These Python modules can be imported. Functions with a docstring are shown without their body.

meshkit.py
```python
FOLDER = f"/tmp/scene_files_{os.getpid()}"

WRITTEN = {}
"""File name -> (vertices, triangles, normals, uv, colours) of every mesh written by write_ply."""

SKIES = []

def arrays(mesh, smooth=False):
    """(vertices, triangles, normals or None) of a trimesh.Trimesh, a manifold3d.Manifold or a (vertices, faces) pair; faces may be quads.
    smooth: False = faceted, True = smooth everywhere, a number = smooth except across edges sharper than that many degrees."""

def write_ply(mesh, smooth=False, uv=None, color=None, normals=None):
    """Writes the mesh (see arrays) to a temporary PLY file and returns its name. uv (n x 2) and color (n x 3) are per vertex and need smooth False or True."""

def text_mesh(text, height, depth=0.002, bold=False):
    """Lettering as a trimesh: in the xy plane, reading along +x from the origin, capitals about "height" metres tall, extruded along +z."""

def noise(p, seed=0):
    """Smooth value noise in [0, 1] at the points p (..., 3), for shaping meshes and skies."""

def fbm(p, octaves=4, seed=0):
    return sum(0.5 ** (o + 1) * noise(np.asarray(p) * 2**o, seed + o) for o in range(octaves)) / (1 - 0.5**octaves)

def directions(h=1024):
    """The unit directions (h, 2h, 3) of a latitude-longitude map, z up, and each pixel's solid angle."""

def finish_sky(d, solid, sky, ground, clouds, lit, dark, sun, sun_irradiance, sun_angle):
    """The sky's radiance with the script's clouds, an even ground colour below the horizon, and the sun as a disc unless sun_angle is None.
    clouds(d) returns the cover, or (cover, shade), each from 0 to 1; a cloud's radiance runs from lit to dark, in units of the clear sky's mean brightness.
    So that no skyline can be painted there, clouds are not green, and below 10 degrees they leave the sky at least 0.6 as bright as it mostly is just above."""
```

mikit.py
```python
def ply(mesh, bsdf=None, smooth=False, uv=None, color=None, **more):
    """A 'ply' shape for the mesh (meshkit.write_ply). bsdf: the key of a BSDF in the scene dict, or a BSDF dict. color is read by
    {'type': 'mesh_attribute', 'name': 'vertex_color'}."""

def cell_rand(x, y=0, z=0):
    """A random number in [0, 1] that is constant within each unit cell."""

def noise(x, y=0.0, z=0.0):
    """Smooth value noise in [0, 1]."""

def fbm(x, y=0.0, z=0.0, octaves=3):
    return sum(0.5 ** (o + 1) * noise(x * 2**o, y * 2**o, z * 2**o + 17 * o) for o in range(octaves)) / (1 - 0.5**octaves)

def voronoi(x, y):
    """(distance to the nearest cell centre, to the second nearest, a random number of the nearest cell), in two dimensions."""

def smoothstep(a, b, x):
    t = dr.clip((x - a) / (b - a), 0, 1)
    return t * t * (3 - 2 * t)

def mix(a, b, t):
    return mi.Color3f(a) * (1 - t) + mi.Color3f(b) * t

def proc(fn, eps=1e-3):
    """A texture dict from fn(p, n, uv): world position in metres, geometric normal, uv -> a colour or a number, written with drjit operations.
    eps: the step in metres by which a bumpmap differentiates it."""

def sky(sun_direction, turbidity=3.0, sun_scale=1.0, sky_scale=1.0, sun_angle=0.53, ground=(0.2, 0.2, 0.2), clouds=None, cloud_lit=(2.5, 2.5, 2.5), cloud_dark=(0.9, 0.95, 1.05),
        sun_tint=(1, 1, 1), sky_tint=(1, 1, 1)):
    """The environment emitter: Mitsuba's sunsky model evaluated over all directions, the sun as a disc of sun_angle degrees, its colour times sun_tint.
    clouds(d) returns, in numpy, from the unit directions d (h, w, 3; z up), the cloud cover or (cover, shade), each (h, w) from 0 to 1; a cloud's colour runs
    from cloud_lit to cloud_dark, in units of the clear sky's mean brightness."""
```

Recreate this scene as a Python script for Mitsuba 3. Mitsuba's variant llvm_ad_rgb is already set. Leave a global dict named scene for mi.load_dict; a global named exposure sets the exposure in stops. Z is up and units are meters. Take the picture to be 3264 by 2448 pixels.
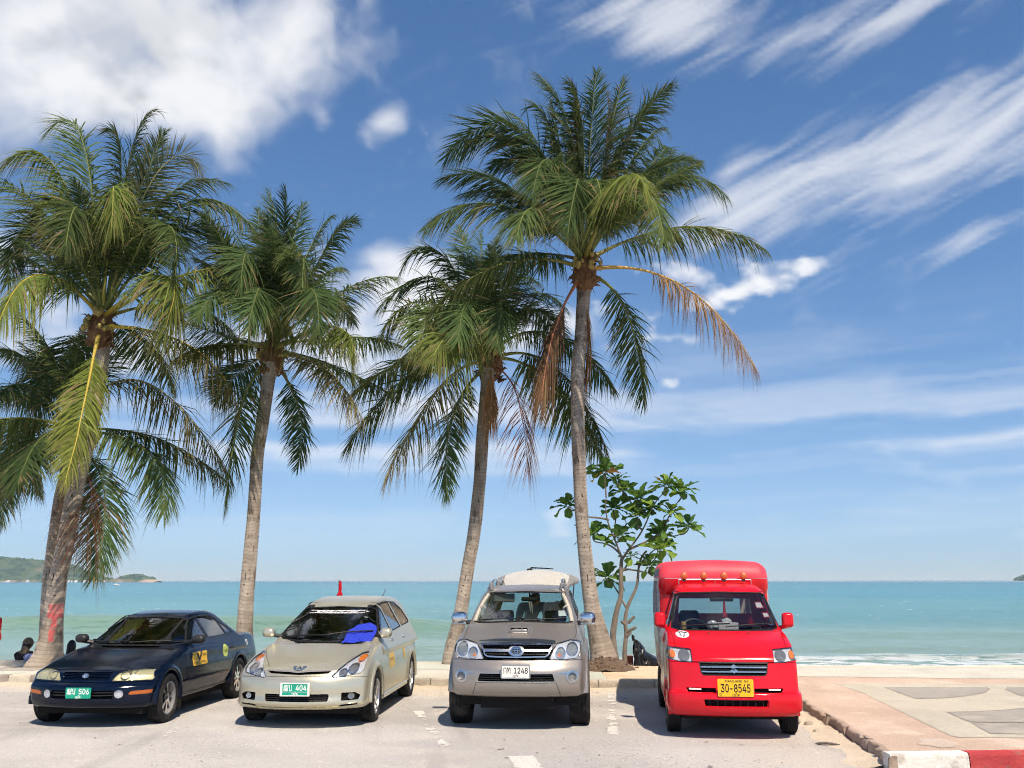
import math, random
import numpy as np, trimesh, manifold3d as m3, shapely, mitsuba as mi, drjit as dr
import mikit, meshkit
from scipy import ndimage, interpolate
from shapely.geometry import Polygon, LineString, Point
from manifold3d import Manifold, CrossSection
T = mi.ScalarTransform4f
rng = np.random.default_rng(7)
scene, labels = {}, {}

# ------------------------------------------------------------------ camera, sky, exposure
EYE = (0.0, 0.0, 1.8)
PITCH = math.radians(12.01)
scene['camera'] = {'type': 'perspective', 'fov': 57.9, 'fov_axis': 'x', 'near_clip': 0.1, 'far_clip': 60000.0,
                   'to_world': T().look_at(origin=EYE, target=(0, math.cos(PITCH), 1.8 + math.sin(PITCH)), up=(0, 0, 1))}
exposure = 1.66


def clouds(d):
    az = np.degrees(np.arctan2(d[..., 0], d[..., 1]))
    el = np.degrees(np.arcsin(np.clip(d[..., 2], -1, 1)))
    ahead = (np.abs(az) < 100) & (el < 72)          # the cloud banks lie over the sea; elsewhere only loose cloud
    loose = np.clip((meshkit.fbm(d * 3.1 + 5, 3, 81) - 0.55) / 0.25, 0, 1) * 0.5
    cover, shade = loose.copy(), np.zeros_like(loose)
    cover[ahead], shade[ahead] = cloud_banks(az[ahead], el[ahead], loose[ahead])
    return cover, shade


def cloud_banks(az, el, loose):
    sm = lambda a, b, t: np.clip((t - a) / (b - a), 0, 1) ** 2 * (3 - 2 * np.clip((t - a) / (b - a), 0, 1))

    def fb(u, v, s, o=5, w=0.0):
        return meshkit.fbm(np.stack([u, v, w + 0 * u], -1), o, s)

    def blob(a0, e0, ra, re, rot=0.0):
        c, s_ = math.cos(math.radians(rot)), math.sin(math.radians(rot))
        da, de = (az - a0) * np.cos(np.radians(el)), el - e0
        return ((da * c + de * s_) / ra) ** 2 + ((-da * s_ + de * c) / re) ** 2

    warp = fb(az / 5, el / 5, 3, 4) - 0.5
    n1 = fb(az / 6.0 + warp, el / 4.5 + warp, 11, 6)
    # heaped cloud, upper left
    m = np.exp(-blob(-19.3, 34, 6.9, 7.4)) * 1.45 + np.exp(-blob(-33, 31, 7.0, 8.0)) * 1.45 + np.exp(-blob(-21, 27, 6, 2.6, 12)) * 0.55 + 1.2 * np.exp(-blob(-36, 50, 24, 13))
    n1b = fb(az / 2.2 + 2 * warp, el / 1.8 + warp, 13, 5)
    cum = sm(0.22, 1.08, np.minimum(m, 1.15) * 0.80 + (n1 - 0.5) * 1.25 + (n1b - 0.5) * 0.35) * 0.96
    # small puffs
    n2 = fb(az / 2.0 + 2 * warp, el / 1.3 + warp, 5, 5)
    m2 = np.exp(-blob(-8.6, 27.6, 1.2, 1.9, -55)) * 0.85 + np.exp(-blob(-12.6, 27.4, 0.8, 1.4, 30)) * 0.65
    puff = sm(0.26, 1.35, m2 + (n2 - 0.5) * 1.0) * 0.75
    # combed high cloud on the right: streaks rising to the right
    c, s_ = math.cos(math.radians(19)), math.sin(math.radians(19))
    u, v = az * c + (el - 20) * s_, -az * s_ + (el - 20) * c
    w2 = fb(u / 9, v / 5, 21, 4) - 0.5
    n3 = fb(u / 5.5 + 1.2 * w2, v / 0.9 + 3.0 * w2, 31, 6)
    n3b = fb(u / 9 + w2, v / 2.2 + 2 * w2, 33, 5)
    m3_ = (0.95 * np.exp(-blob(24, 23.2, 11, 3.1, 15)) + 0.75 * np.exp(-blob(14.5, 21.6, 4.6, 2.2, 22)) + 1.15 * np.exp(-blob(10.5, 33.0, 5.2, 2.2, -4)) + 0.85 * np.exp(-blob(24, 31.8, 9, 2.0, 14))
           + 0.7 * np.exp(-blob(27, 18.6, 5, 0.9, 13)) + 0.5 * np.exp(-blob(33, 22.8, 6, 1.2, 14)) + 0.5 * np.exp(-blob(50, 34, 22, 9, 15)) + 0.35 * np.exp(-blob(2, 34, 6, 3)) + 0.3 * np.exp(-blob(14.5, 24.4, 2.2, .8, 30)))
    n3c = fb(u / 2.6 + 1.5 * w2, v / 0.24 + 3.0 * w2, 35, 4)
    cir = sm(0.26, 1.30, m3_ * 0.92 + (n3 - 0.5) * 0.85 + (n3b - 0.5) * 0.70 + (n3c - 0.5) * 0.42 - 0.06) * 0.64
    # broken low puffs behind the tall palm
    n4 = fb(az / 1.15 + 1.5 * warp, el / 0.55 + warp, 41, 5)
    m4 = (0.95 * np.exp(-blob(14.5, 17.2, 4.0, 0.85, 14)) + 0.9 * np.exp(-blob(10.6, 18.6, 2.6, 0.7, -12)) + 0.7 * np.exp(-blob(15.0, 18.6, 1.1, 0.6, -35)) + 0.75 * np.exp(-blob(18.7, 18.4, 1.3, 0.55, 0))
          + 0.6 * np.exp(-blob(9, 14.3, 3.2, 0.55, 5)) + 0.5 * np.exp(-blob(7.0, 16.2, 4, 1.1)) + 0.55 * np.exp(-blob(9.5, 11.8, 1.6, 0.5)))
    low = sm(0.34, 1.2, m4 * 0.98 + (n4 - 0.5) * 1.25) * 0.92
    n5 = fb(az / 3.4 + warp, el / 1.8 + warp, 51, 5)
    m5 = 1.15 * np.exp(-blob(-6.5, 17.6, 5.5, 3.2, -10)) + 0.75 * np.exp(-blob(-4.0, 10.5, 6.0, 1.0)) + 0.6 * np.exp(-blob(2.5, 15.5, 5.0, 2.0)) + 0.7 * np.exp(-blob(-14, 13.5, 10, 2.2)) + 0.45 * np.exp(-blob(-26, 12, 9, 4)) + 0.6 * np.exp(-blob(-29.5, 17.5, 3.5, 3))
    low2 = sm(0.38, 1.05, m5 + (n5 - 0.5) * 0.9) * 0.85
    # thin layered veil towards the horizon
    n6 = fb(az / 14 + warp, el / 1.1 + warp, 61, 5)
    veil = sm(0.34, 0.85, n6) * 0.50 * np.exp(-((el - 8.5) / 4.8) ** 2) + 0.10 * np.exp(-(el / 7.0) ** 2)
    n7 = fb(az / 2.2, el / 0.7, 71, 5)
    tiny = sm(0.55, 1.0, 0.6 * np.exp(-blob(22.3, 2.6, 3.0, 0.8)) + 0.55 * np.exp(-blob(28.0, 2.2, 2.2, 0.7)) + 0.75 * np.exp(-blob(2.9, 3.6, 1.4, 2.2)) + 0.5 * np.exp(-blob(3.2, 7.0, 1.3, 1.2)) + (n7 - 0.5) * 0.9) * 0.4
    far = loose * sm(42, 90, np.abs(az) + np.clip(el - 30, 0, 60))
    cover = 1 - (1 - cum) * (1 - puff) * (1 - cir) * (1 - low) * (1 - low2) * (1 - veil) * (1 - tiny) * (1 - far)
    shade = np.clip(cum * (0.15 + 1.15 * sm(0.42, 0.68, fb(az / 5, el / 3.2 + 0.5, 91, 5)) * sm(36, 24, el)), 0, 1) * 0.75
    return cover, shade


SUN = (0.255, -0.73, 1.0)
scene['sky_light'] = mikit.sky(SUN, turbidity=2.6, sun_scale=1.18, sky_scale=1.0, sun_tint=(0.98, 1.0, 1.045), clouds=clouds, cloud_lit=(3.5, 3.52, 3.58), cloud_dark=(1.35, 1.48, 1.65), sky_tint=(0.83, 0.985, 1.12))


# ------------------------------------------------------------------ helpers
def tag(key, label=None, cat=None, group=None, kind=None):
    d = {k: v for k, v in (('label', label), ('category', cat), ('group', group), ('kind', kind)) if v}
    labels[key] = d
    return key


used = {}


def numbered(name):
    n = used.get(name, 0)
    used[name] = n + 1
    return name if n == 0 else f'{name}_{n:03d}'


def obj(name, mesh, bsdf, parent=None, smooth=False, to_world=None, **kw):
    """one entry of the scene; its key is the parent's key + '__' + name (numbered when taken)"""
    key = numbered((parent + '__' if parent else '') + name)
    d = mikit.ply(mesh, bsdf, smooth=smooth, **kw)
    if to_world is not None:
        d['to_world'] = to_world
    scene[key] = d
    return key


def thing(name, label, cat, group=None):
    return tag(numbered(name), label, cat, group)


def rgb(*c):
    return {'type': 'rgb', 'value': [float(x) for x in c]}


def prin(key, color, rough=0.5, metal=0.0, **kw):
    two = kw.pop('two', True)
    c = rgb(*color) if isinstance(color, (tuple, list)) else color
    b = {'type': 'principled', 'base_color': c, 'roughness': rough, 'metallic': metal, **kw}
    scene[key] = {'type': 'twosided', 'bsdf': b} if two else b
    return key


def bumped(key, inner, fn, eps=2e-3):
    b = scene[inner] if isinstance(inner, str) else inner
    if b['type'] == 'twosided':
        b = b['bsdf']
    scene[key] = {'type': 'twosided', 'bsdf': {'type': 'bumpmap', 'arbitrary': mikit.proc(fn, eps), 'scale': 1.0, 'bsdf': b}}
    return key


def cat_mesh(ms):
    return trimesh.util.concatenate(ms)


def box(x0, x1, y0, y1, z0, z1):
    m = trimesh.creation.box((x1 - x0, y1 - y0, z1 - z0))
    m.apply_translation(((x0 + x1) / 2, (y0 + y1) / 2, (z0 + z1) / 2))
    return m


def rbox(x0, x1, y0, y1, z0, z1, r=0.02, n=6):
    """box with rounded edges: hull of eight little balls"""
    s = Manifold.sphere(r, n * 4 if n < 4 else 16)
    ps = [s.translate((x, y, z)) for x in (x0 + r, x1 - r) for y in (y0 + r, y1 - r) for z in (z0 + r, z1 - r)]
    return tm(Manifold.batch_hull(ps))


def tm(man):
    m = man.to_mesh()
    return trimesh.Trimesh(np.asarray(m.vert_properties[:, :3], float), np.asarray(m.tri_verts), process=False)


def man(mesh):
    return Manifold(m3.Mesh(vert_properties=np.asarray(mesh.vertices, np.float32), tri_verts=np.asarray(mesh.faces, np.uint32)))


def tube(pts, rad, n=8, cap=True):
    """tube along the polyline with a radius per point (parallel transport frame)"""
    p = np.asarray(pts, float)
    r = np.broadcast_to(np.asarray(rad, float), (len(p),))
    t = np.gradient(p, axis=0)
    t /= np.linalg.norm(t, axis=1, keepdims=True) + 1e-12
    a = np.cross(t[0], [0.3, 0.1, 0.9] if abs(t[0][2]) < 0.9 else [1, 0.2, 0])
    a /= np.linalg.norm(a)
    ang = np.arange(n) * 2 * np.pi / n
    V = []
    for i in range(len(p)):
        a = a - t[i] * (a @ t[i])
        a /= np.linalg.norm(a)
        b = np.cross(t[i], a)
        V.append(p[i] + r[i] * (np.cos(ang)[:, None] * a + np.sin(ang)[:, None] * b))
    V = np.vstack(V)
    F = []
    for i in range(len(p) - 1):
        for j in range(n):
            k = (j + 1) % n
            F += [[i * n + j, i * n + k, (i + 1) * n + k], [i * n + j, (i + 1) * n + k, (i + 1) * n + j]]
    if cap:
        V = np.vstack([V, p[0], p[-1]])
        c0, c1, o = len(V) - 2, len(V) - 1, (len(p) - 1) * n
        for j in range(n):
            k = (j + 1) % n
            F += [[c0, k, j], [c1, o + j, o + k]]
    return trimesh.Trimesh(V, np.array(F), process=False)


def spline(pts, n, k=3):
    p = np.asarray(pts, float)
    d = np.r_[0, np.cumsum(np.linalg.norm(np.diff(p[:, :3], axis=0), axis=1))]
    return interpolate.make_interp_spline(d / d[-1], p, k=min(k, len(p) - 1))(np.linspace(0, 1, n))


def sheet(poly, z, sub=None):
    """flat polygon at height z"""
    poly = poly if hasattr(poly, 'geoms') or hasattr(poly, 'exterior') else Polygon(poly)
    out = []
    for g in getattr(poly, 'geoms', [poly]):
        v, f = trimesh.creation.triangulate_polygon(g, engine='earcut')
        f = np.asarray(f)
        a, b, c = v[f[:, 0]], v[f[:, 1]], v[f[:, 2]]
        flip = ((b - a)[:, 0] * (c - a)[:, 1] - (b - a)[:, 1] * (c - a)[:, 0]) < 0
        f[flip] = f[flip][:, ::-1]
        out.append(trimesh.Trimesh(np.c_[v, np.full(len(v), z)], f, process=False))
    return cat_mesh(out)


def prism(poly, z0, z1):
    """closed slab between z0 and z1"""
    poly = poly if hasattr(poly, 'exterior') else Polygon(poly)
    m = trimesh.creation.extrude_polygon(poly, z1 - z0, engine='earcut')
    m.apply_translation((0, 0, z0))
    return m


def ragged(poly, amp, step, seed=0, freq=8.0):
    """polygon with an uneven outline"""
    poly = poly if hasattr(poly, 'exterior') else Polygon(poly)
    L = poly.exterior.length
    n = max(12, int(L / step))
    pts = np.array([poly.exterior.interpolate(L * i / n).coords[0] for i in range(n)])
    o = meshkit.fbm(np.c_[pts * freq, np.full(n, seed * 3.7)], 3, seed) - 0.5
    o2 = meshkit.fbm(np.c_[pts * freq, np.full(n, seed * 3.7 + 50)], 3, seed + 9) - 0.5
    q = Polygon(pts + 2 * amp * np.c_[o, o2]).buffer(0)
    return max(q.geoms, key=lambda g: g.area) if hasattr(q, 'geoms') else q


N, FB, SS, MX = mikit.noise, mikit.fbm, mikit.smoothstep, mikit.mix

# ------------------------------------------------------------------ the setting: ground
def asphalt_color(p, n, uv):
    big = FB(p.x * 0.5, p.y * 0.9, 3.0, 4)
    sand = SS(0.35, 0.8, FB(p.x * 1.1, p.y * 2.2, 9.0, 4) * 0.9 + SS(14.2, 16.9, p.y + 0.08 * p.x) * 0.75 - 0.22)
    side = SS(1.6, 0.2, dr.abs(p.x - (3.15 + (p.y - 9.5) * 0.1)) + 0.5 * FB(p.x * 2, p.y * 2, 4.0, 3)) * SS(15.0, 13.4, p.y)
    sand = dr.maximum(sand, side * (0.45 + 0.5 * FB(p.x * 3, p.y * 3, 8.0, 3)))
    c = MX((0.315, 0.306, 0.300), (0.378, 0.368, 0.360), SS(0.3, 0.7, big))
    streak = SS(0.55, 0.8, FB(p.x * 0.35, p.y * 2.6, 31.0, 3))
    c = MX(c, (0.385, 0.373, 0.360), streak * 0.5)
    c = MX(c, (0.45, 0.40, 0.33), sand * 0.7)
    grit = N(p.x * 95, p.y * 95, 0.0)
    c = c * (0.86 + 0.28 * grit)
    dark = SS(0.80, 0.88, N(p.x * 38, p.y * 38, 5.0)) * SS(0.45, 0.65, FB(p.x * 0.9, p.y * 0.9, 12.0, 3))
    pale = SS(0.90, 0.95, N(p.x * 30, p.y * 30, 7.0))
    oil = SS(0.66, 0.78, FB(p.x * 0.8 + 5, p.y * 0.55, 77.0, 4))
    return MX(MX(c, (0.12, 0.11, 0.10), dark * 0.5), (0.6, 0.57, 0.52), pale * 0.5) * (1 - 0.10 * oil) * (1 - 0.13 * SS(.55, .75, FB(p.x * 2.6 + .3 * p.y, p.y * .22, 51.0, 3)))


def asphalt_bump(p, n, uv):
    return 0.004 * N(p.x * 55, p.y * 55, 2.0) + 0.006 * FB(p.x * 9, p.y * 9, 1.0, 2)


prin('asphalt_base', mikit.proc(asphalt_color), 0.85, specular=0.3)
bumped('asphalt', 'asphalt_base', asphalt_bump)
g = np.linspace(-60, 60, 61)
obj('parking_ground', sheet([(-70, -30), (70, -30), (70, 9.4), (3.9, 9.4), (4.5, 16.1), (-70, 22.0)], 0.0), 'asphalt')
tag('parking_ground', 'sun bleached grey asphalt of the parking area, sandy near the kerb', 'ground', kind='structure')

# pavement: main body below the slabs
KL = lambda x: 16.43 - 0.082 * (x - 1.44)      # the kerb's face along the beach pavement
EDGE = [(-70, 24.0), (-25, 21.2), (-11, 20.64), (-1.6, 20.3), (1.8, 20.02), (5.8, 19.22), (10.0, 18.92), (20, 18.5), (70, 17.0)]


def concrete(c0, c1, key, stain=(0.16, 0.14, 0.11), amt=0.5, sc=1.0):
    def fn(p, n, uv):
        a = FB(p.x * 1.3 * sc, p.y * 1.3 * sc, p.z * 4, 4)
        c = MX(c0, c1, SS(0.3, 0.7, a))
        st = SS(0.56, 0.80, FB(p.x * 3.1 * sc + 7, p.y * 3.1 * sc, p.z * 6 + 2, 4))
        c = MX(c, stain, st * amt)
        return c * (0.88 + 0.24 * N(p.x * 70, p.y * 70, p.z * 70))
    prin(key + '_flat', mikit.proc(fn), 0.8, specular=0.3)
    return bumped(key, key + '_flat', rough_bump)


def rough_bump(p, n, uv):
    return 0.003 * N(p.x * 45, p.y * 45, p.z * 45) + 0.012 * FB(p.x * 7, p.y * 7, p.z * 7, 3)


concrete((0.34, 0.31, 0.26), (0.45, 0.41, 0.34), 'kerb_concrete', stain=(0.20, 0.16, 0.12), amt=0.75, sc=2.0)
concrete((0.24, 0.21, 0.185), (0.33, 0.29, 0.25), 'kerb_dirty', stain=(0.15, 0.12, 0.10), amt=0.8, sc=2.0)
concrete((0.48, 0.44, 0.35), (0.58, 0.53, 0.43), 'kerb_pale', stain=(0.35, 0.28, 0.2), amt=0.5, sc=2.0)
concrete((0.62, 0.60, 0.55), (0.70, 0.68, 0.64), 'kerb_white_paint', stain=(0.30, 0.26, 0.22), amt=0.6, sc=2.4)
concrete((0.38, 0.045, 0.05), (0.48, 0.07, 0.07), 'kerb_red_paint', stain=(0.22, 0.12, 0.10), amt=0.7, sc=2.4)
concrete((0.387, 0.295, 0.233), (0.449, 0.348, 0.282), 'red_brown_concrete', stain=(0.50, 0.42, 0.34), amt=0.7, sc=0.8)
concrete((0.352, 0.334, 0.277), (0.414, 0.387, 0.321), 'pale_concrete', stain=(0.36, 0.33, 0.27), amt=0.6, sc=0.8)
concrete((0.238, 0.224, 0.202), (0.290, 0.273, 0.246), 'grey_concrete', stain=(0.40, 0.37, 0.31), amt=0.5, sc=0.8)
concrete((0.352, 0.374, 0.330), (0.414, 0.431, 0.378), 'greenish_slab', stain=(0.36, 0.355, 0.30), amt=0.6)
concrete((0.440, 0.343, 0.238), (0.493, 0.396, 0.286), 'ochre_slab', stain=(0.42, 0.35, 0.27), amt=0.5)
concrete((0.387, 0.378, 0.334), (0.449, 0.440, 0.387), 'whitish_slab', stain=(0.40, 0.375, 0.32), amt=0.5)

concrete((0.396, 0.326, 0.264), (0.440, 0.370, 0.308), 'mortar', stain=(0.46, 0.36, 0.29), amt=0.8)
pave_poly = [(-70, KL(-70) + .16), (4.42, KL(4.36) + .16), (3.75, 9.64), (70, 10.9)] + EDGE[::-1]
obj('pavement', prism(pave_poly, -0.6, 0.138), 'pale_concrete')
tag('pavement', 'raised beach pavement of coloured concrete and stone slabs', 'pavement', kind='structure')

# kerb stones along the beach pavement and down the right hand bay
kr = np.random.default_rng(5)


concrete((0.33, 0.255, 0.20), (0.42, 0.33, 0.265), 'kerb_brown', stain=(0.20, 0.15, 0.12), amt=0.7, sc=2.0)


def kerb_block(a, b, w=0.17, h=0.15, mat='kerb_concrete', wob=0.012, seed=0, notch=0.0):
    """a stone from a to b, its face on that line, its body to the left of a->b"""
    a, b = np.array(a, float), np.array(b, float)
    L = np.linalg.norm(b - a)
    d = (b - a) / L
    nrm = np.array([-d[1], d[0]])
    nu = max(3, int(L / 0.06))
    us = np.linspace(0.004, L - 0.004, nu)
    sec = [(0, -0.08), (0.0, 0.35 * h), (0.003, 0.8 * h), (0.012, 0.94 * h), (0.03, h), (w * 0.6, h + .002), (w, h), (w, -0.08)]
    V = []
    for u in us:
        for (o, z) in sec:
            V.append((*(a + d * u + nrm * o), z))
    V = np.array(V).reshape(nu, len(sec), 3)
    fx = meshkit.fbm(V.reshape(-1, 3) * 9 + seed, 3, seed).reshape(nu, len(sec)) - 0.5
    V[:, 1:5, :2] += (nrm * 1.0)[None, None] * (np.clip(fx[:, 1:5], -0.25, 1) * wob * 4)[..., None] + nrm * wob * .6
    V[:, 3:7, 2] += fx[:, 3:7] * wob * 1.2
    if notch:
        c = np.abs(us - L * 0.8) < notch
        V[c, 2:6, :2] += nrm * 0.05
        V[c, 3:6, 2] -= 0.05
    V[0, :, :2] += d * 0.004
    k = len(sec)
    F = [[i * k + j, (i + 1) * k + j, (i + 1) * k + j + 1, i * k + j + 1] for i in range(nu - 1) for j in range(k - 1)]
    F = [f for q in F for f in ([q[0], q[1], q[2]], [q[0], q[2], q[3]])]
    for i0, s in ((0, 1), ((nu - 1) * k, -1)):
        F += [[i0, i0 + j, i0 + j + 1][::s] for j in range(1, k - 1)]
    m = trimesh.Trimesh(V.reshape(-1, 3), np.array(F), process=False)
    m.fix_normals()
    return obj('kerb__stone', m, mat, smooth=35)


tag('kerb', 'kerb of worn concrete stones round the pavement, banded red and white at the right', 'kerb')
x = -24.0
i = 0
while x < 4.3:
    left = x < -5.5
    L = 0.405 if left else 0.98 + kr.uniform(-.05, .05)
    x1 = min(x + L, 4.36)
    mat = ('kerb_pale' if i % 2 else 'kerb_dirty') if left else 'kerb_concrete'
    kerb_block((x, KL(x)), (x1, KL(x1)), mat=mat, seed=i)
    x, i = x1, i + 1
RA, RB = np.array([4.36, KL(4.36)]), np.array([3.66, 9.52])
ts = [0, .16, .31, .45, .60, .715, .86, .925, 1.0]
for j in range(len(ts) - 1):
    a, b = RA + (RB - RA) * ts[j], RA + (RB - RA) * ts[j + 1]
    off = kr.uniform(-.02, .02, 2)
    kerb_block(a + off, b + off, mat='kerb_brown', w=.09, wob=0.018, seed=60 + j, notch=0.08 if j in (3, 5) else 0, h=0.142 + kr.uniform(-.010, .006))
x = 3.66
for j in range(14):
    L = 0.80
    kerb_block((x, 9.52 + 0.07 * (x - 3.66)), (x + L, 9.52 + 0.07 * (x + L - 3.66)), mat='kerb_white_paint' if j % 2 == 0 else 'kerb_red_paint', seed=90 + j, wob=0.010, h=0.155)
    x += L

# coloured concrete fields on the right, each a thin sheet above the last
rb = Polygon([(4.40, 15.98), (3.755, 9.66), (30, 11.5), (30, 18.0), (9.9, 18.88), (5.8, 19.15), (4.4, 19.4)])
obj('pavement__red_brown_field', sheet(ragged(rb, 0.01, .3, 1), 0.142), 'red_brown_concrete')
pb = Polygon([(5.33, 15.91), (5.29, 14.59), (4.78, 10.59), (5.52, 10.55), (14, 10.9), (14, 15.9), (8.42, 15.91)])
obj('pavement__pale_field', sheet(ragged(pb, 0.02, .15, 2, 4), 0.146), 'pale_concrete')
obj('pavement__pale_strip', sheet(ragged(Polygon([(4.2, 17.35), (5.08, 17.14), (7.2, 16.85), (8.83, 16.70), (30, 15.9), (30, 17.8), (9.9, 18.80), (5.8, 19.1), (4.2, 19.3)]), 0.012, .2, 3), 0.146), 'whitish_slab')


def smooth_poly(pts, n=12, closed=True):
    p = np.array(pts + pts[:1], float)
    return p


leafs = [[(5.91, 15.35), (5.84, 14.6), (5.78, 13.89), (6.05, 13.93), (6.26, 14.0), (6.6, 14.18), (6.87, 14.41), (7.15, 14.68), (7.33, 14.94), (7.47, 15.15), (7.5, 15.35)],
         [(5.59, 12.51), (5.53, 12.1), (5.48, 11.68), (6.2, 11.66), (7.4, 11.66), (7.6, 13.6), (7.2, 13.2), (6.83, 12.92), (6.5, 12.75), (6.27, 12.66), (5.95, 12.57)],
         [(5.46, 11.60), (5.37, 11.2), (5.28, 10.80), (5.9, 10.78), (6.2, 10.78), (6.6, 10.9), (7.2, 11.58)],
         [(7.84, 15.33), (7.66, 15.05), (7.60, 14.76), (7.52, 14.45), (7.47, 14.15), (9.2, 14.1), (9.3, 15.33)]]
for q in leafs:
    obj('pavement__leaf_panel', sheet(ragged(Polygon(q), 0.012, .08, 4, 6), 0.151), 'grey_concrete')
    ring = ragged(Polygon(q), 0.012, .08, 4, 6)
    jl = LineString(list(ring.exterior.coords)[:len(list(ring.exterior.coords)) // 2]).buffer(0.013)
    obj('pavement__joint', sheet(jl, 0.1535), 'kerb_dirty')
obj('pavement__mortar_patch', sheet(ragged(Polygon([(4.22, 10.15), (4.35, 10.5), (4.6, 10.52), (4.68, 10.3), (4.5, 10.0), (4.33, 9.97)]), .09, .02, 6, 9), 0.1465), 'mortar')

# stone slabs of the walk, laid in rows along the kerb
def slab_row(o0, o1, xs, cols, seed):
    for k in range(len(xs) - 1):
        x0, x1 = xs[k] + .006, xs[k + 1] - .006
        sh = kr.uniform(-.04, .04, 2)
        q = [(x0, KL(x0) + o0), (x1, KL(x1) + o0), (x1 + .08 * (o1 - o0), KL(x1) + o1), (x0 + .08 * (o1 - o0), KL(x0) + o1)]
        t = float(kr.uniform(-.003, .003))
        m = prism(Polygon(q).buffer(-.004, join_style=2), 0.10, 0.15 + t)
        obj('pavement__slab', m, cols[k % len(cols)])


GS, OS, WS = 'greenish_slab', 'ochre_slab', 'whitish_slab'
xs = list(np.arange(-24, -7, 1.0)) + [-6.6, -5.5, -4.4, -3.3, -2.2, -1.1, 0.0, 1.02, 1.62, 2.98, 4.0]
slab_row(0.18, 0.78, xs, [WS, GS, WS, GS, WS, GS, WS, GS, WS, GS, WS, GS, WS, WS, GS, WS, WS, GS, GS, GS, GS, WS, GS, GS, GS, OS, GS], 1)
slab_row(0.79, 1.75, xs, [WS, GS, GS, 'grey_concrete', WS, GS, WS, 'grey_concrete', WS, GS, WS, 'grey_concrete', GS, WS, 'grey_concrete', WS, WS, GS, GS, GS, GS, WS, GS, WS, GS, OS, GS], 2)
slab_row(1.76, 3.05, xs, [WS, 'grey_concrete', WS, GS, WS, GS, 'grey_concrete', GS, WS, GS, WS, WS, 'grey_concrete', 'grey_concrete', WS, GS, GS, GS, GS, WS, GS, GS, GS, WS, GS, OS, GS], 3)

# worn parking lines: what is left of the paint
prin('line_paint', (0.53, 0.52, 0.495), 0.7)


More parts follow.
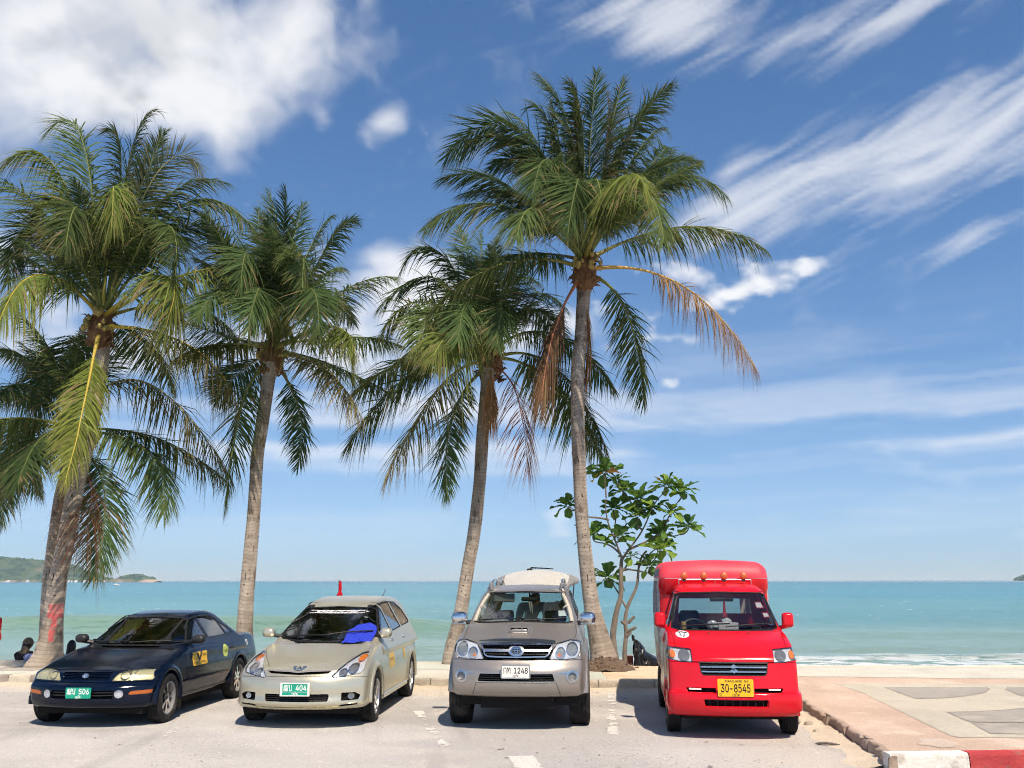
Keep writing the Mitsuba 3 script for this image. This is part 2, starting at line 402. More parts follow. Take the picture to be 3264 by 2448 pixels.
def worn_line(a, b, w, seed, keep=0.5):
    a, b = np.array(a, float), np.array(b, float)
    L = np.linalg.norm(b - a)
    d = (b - a) / L
    nrm = np.array([-d[1], d[0]])
    r = np.random.default_rng(seed)
    polys = []
    for u in np.arange(0, L, .022):
        for v in np.arange(-w / 2, w / 2, .022):
            q = a + d * (u + r.uniform(-.008, .008)) + nrm * (v + r.uniform(-.008, .008))
            big = meshkit.fbm(np.array([u * .9, seed * 7.1, 0.0]), 3, seed)
            fine = meshkit.fbm(np.array([q[0] * 9, q[1] * 9, seed * 1.0]), 3, seed + 3)
            if big * .62 + fine * .55 - .12 * abs(v / w * 2) ** 3 > 1.03 - keep:
                polys.append(Point(q).buffer(.0165, quad_segs=2))
    return shapely.union_all(polys).simplify(.003)


for s, (a, b, w, k) in enumerate([((1.62, 15.9), (1.22, 11.7), .13, .44), ((-1.32, 13.75), (-0.75, 10.9), .12, .45), ((-1.85, 16.2), (-1.4, 14.2), .12, .2), ((.10, 10.3), (0.32, 8.6), .26, .60), ((-4.6, 16.3), (-4.1, 11.5), .12, .22), ((4.9, 8.7), (3.2, 9.25), .1, .25)]):
    w_ = worn_line(a, b, w, s + 3, k)
    if not w_.is_empty:
        obj('parking_ground__worn_line', sheet(w_, 0.004), 'line_paint')

# sand drifted against the kerbs: low ragged banks
def sand_color(p, n, uv):
    c = MX((0.42, 0.365, 0.285), (0.50, 0.435, 0.345), FB(p.x * 4, p.y * 4, 1.0, 3))
    return c * (0.85 + 0.3 * N(p.x * 120, p.y * 120, 0.0))


prin('sand', mikit.proc(sand_color), 0.95, specular=0.15)


def bank(line, w, h, seed, name='sand_drift'):
    """low bank along the line, its back against it, spreading to the right of it"""
    p = spline([(*q, 0) for q in line], max(8, int(LineString(line).length / .05)))[:, :2]
    t = np.gradient(p, axis=0)
    t /= np.linalg.norm(t, axis=1, keepdims=True)
    nr = np.c_[t[:, 1], -t[:, 0]]
    n = len(p)
    ww = w * (0.25 + 1.5 * meshkit.fbm(np.c_[p * 2.2, np.zeros(n)], 4, seed))
    fr = np.linspace(0, 1, 7)
    V = np.array([[(*(p[i] + nr[i] * ww[i] * f), h * (1 - f) ** 1.6 * (0.5 + ww[i] / w * .6) * (0.6 + 0.8 * meshkit.noise(np.array([p[i, 0] * 9, p[i, 1] * 9, f * 4]), seed)) + 0.003 * (1 - f) - .002 * f) for f in fr] for i in range(n)])
    F = [[i * 7 + j, i * 7 + j + 1, (i + 1) * 7 + j + 1, (i + 1) * 7 + j] for i in range(n - 1) for j in range(6)]
    F = np.array(F)
    m = trimesh.Trimesh(V.reshape(-1, 3), np.vstack([F[:, [0, 1, 2]], F[:, [0, 2, 3]]]), process=False)
    if m.face_normals[:, 2].mean() < 0:
        m.invert()
    return obj(name, m, 'sand', smooth=True)


tag(bank([(x, KL(x) - .0) for x in np.linspace(-12, 4.2, 8)], 0.28, 0.03, 3), kind='stuff', label='thin drift of pale sand along the beach kerb', cat='sand')
tag(bank([tuple(RA + (RB - RA) * t + [0.0, 0]) for t in np.linspace(.05, .98, 8)], 0.30, 0.035, 4), kind='stuff', label='bank of pale sand against the dirty right hand kerb', cat='sand')

# ------------------------------------------------------------------ beach, sea, hills
SEA = -1.6


def shore(x):
    x = np.asarray(x)
    return 34.5 + 1.0 * np.sin(x * 0.11 + 2.0) + 4.5 / (1 + np.exp(-(x - 3.0) / 1.6)) + 0.05 * np.clip(x, 0, 60)


bx = np.linspace(-90, 90, 91)
by = np.r_[np.linspace(14, 30, 9), np.linspace(31, 52, 30), 70, 120]
BX, BY = np.meshgrid(bx, by, indexing='ij')
BZ = np.interp(BY - shore(BX), [-30, -21, -17, -6, 0, 6, 14, 90], [-.35, -.35, -.40, -1.20, SEA + .03, SEA - .35, SEA - 1.2, SEA - 4]) + 0.05 * (meshkit.fbm(np.stack([BX * .4, BY * .4, BX * 0], -1), 3, 2) - .5)


def grid_mesh(X, Y, Z):
    a, b = X.shape
    i = np.arange(a * b).reshape(a, b)
    q = np.stack([i[:-1, :-1], i[1:, :-1], i[1:, 1:], i[:-1, 1:]], -1).reshape(-1, 4)
    return trimesh.Trimesh(np.stack([X, Y, Z], -1).reshape(-1, 3), np.vstack([q[:, [0, 1, 2]], q[:, [0, 2, 3]]]), process=False)


obj('beach', grid_mesh(BX, BY, BZ), 'sand', smooth=True)
tag('beach', 'strip of pale sand sloping to the sea below the pavement edge', 'beach', kind='structure')


def sh_(x):
    return 34.5 + 1.0 * dr.sin(x * 0.11 + 2.0) + 4.5 / (1 + dr.exp(-(x - 3.0) / 1.6)) + 0.05 * dr.clip(x, 0, 60)


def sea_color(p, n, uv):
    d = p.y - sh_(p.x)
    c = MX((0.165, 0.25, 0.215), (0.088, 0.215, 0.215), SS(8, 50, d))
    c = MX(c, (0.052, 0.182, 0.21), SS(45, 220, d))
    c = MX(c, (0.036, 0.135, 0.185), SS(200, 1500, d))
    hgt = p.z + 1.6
    c = MX(c, (0.125, 0.228, 0.168), SS(0.06, 0.60, hgt) * 0.92)      # green painted by height, for light coming through thin crests
    patch = FB(p.x * 0.020, p.y * 0.05, 3.0, 3)
    c = c * (0.88 + 0.24 * patch)
    # foam at the water's edge and lacy remains behind it
    lace = 1 - dr.abs(2 * FB(p.x * 0.55 + FB(p.x * 1.1, p.y * 1.1, 2.0, 2), p.y * 1.0, 4.0, 4) - 1)
    edge = SS(5.2 + 2.6 * (N(p.x * 0.25, 1.0, 0.0) - 0.5), 0.5, d + 5.0 * (FB(p.x * 0.3, p.y * 0.5, 8.0, 3) - 0.5))
    foam = dr.maximum(SS(0.82, 0.95, lace) * SS(7, 2.0, d) * 0.7, edge * SS(0.60, 0.92, lace * 0.62 + FB(p.x * 1.6, p.y * 2.2, 6.0, 3) * 0.62))
    foam = dr.maximum(foam, SS(.10, .30, p.z + 1.6) * SS(8, 5, d) * SS(.35, .6, FB(p.x * 1.3, p.y * 2.0, 15.0, 3)))
    cap = SS(0.905, 0.93, N(p.x * 0.45, p.y * 0.65, 21.0)) * SS(0.6, 0.75, FB(p.x * 3, p.y * 3, 2.0, 2)) * SS(25, 60, d) * SS(400, 150, d)
    return MX(c, (0.70, 0.71, 0.70), dr.clip(foam + cap * 0.7, 0, 1))


def sea_bump(p, n, uv):
    d = dr.maximum(p.y, 20.0)
    f = dr.minimum(1.0, 90.0 / d)
    return 0.26 * FB(p.x * 0.45, p.y * 1.1, 0.0, 3) * (0.45 + 0.55 * f) + 0.30 * FB(p.x * 0.16, p.y * 0.6, 14.0, 3) + 0.07 * FB(p.x * 2.3, p.y * 3.4, 5.0, 3) + 0.35 * FB(p.x * 0.10, p.y * 0.22, 9.0, 2)


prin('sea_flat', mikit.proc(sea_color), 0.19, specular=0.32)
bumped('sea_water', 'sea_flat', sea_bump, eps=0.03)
sx = np.linspace(-150, 150, 301)
sy = np.r_[np.linspace(30, 120, 226), np.geomspace(122, 400, 60)]
SX, SY = np.meshgrid(sx, sy, indexing='ij')


def swell(X, Y):
    nz = lambda s, fx, fy: meshkit.fbm(np.stack([X * fx, Y * fy, X * 0], -1), 3, s)
    y1 = 64 - 0.03 * X + 5.0 * (nz(3, .02, .0) - .5) + 1.5 * (nz(8, .15, .0) - .5)
    a1 = 1.15 * np.clip(1.05 - ((X + 22) / 23.0) ** 4, 0, 1) * (0.72 + .55 * nz(4, .06, .02))
    u = Y - y1
    ridge = np.where(u < 0, np.exp(-(u / 4.2) ** 2), np.exp(-(u / 7.5) ** 2))
    y2 = 60 + 0.02 * X + 4 * (nz(13, .02, .0) - .5)
    a2 = 0.26 * np.clip((X - 14) / 10, 0, 1) * (0.6 + .8 * nz(14, .05, .03))
    u2 = Y - y2
    ridge2 = np.where(u2 < 0, np.exp(-(u2 / 2.4) ** 2), np.exp(-(u2 / 6.0) ** 2))
    y3 = 47.5 + 1.5 * np.sin(X * .1)
    r3 = 0.30 * np.exp(-((Y - y3) / 1.6) ** 2) * nz(23, .08, .05)
    ch = 0.10 * (nz(5, .35, .6) - .5) + 0.22 * (nz(6, .07, .16) - .5)
    edge = np.clip((400 - Y) / 120, 0, 1) * np.clip((150 - np.abs(X)) / 40, 0, 1)
    near = np.clip((Y - shore(X)) / 8, 0.15, 1)
    sx_ = np.clip((X - 4) / 5, 0, 1)
    y4 = shore(X) + 3.6 + 1.6 * (nz(33, .22, .0) - .5) * 2
    u4 = Y - y4
    surf = .34 * sx_ * np.where(u4 < 0, np.exp(-(u4 / .55) ** 2), np.exp(-(u4 / 1.6) ** 2)) * (.3 + 1.2 * nz(34, .35, .1))
    return (surf + a1 * ridge + a2 * ridge2 + r3 + ch) * edge * near


sea_m = grid_mesh(SX, SY, SEA + swell(SX, SY))
fx = [-150, 150]
far = [sheet([(-30000, 400), (30000, 400), (30000, 16000), (-30000, 16000)], SEA), sheet([(-9000, 30), (-150, 30), (-150, 400), (-9000, 400)], SEA), sheet([(150, 30), (9000, 30), (9000, 400), (150, 400)], SEA)]
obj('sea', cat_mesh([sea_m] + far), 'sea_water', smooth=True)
tag('sea', 'calm turquoise sea with one green breaker and a line of foam at the shore', 'sea', kind='structure')


def forest_color(p, n, uv):
    a = FB(p.x * 0.05, p.y * 0.05, p.z * 0.08, 4)
    c = MX((0.034, 0.060, 0.034), (0.080, 0.115, 0.058), SS(0.3, 0.7, a))
    c = MX(c, (0.22, 0.17, 0.12), SS(0.62, 0.75, FB(p.x * 0.02 + 9, p.y * 0.02, p.z * 0.03, 4)) * 0.5)
    rock = SS(4.5, 2.0, p.z + 8 * (FB(p.x * 0.03, p.z * 0.2, 3.0, 3) - 0.5)) * (SS(0.60, 0.75, FB(p.x * 0.02, 2.0, 7.0, 3)) * 0.6 + SS(-975, -950, p.x) * SS(100, -100, p.x))
    return MX(c, (0.36, 0.29, 0.22), rock)


prin('forest', mikit.proc(forest_color), 0.9, specular=0.1)
rx = np.array([-2600, -2200, -1800, -1500, -1359, -1300, -1235, -1180, -1108, -1085, -1062, -1055, -1045, -1035, -1015, -999, -985, -970, -955, -942, -930])
rz = np.array([96, 96, 90, 72, 61, 54, 47, 39, 14, 11, 8, 4.5, 6.5, 12.5, 16.5, 17.5, 15.5, 11.5, 11, 4.5, 0]) + 1.8
hx = np.linspace(-2600, -928, 560)
hv = np.linspace(0, 1, 46)
HX, HV = np.meshgrid(hx, hv, indexing='ij')
top = np.interp(HX, rx, rz)
prof = np.sin(np.clip(HV * 1.25, 0, 1) * np.pi / 2) * np.where(HV > 0.8, 1 - ((HV - .8) / .2) ** 2, 1)
HY = 2440 + HV * (70 + top * 2.2)
bump = (meshkit.fbm(np.stack([HX / 22, HY / 22, HX * 0], -1), 3, 3) - .45) * 7 + (meshkit.noise(np.stack([HX / 6, HY / 6, HX * 0], -1), 5) - .5) * 5
HZ = SEA - 1 + (top + 1.6 + 1) * prof + bump * np.clip(top / 30, .15, 1.2) * np.clip(prof * 1.5, 0, 1)
hill = grid_mesh(HX, HY, HZ)
obj('headland_hill', hill, 'forest', smooth=30)
tag('headland_hill', 'hazy wooded headland running out to a low rocky point at the far left', 'hill', kind='structure')
hx2 = np.linspace(1375, 1900, 80)
HX2, HV2 = np.meshgrid(hx2, np.linspace(0, 1, 24), indexing='ij')
top2 = 1.8 + np.interp(HX2, [1375, 1383, 1400, 1500, 1900], [0, 8, 16, 40, 80])
HZ2 = SEA - 1 + (top2 + 2.6) * np.sin(np.clip(HV2 * 1.25, 0, 1) * np.pi / 2) + (meshkit.fbm(np.stack([HX2 / 20, HV2 * 9, HX2 * 0], -1), 3, 8) - .45) * 6
obj('headland_hill', grid_mesh(HX2, 2480 + HV2 * 120, HZ2), 'forest', smooth=30)
tag('headland_hill_001', 'tip of a wooded headland at the right edge of the horizon', 'hill', kind='structure')

# the air: thin haze round everything
scene['air'] = {'type': 'homogeneous', 'albedo': {'type': 'rgb', 'value': [0.95, 0.955, 0.96]}, 'sigma_t': {'type': 'rgb', 'value': [0.6e-4, 0.76e-4, 0.98e-4]}}
scene['haze'] = {'type': 'cube', 'bsdf': {'type': 'null'}, 'interior': {'type': 'ref', 'id': 'air'},
                 'to_world': T().translate([0, 8450, 54.0]).scale([30500, 8550, 62.0])}
scene['camera']['medium'] = {'type': 'ref', 'id': 'air'}
tag('haze', 'thin sea haze in the air', 'haze', kind='stuff')

# ------------------------------------------------------------------ coconut palms
scene['frond_leaf'] = {'type': 'principledthin', 'base_color': {'type': 'mesh_attribute', 'name': 'vertex_color'}, 'roughness': 0.22, 'diff_trans': 0.8, 'eta': 1.5}
prin('frond_stalk', {'type': 'mesh_attribute', 'name': 'vertex_color'}, 0.5, specular=0.4)


def trunk_color(p, n, uv):
    s, a = uv.y, uv.x
    wob = 0.11 * (FB(a * 5, s * 2.5, 3.0, 3) - 0.5)
    ph = (s + wob) * 13.0
    f = ph - dr.floor(ph)
    ring = SS(0.0, 0.10, f) * SS(1.0, 0.86, f)
    base = MX((0.30, 0.25, 0.20), (0.46, 0.405, 0.345), FB(a * 5, s * 2.2, 1.0, 4))
    base = base * (0.82 + 0.3 * mikit.cell_rand(dr.floor(ph), 3.0, 1.0))
    c = MX((0.15, 0.115, 0.088), base, 0.25 + 0.75 * ring * (0.6 + 0.5 * SS(0.35, 0.6, FB(a * 6, s * 1.2, 14.0, 2))))
    st = SS(0.60, 0.76, FB(a * 7 + 2, s * 4.0, 8.0, 4))
    c = MX(c, (0.10, 0.075, 0.055), st * 0.75)
    li = SS(0.62, 0.8, FB(a * 4, s * 3.0, 22.0, 3))
    c = MX(c, (0.44, 0.42, 0.37), li * 0.5)
    hole = SS(0.86, 0.90, N(a * 26, s * 17, 2.0)) * SS(0.45, 0.6, N(a * 4, s * 2.0, 6.0))
    return MX(c, (0.04, 0.03, 0.025), hole * 0.9)


def trunk_color_marked(p, n, uv):
    c = trunk_color(p, n, uv)
    front = SS(0.1, -0.2, n.y)
    lx = p.x + 9.0 - 0.06 * (p.z - 1)
    j = 0.05 * (FB(p.x * 14, p.z * 14, 1.0, 3) - 0.5)
    cap_ = SS(0.17, 0.13, dr.abs(lx + j)) * SS(0.15, 0.11, dr.abs(p.z - 1.22 + j))
    drip = SS(0.055, 0.03, dr.abs(lx + 0.02 + j)) * SS(0.30, 0.22, dr.abs(p.z - 0.90))
    k = dr.maximum(cap_, drip * 0.8) * front * (0.45 + 0.75 * SS(0.3, 0.6, FB(p.x * 18, p.z * 18, 9.0, 3)))
    return MX(c, (0.60, 0.09, 0.10), dr.clip(k, 0, 0.75))


def bark_bump(p, n, uv):
    return 0.010 * FB(p.x * 22, p.y * 22, p.z * 30, 3) + 0.006 * N(p.x * 70, p.y * 70, p.z * 50)


prin('palm_bark_flat', mikit.proc(trunk_color), 0.85, specular=0.2)
bumped('palm_bark', 'palm_bark_flat', bark_bump)
prin('palm_bark_marked_flat', mikit.proc(trunk_color_marked), 0.85, specular=0.2)
bumped('palm_bark_marked', 'palm_bark_marked_flat', bark_bump)
prin('palm_fibre', mikit.proc(lambda p, n, uv: MX((0.10, 0.055, 0.03), (0.27, 0.16, 0.085), FB(p.x * 12, p.y * 12, p.z * 5, 4))), 0.9, specular=0.1)
prin('coconut_skin', mikit.proc(lambda p, n, uv: MX((0.30, 0.26, 0.06), (0.42, 0.30, 0.10), FB(p.x * 5, p.y * 5, p.z * 5, 2))), 0.4)

KINDS = {  # leaf colour at base, leaf colour at tip, stalk, sag, density, width
    'g': ((.084, .132, .044), (.122, .170, .064), (.16, .19, .05), .30, 1.0, 1.0),
    'g2': ((.078, .125, .038), (.12, .155, .055), (.22, .22, .06), .32, 1.0, 1.0),
    'd': ((.066, .114, .042), (.090, .140, .054), (.12, .14, .04), .17, 1.0, 1.0),
    'y': ((.14, .215, .05), (.25, .29, .085), (.45, .33, .05), .75, 1.0, 1.1),
    'Y': ((.14, .185, .04), (.22, .24, .065), (.46, .36, .07), .36, 1.0, 1.0),
    'Y2': ((.070, .105, .028), (.20, .17, .06), (.50, .38, .05), .50, .9, .9),
    'y2': ((.115, .175, .042), (.18, .22, .060), (.30, .28, .06), .62, 1.0, 1.05),
    'y3': ((.075, .115, .030), (.34, .27, .12), (.34, .28, .10), .48, .85, .85),
    'p': ((.12, .155, .06), (.30, .30, .20), (.36, .33, .12), .16, .75, .7),
    'm': ((.10, .10, .035), (.34, .25, .15), (.26, .16, .07), .45, .8, .8),
    'o': ((.60, .40, .17), (.52, .29, .17), (.55, .36, .10), .5, .9, .7),
    'n': ((.48, .28, .12), (.30, .16, .08), (.40, .22, .09), .9, .8, .8),
    'n2': ((.36, .17, .09), (.32, .15, .09), (.38, .13, .07), .8, .55, .5),
    'n3': ((.24, .14, .085), (.26, .16, .10), (.42, .17, .09), 1.0, .8, .7)}


def make_frond(hub, mid, tip, kind, seed, parent):
    r = np.random.default_rng(seed)
    c0, c1, cs, sag, dens, wid = KINDS[kind]
    hub, mid, tip = (np.array(v, float) for v in (hub, mid, tip))
    h = tip - hub
    hz = np.array([h[0], h[1], 0.0])
    hz = hz / (np.linalg.norm(hz) + 1e-6)
    up0 = np.clip((mid - hub)[2] / np.linalg.norm(mid - hub), -1, 1)
    start = hub + hz * 0.10 + np.array([0, 0, 0.12 + 0.42 * max(up0, 0) - 0.25 * max(-up0, 0)])
    ctrl = 2 * mid - 0.5 * (start + tip)
    tt = np.linspace(0, 1, 26)[:, None]
    C = (1 - tt) ** 2 * start + 2 * tt * (1 - tt) * ctrl + tt ** 2 * tip
    C += np.c_[meshkit.noise(np.c_[tt * 3, tt * 0 + seed, tt * 0], 1) - .5, meshkit.noise(np.c_[tt * 3, tt * 0 + seed, tt * 0], 2) - .5, tt * 0] * .12 * tt
    d = np.r_[0, np.cumsum(np.linalg.norm(np.diff(C, axis=0), axis=1))]
    L = d[-1]
    cs_ = interpolate.CubicSpline(d / L, C)
    # leaflets, all at once
    n = int(132 * min(L / 4.0, 1.25) * dens)
    t0 = 0.30 if kind in ('o', 'n3') else 0.20
    t = t0 + (1 - t0) * (np.arange(n) + r.uniform(-.3, .3, n)) / (n - 1)
    t = np.clip(np.tile(t, 2), 0, 1)
    sd = np.repeat([1.0, -1.0], n)
    if dens < 1:
        keep = r.uniform(size=2 * n) < 0.9
        t, sd = t[keep], sd[keep]
    k = len(t)
    P = cs_(t)
    Tn = cs_(t, 1)
    Tn /= np.linalg.norm(Tn, axis=1, keepdims=True)
    S = np.cross(hz, [0, 0, 1.0])
    S = S - Tn * (Tn @ S)[:, None]
    S /= np.linalg.norm(S, axis=1, keepdims=True)
    Nn = np.cross(S, Tn)
    Nn *= 1.0
    tw = r.uniform(-1.1, 1.1) * t ** 1.4 + r.uniform(-.25, .25)
    ct, sn = np.cos(tw)[:, None], np.sin(tw)[:, None]
    S, Nn = S * ct + Nn * sn, Nn * ct - S * sn
    u = (t - t0) / (1 - t0)
    prof = np.interp(u, [0, .08, .3, .55, .8, 1], [.55, .8, 1, .95, .68, .30])
    ll = prof * L * (0.150 if kind == 'Y' else 0.185 if kind == 'o' else 0.235) * r.uniform(.88, 1.08, k)
    al = np.radians(np.interp(u, [0, .3, .8, 1], [68, 56, 38, 18]) + r.uniform(-11, 11, k))
    be = np.radians(np.where(r.uniform(size=k) < .12, r.uniform(0, 30, k), r.uniform(-34, -8, k)))
    d0 = np.cos(al)[:, None] * Tn + np.sin(al)[:, None] * (np.cos(be)[:, None] * S * sd[:, None] + np.sin(be)[:, None] * Nn)
    if kind in ('n', 'n3'):
        d0 = d0 * 0.45 + Tn * 0.6
        d0 /= np.linalg.norm(d0, axis=1, keepdims=True)
    kk = sag * r.uniform(.45, 1.6, k) * (1 + 0.7 * (r.uniform(size=k) < .08))
    broke = (r.uniform(size=k) < 0.08)
    w0 = 0.035 * wid * np.interp(u, [0, .3, .8, 1], [.8, 1, .8, .45]) * r.uniform(.85, 1.1, k)
    ss = np.array([0, .12, .4, .7, 1.0])
    ws = np.array([.35, .9, 1.0, .62, .06])
    V, Cc = [], []
    wind = np.array([-0.10, 0.02, 0.0])
    side = np.cross(d0, Nn)
    side /= np.linalg.norm(side, axis=1, keepdims=True) + 1e-9
    roll = r.uniform(-.5, .5, k)
    side = side * np.cos(roll)[:, None] + np.cross(d0, side) * np.sin(roll)[:, None]
    j0, j1 = np.array(c0), np.array(c1)
    var = r.uniform(.75, 1.25, k)[:, None] * r.uniform(.78, 1.35)
    dry = (r.uniform(size=k) < (.5 if kind == 'm' else .06 if kind in 'gd' else .12))[:, None]
    for a, w in zip(ss, ws):
        q = P + ll[:, None] * (d0 * a + np.array([0, 0, -1.0]) * (kk * a * a)[:, None] + wind * a * a)
        q = np.where((broke[:, None]) & (a > .5), q + np.array([0, 0, -1.0]) * (ll * (a - .5) * 1.0)[:, None], q)
        V += [q - side * (w0 * w / 2)[:, None], q + side * (w0 * w / 2)[:, None]]
        tipm = np.clip(a * .55 + u[:, None] * .55, 0, 1)
        col = (j0 * (1 - tipm) + j1 * tipm) * var
        col = np.where(dry & (a > .3), np.array([.36, .28, .15]) * (0.6 + .5 * a), col)
        if kind in ('g', 'd', 'g2', 'y', 'y2') and a > .9:
            col = col * .6 + np.array([.30, .21, .10]) * .4
        Cc += [col, col]
    V = np.stack(V, 1)          # k, 10, 3
    Cc = np.stack(Cc, 1)
    f = np.array([[2 * i, 2 * i + 1, 2 * i + 3, 2 * i + 2] for i in range(4)])
    f = np.vstack([f[:, [0, 1, 2]], f[:, [0, 2, 3]]])
    F = (f[None] + (np.arange(k) * 10)[:, None, None]).reshape(-1, 3)
    m = trimesh.Trimesh(V.reshape(-1, 3), F, process=False)
    key = obj('frond', m, 'frond_leaf', parent, smooth=True, color=Cc.reshape(-1, 3))
    # stalk: broad flat base, thinning to the tip
    ts = np.linspace(0, 1, 22)
    rad = np.interp(ts, [0, .05, .2, .5, 1], [.075, .048, .028, .016, .005]) * (1.0 if kind != 'n2' else .6)
    st = tube(cs_(ts), rad, 6)
    cc = np.array(cs)[None] * (0.85 + .3 * np.random.default_rng(seed + 1).uniform(size=(len(st.vertices), 1)))
    obj('stalk', st, 'frond_stalk', key, smooth=True, color=cc)
    if kind in ('o', 'n', 'n2', 'n3', 'Y'):
        tag(key, {'o': 'dead orange frond arching out to the right', 'n': 'dried brown frond hanging against the trunk', 'n2': 'sparse reddish dead frond hanging down', 'n3': 'withered grey brown frond hanging from a red stalk', 'Y': 'yellowing frond hanging in front of the trunk'}[kind])
    return key


def make_trunk(rows, parent, bark, seed, roots=0.0):
    a = np.array(rows)
    a = np.vstack([[*a[0][:2], -0.05 + a[0][2] * 0, a[0][3] * 1.12], a])
    L = np.r_[0, np.cumsum(np.linalg.norm(np.diff(a[:, :3], axis=0), axis=1))]
    pc = interpolate.PchipInterpolator(L, a)
    nz = int(L[-1] / 0.026)
    s = np.linspace(0, L[-1], nz)
    q = pc(s)
    q[:, 1] += 0.10 * np.sin(s * 0.8 + seed) * np.clip(s / 2, 0, 1)
    na = 28
    ang = np.linspace(0, 2 * np.pi, na + 1)
    t = np.gradient(q[:, :3], axis=0)
    t /= np.linalg.norm(t, axis=1, keepdims=True)
    ex = np.cross([0, 1.0, 0], t)
    ex /= np.linalg.norm(ex, axis=1, keepdims=True)
    ey = np.cross(t, ex)
    cyc = np.cos(ang), np.sin(ang)
    dirs = ex[:, None] * cyc[0][None, :, None] + ey[:, None] * cyc[1][None, :, None]
    ph = (s * 13.0)
    f = ph - np.floor(ph)
    ring = 0.028 * (np.abs(f - .5) * 2) ** 3
    uu = np.stack(np.broadcast_arrays(cyc[0][None] * 1.2, cyc[1][None] * 1.2, s[:, None] * 1.5), -1)
    nz_ = meshkit.fbm(uu + seed, 3, seed) - .5
    low = np.exp(-s / 0.45)[:, None]
    lean_ = meshkit.noise(np.c_[s * 1.3, s * 0, s * 0], seed)[:, None] * .06
    rad = q[:, 3][:, None] * (1 + ring[:, None] * (.4 + 1.2 * meshkit.noise(np.stack(np.broadcast_arrays(cyc[0][None] * 2, cyc[1][None] * 2, s[:, None] * 5), -1), seed)) + lean_ + nz_ * (.10 + .28 * low) + roots * low * 0.30 * np.abs(np.sin(ang * 3.5 + seed))[None])
    V = q[:, None, :3] + dirs * rad[..., None]
    uv = np.stack(np.broadcast_arrays(ang[None] / (2 * np.pi) * 1.0, s[:, None]), -1)
    i = np.arange(nz * (na + 1)).reshape(nz, na + 1)
    Q = np.stack([i[:-1, :-1], i[:-1, 1:], i[1:, 1:], i[1:, :-1]], -1).reshape(-1, 4)
    m = trimesh.Trimesh(V.reshape(-1, 3), np.vstack([Q[:, [0, 1, 2]], Q[:, [0, 2, 3]]]), process=False)
    return obj('trunk', m, bark, parent, smooth=True, uv=uv.reshape(-1, 2))


def make_hub(hub, parent, seed, nuts=0):
    r = np.random.default_rng(seed)
    ic = trimesh.creation.icosphere(4, 1.0)
    v = ic.vertices.copy()
    k = 1 + .55 * (meshkit.fbm(v * np.array([3, 3, 1.6]) + seed, 4, seed) - .5)
    v = v * k[:, None] * np.array([.25, .25, .42]) + np.array(hub) + [0, 0, .0]
    obj('fibre_sheath', trimesh.Trimesh(v, ic.faces, process=False), 'palm_fibre', parent, smooth=True)
    fl = []
    for i in range(46):     # torn leaf bases and threads
        a, z = r.uniform(0, 2 * np.pi), r.uniform(-.42, .35)
        p0 = np.array(hub) + [math.cos(a) * .18, math.sin(a) * .18, z]
        o = np.array([math.cos(a), math.sin(a), 0])
        p1 = p0 + o * r.uniform(.06, .16) + [0, 0, r.uniform(0, .14)]
        p2 = p1 + o * r.uniform(.02, .12) + [0, 0, r.uniform(-.16, .05)]
        fl.append(tube([p0, p1, p2], [r.uniform(.012, .05), r.uniform(.01, .03), .003], 5))
    obj('leaf_base', cat_mesh(fl), 'palm_fibre', parent, smooth=True)
    tag(used_last(parent, 'leaf_base'), kind='stuff')
    for i in range(nuts):
        a = r.uniform(math.pi, 2 * math.pi)
        p = np.array(hub) + [math.cos(a) * r.uniform(.25, .36), math.sin(a) * r.uniform(.25, .36), r.uniform(-.05, .35)]
        s = trimesh.creation.icosphere(2, 1.0)
        s.vertices = s.vertices * np.array([.055, .055, .075]) * r.uniform(.6, 1.3) + p
        obj('coconut', s, 'coconut_skin', parent, smooth=True)


def used_last(parent, name):
    n = used[parent + '__' + name]
    return f'{parent}__{name}' + (f'_{n - 1:03d}' if n > 1 else '')


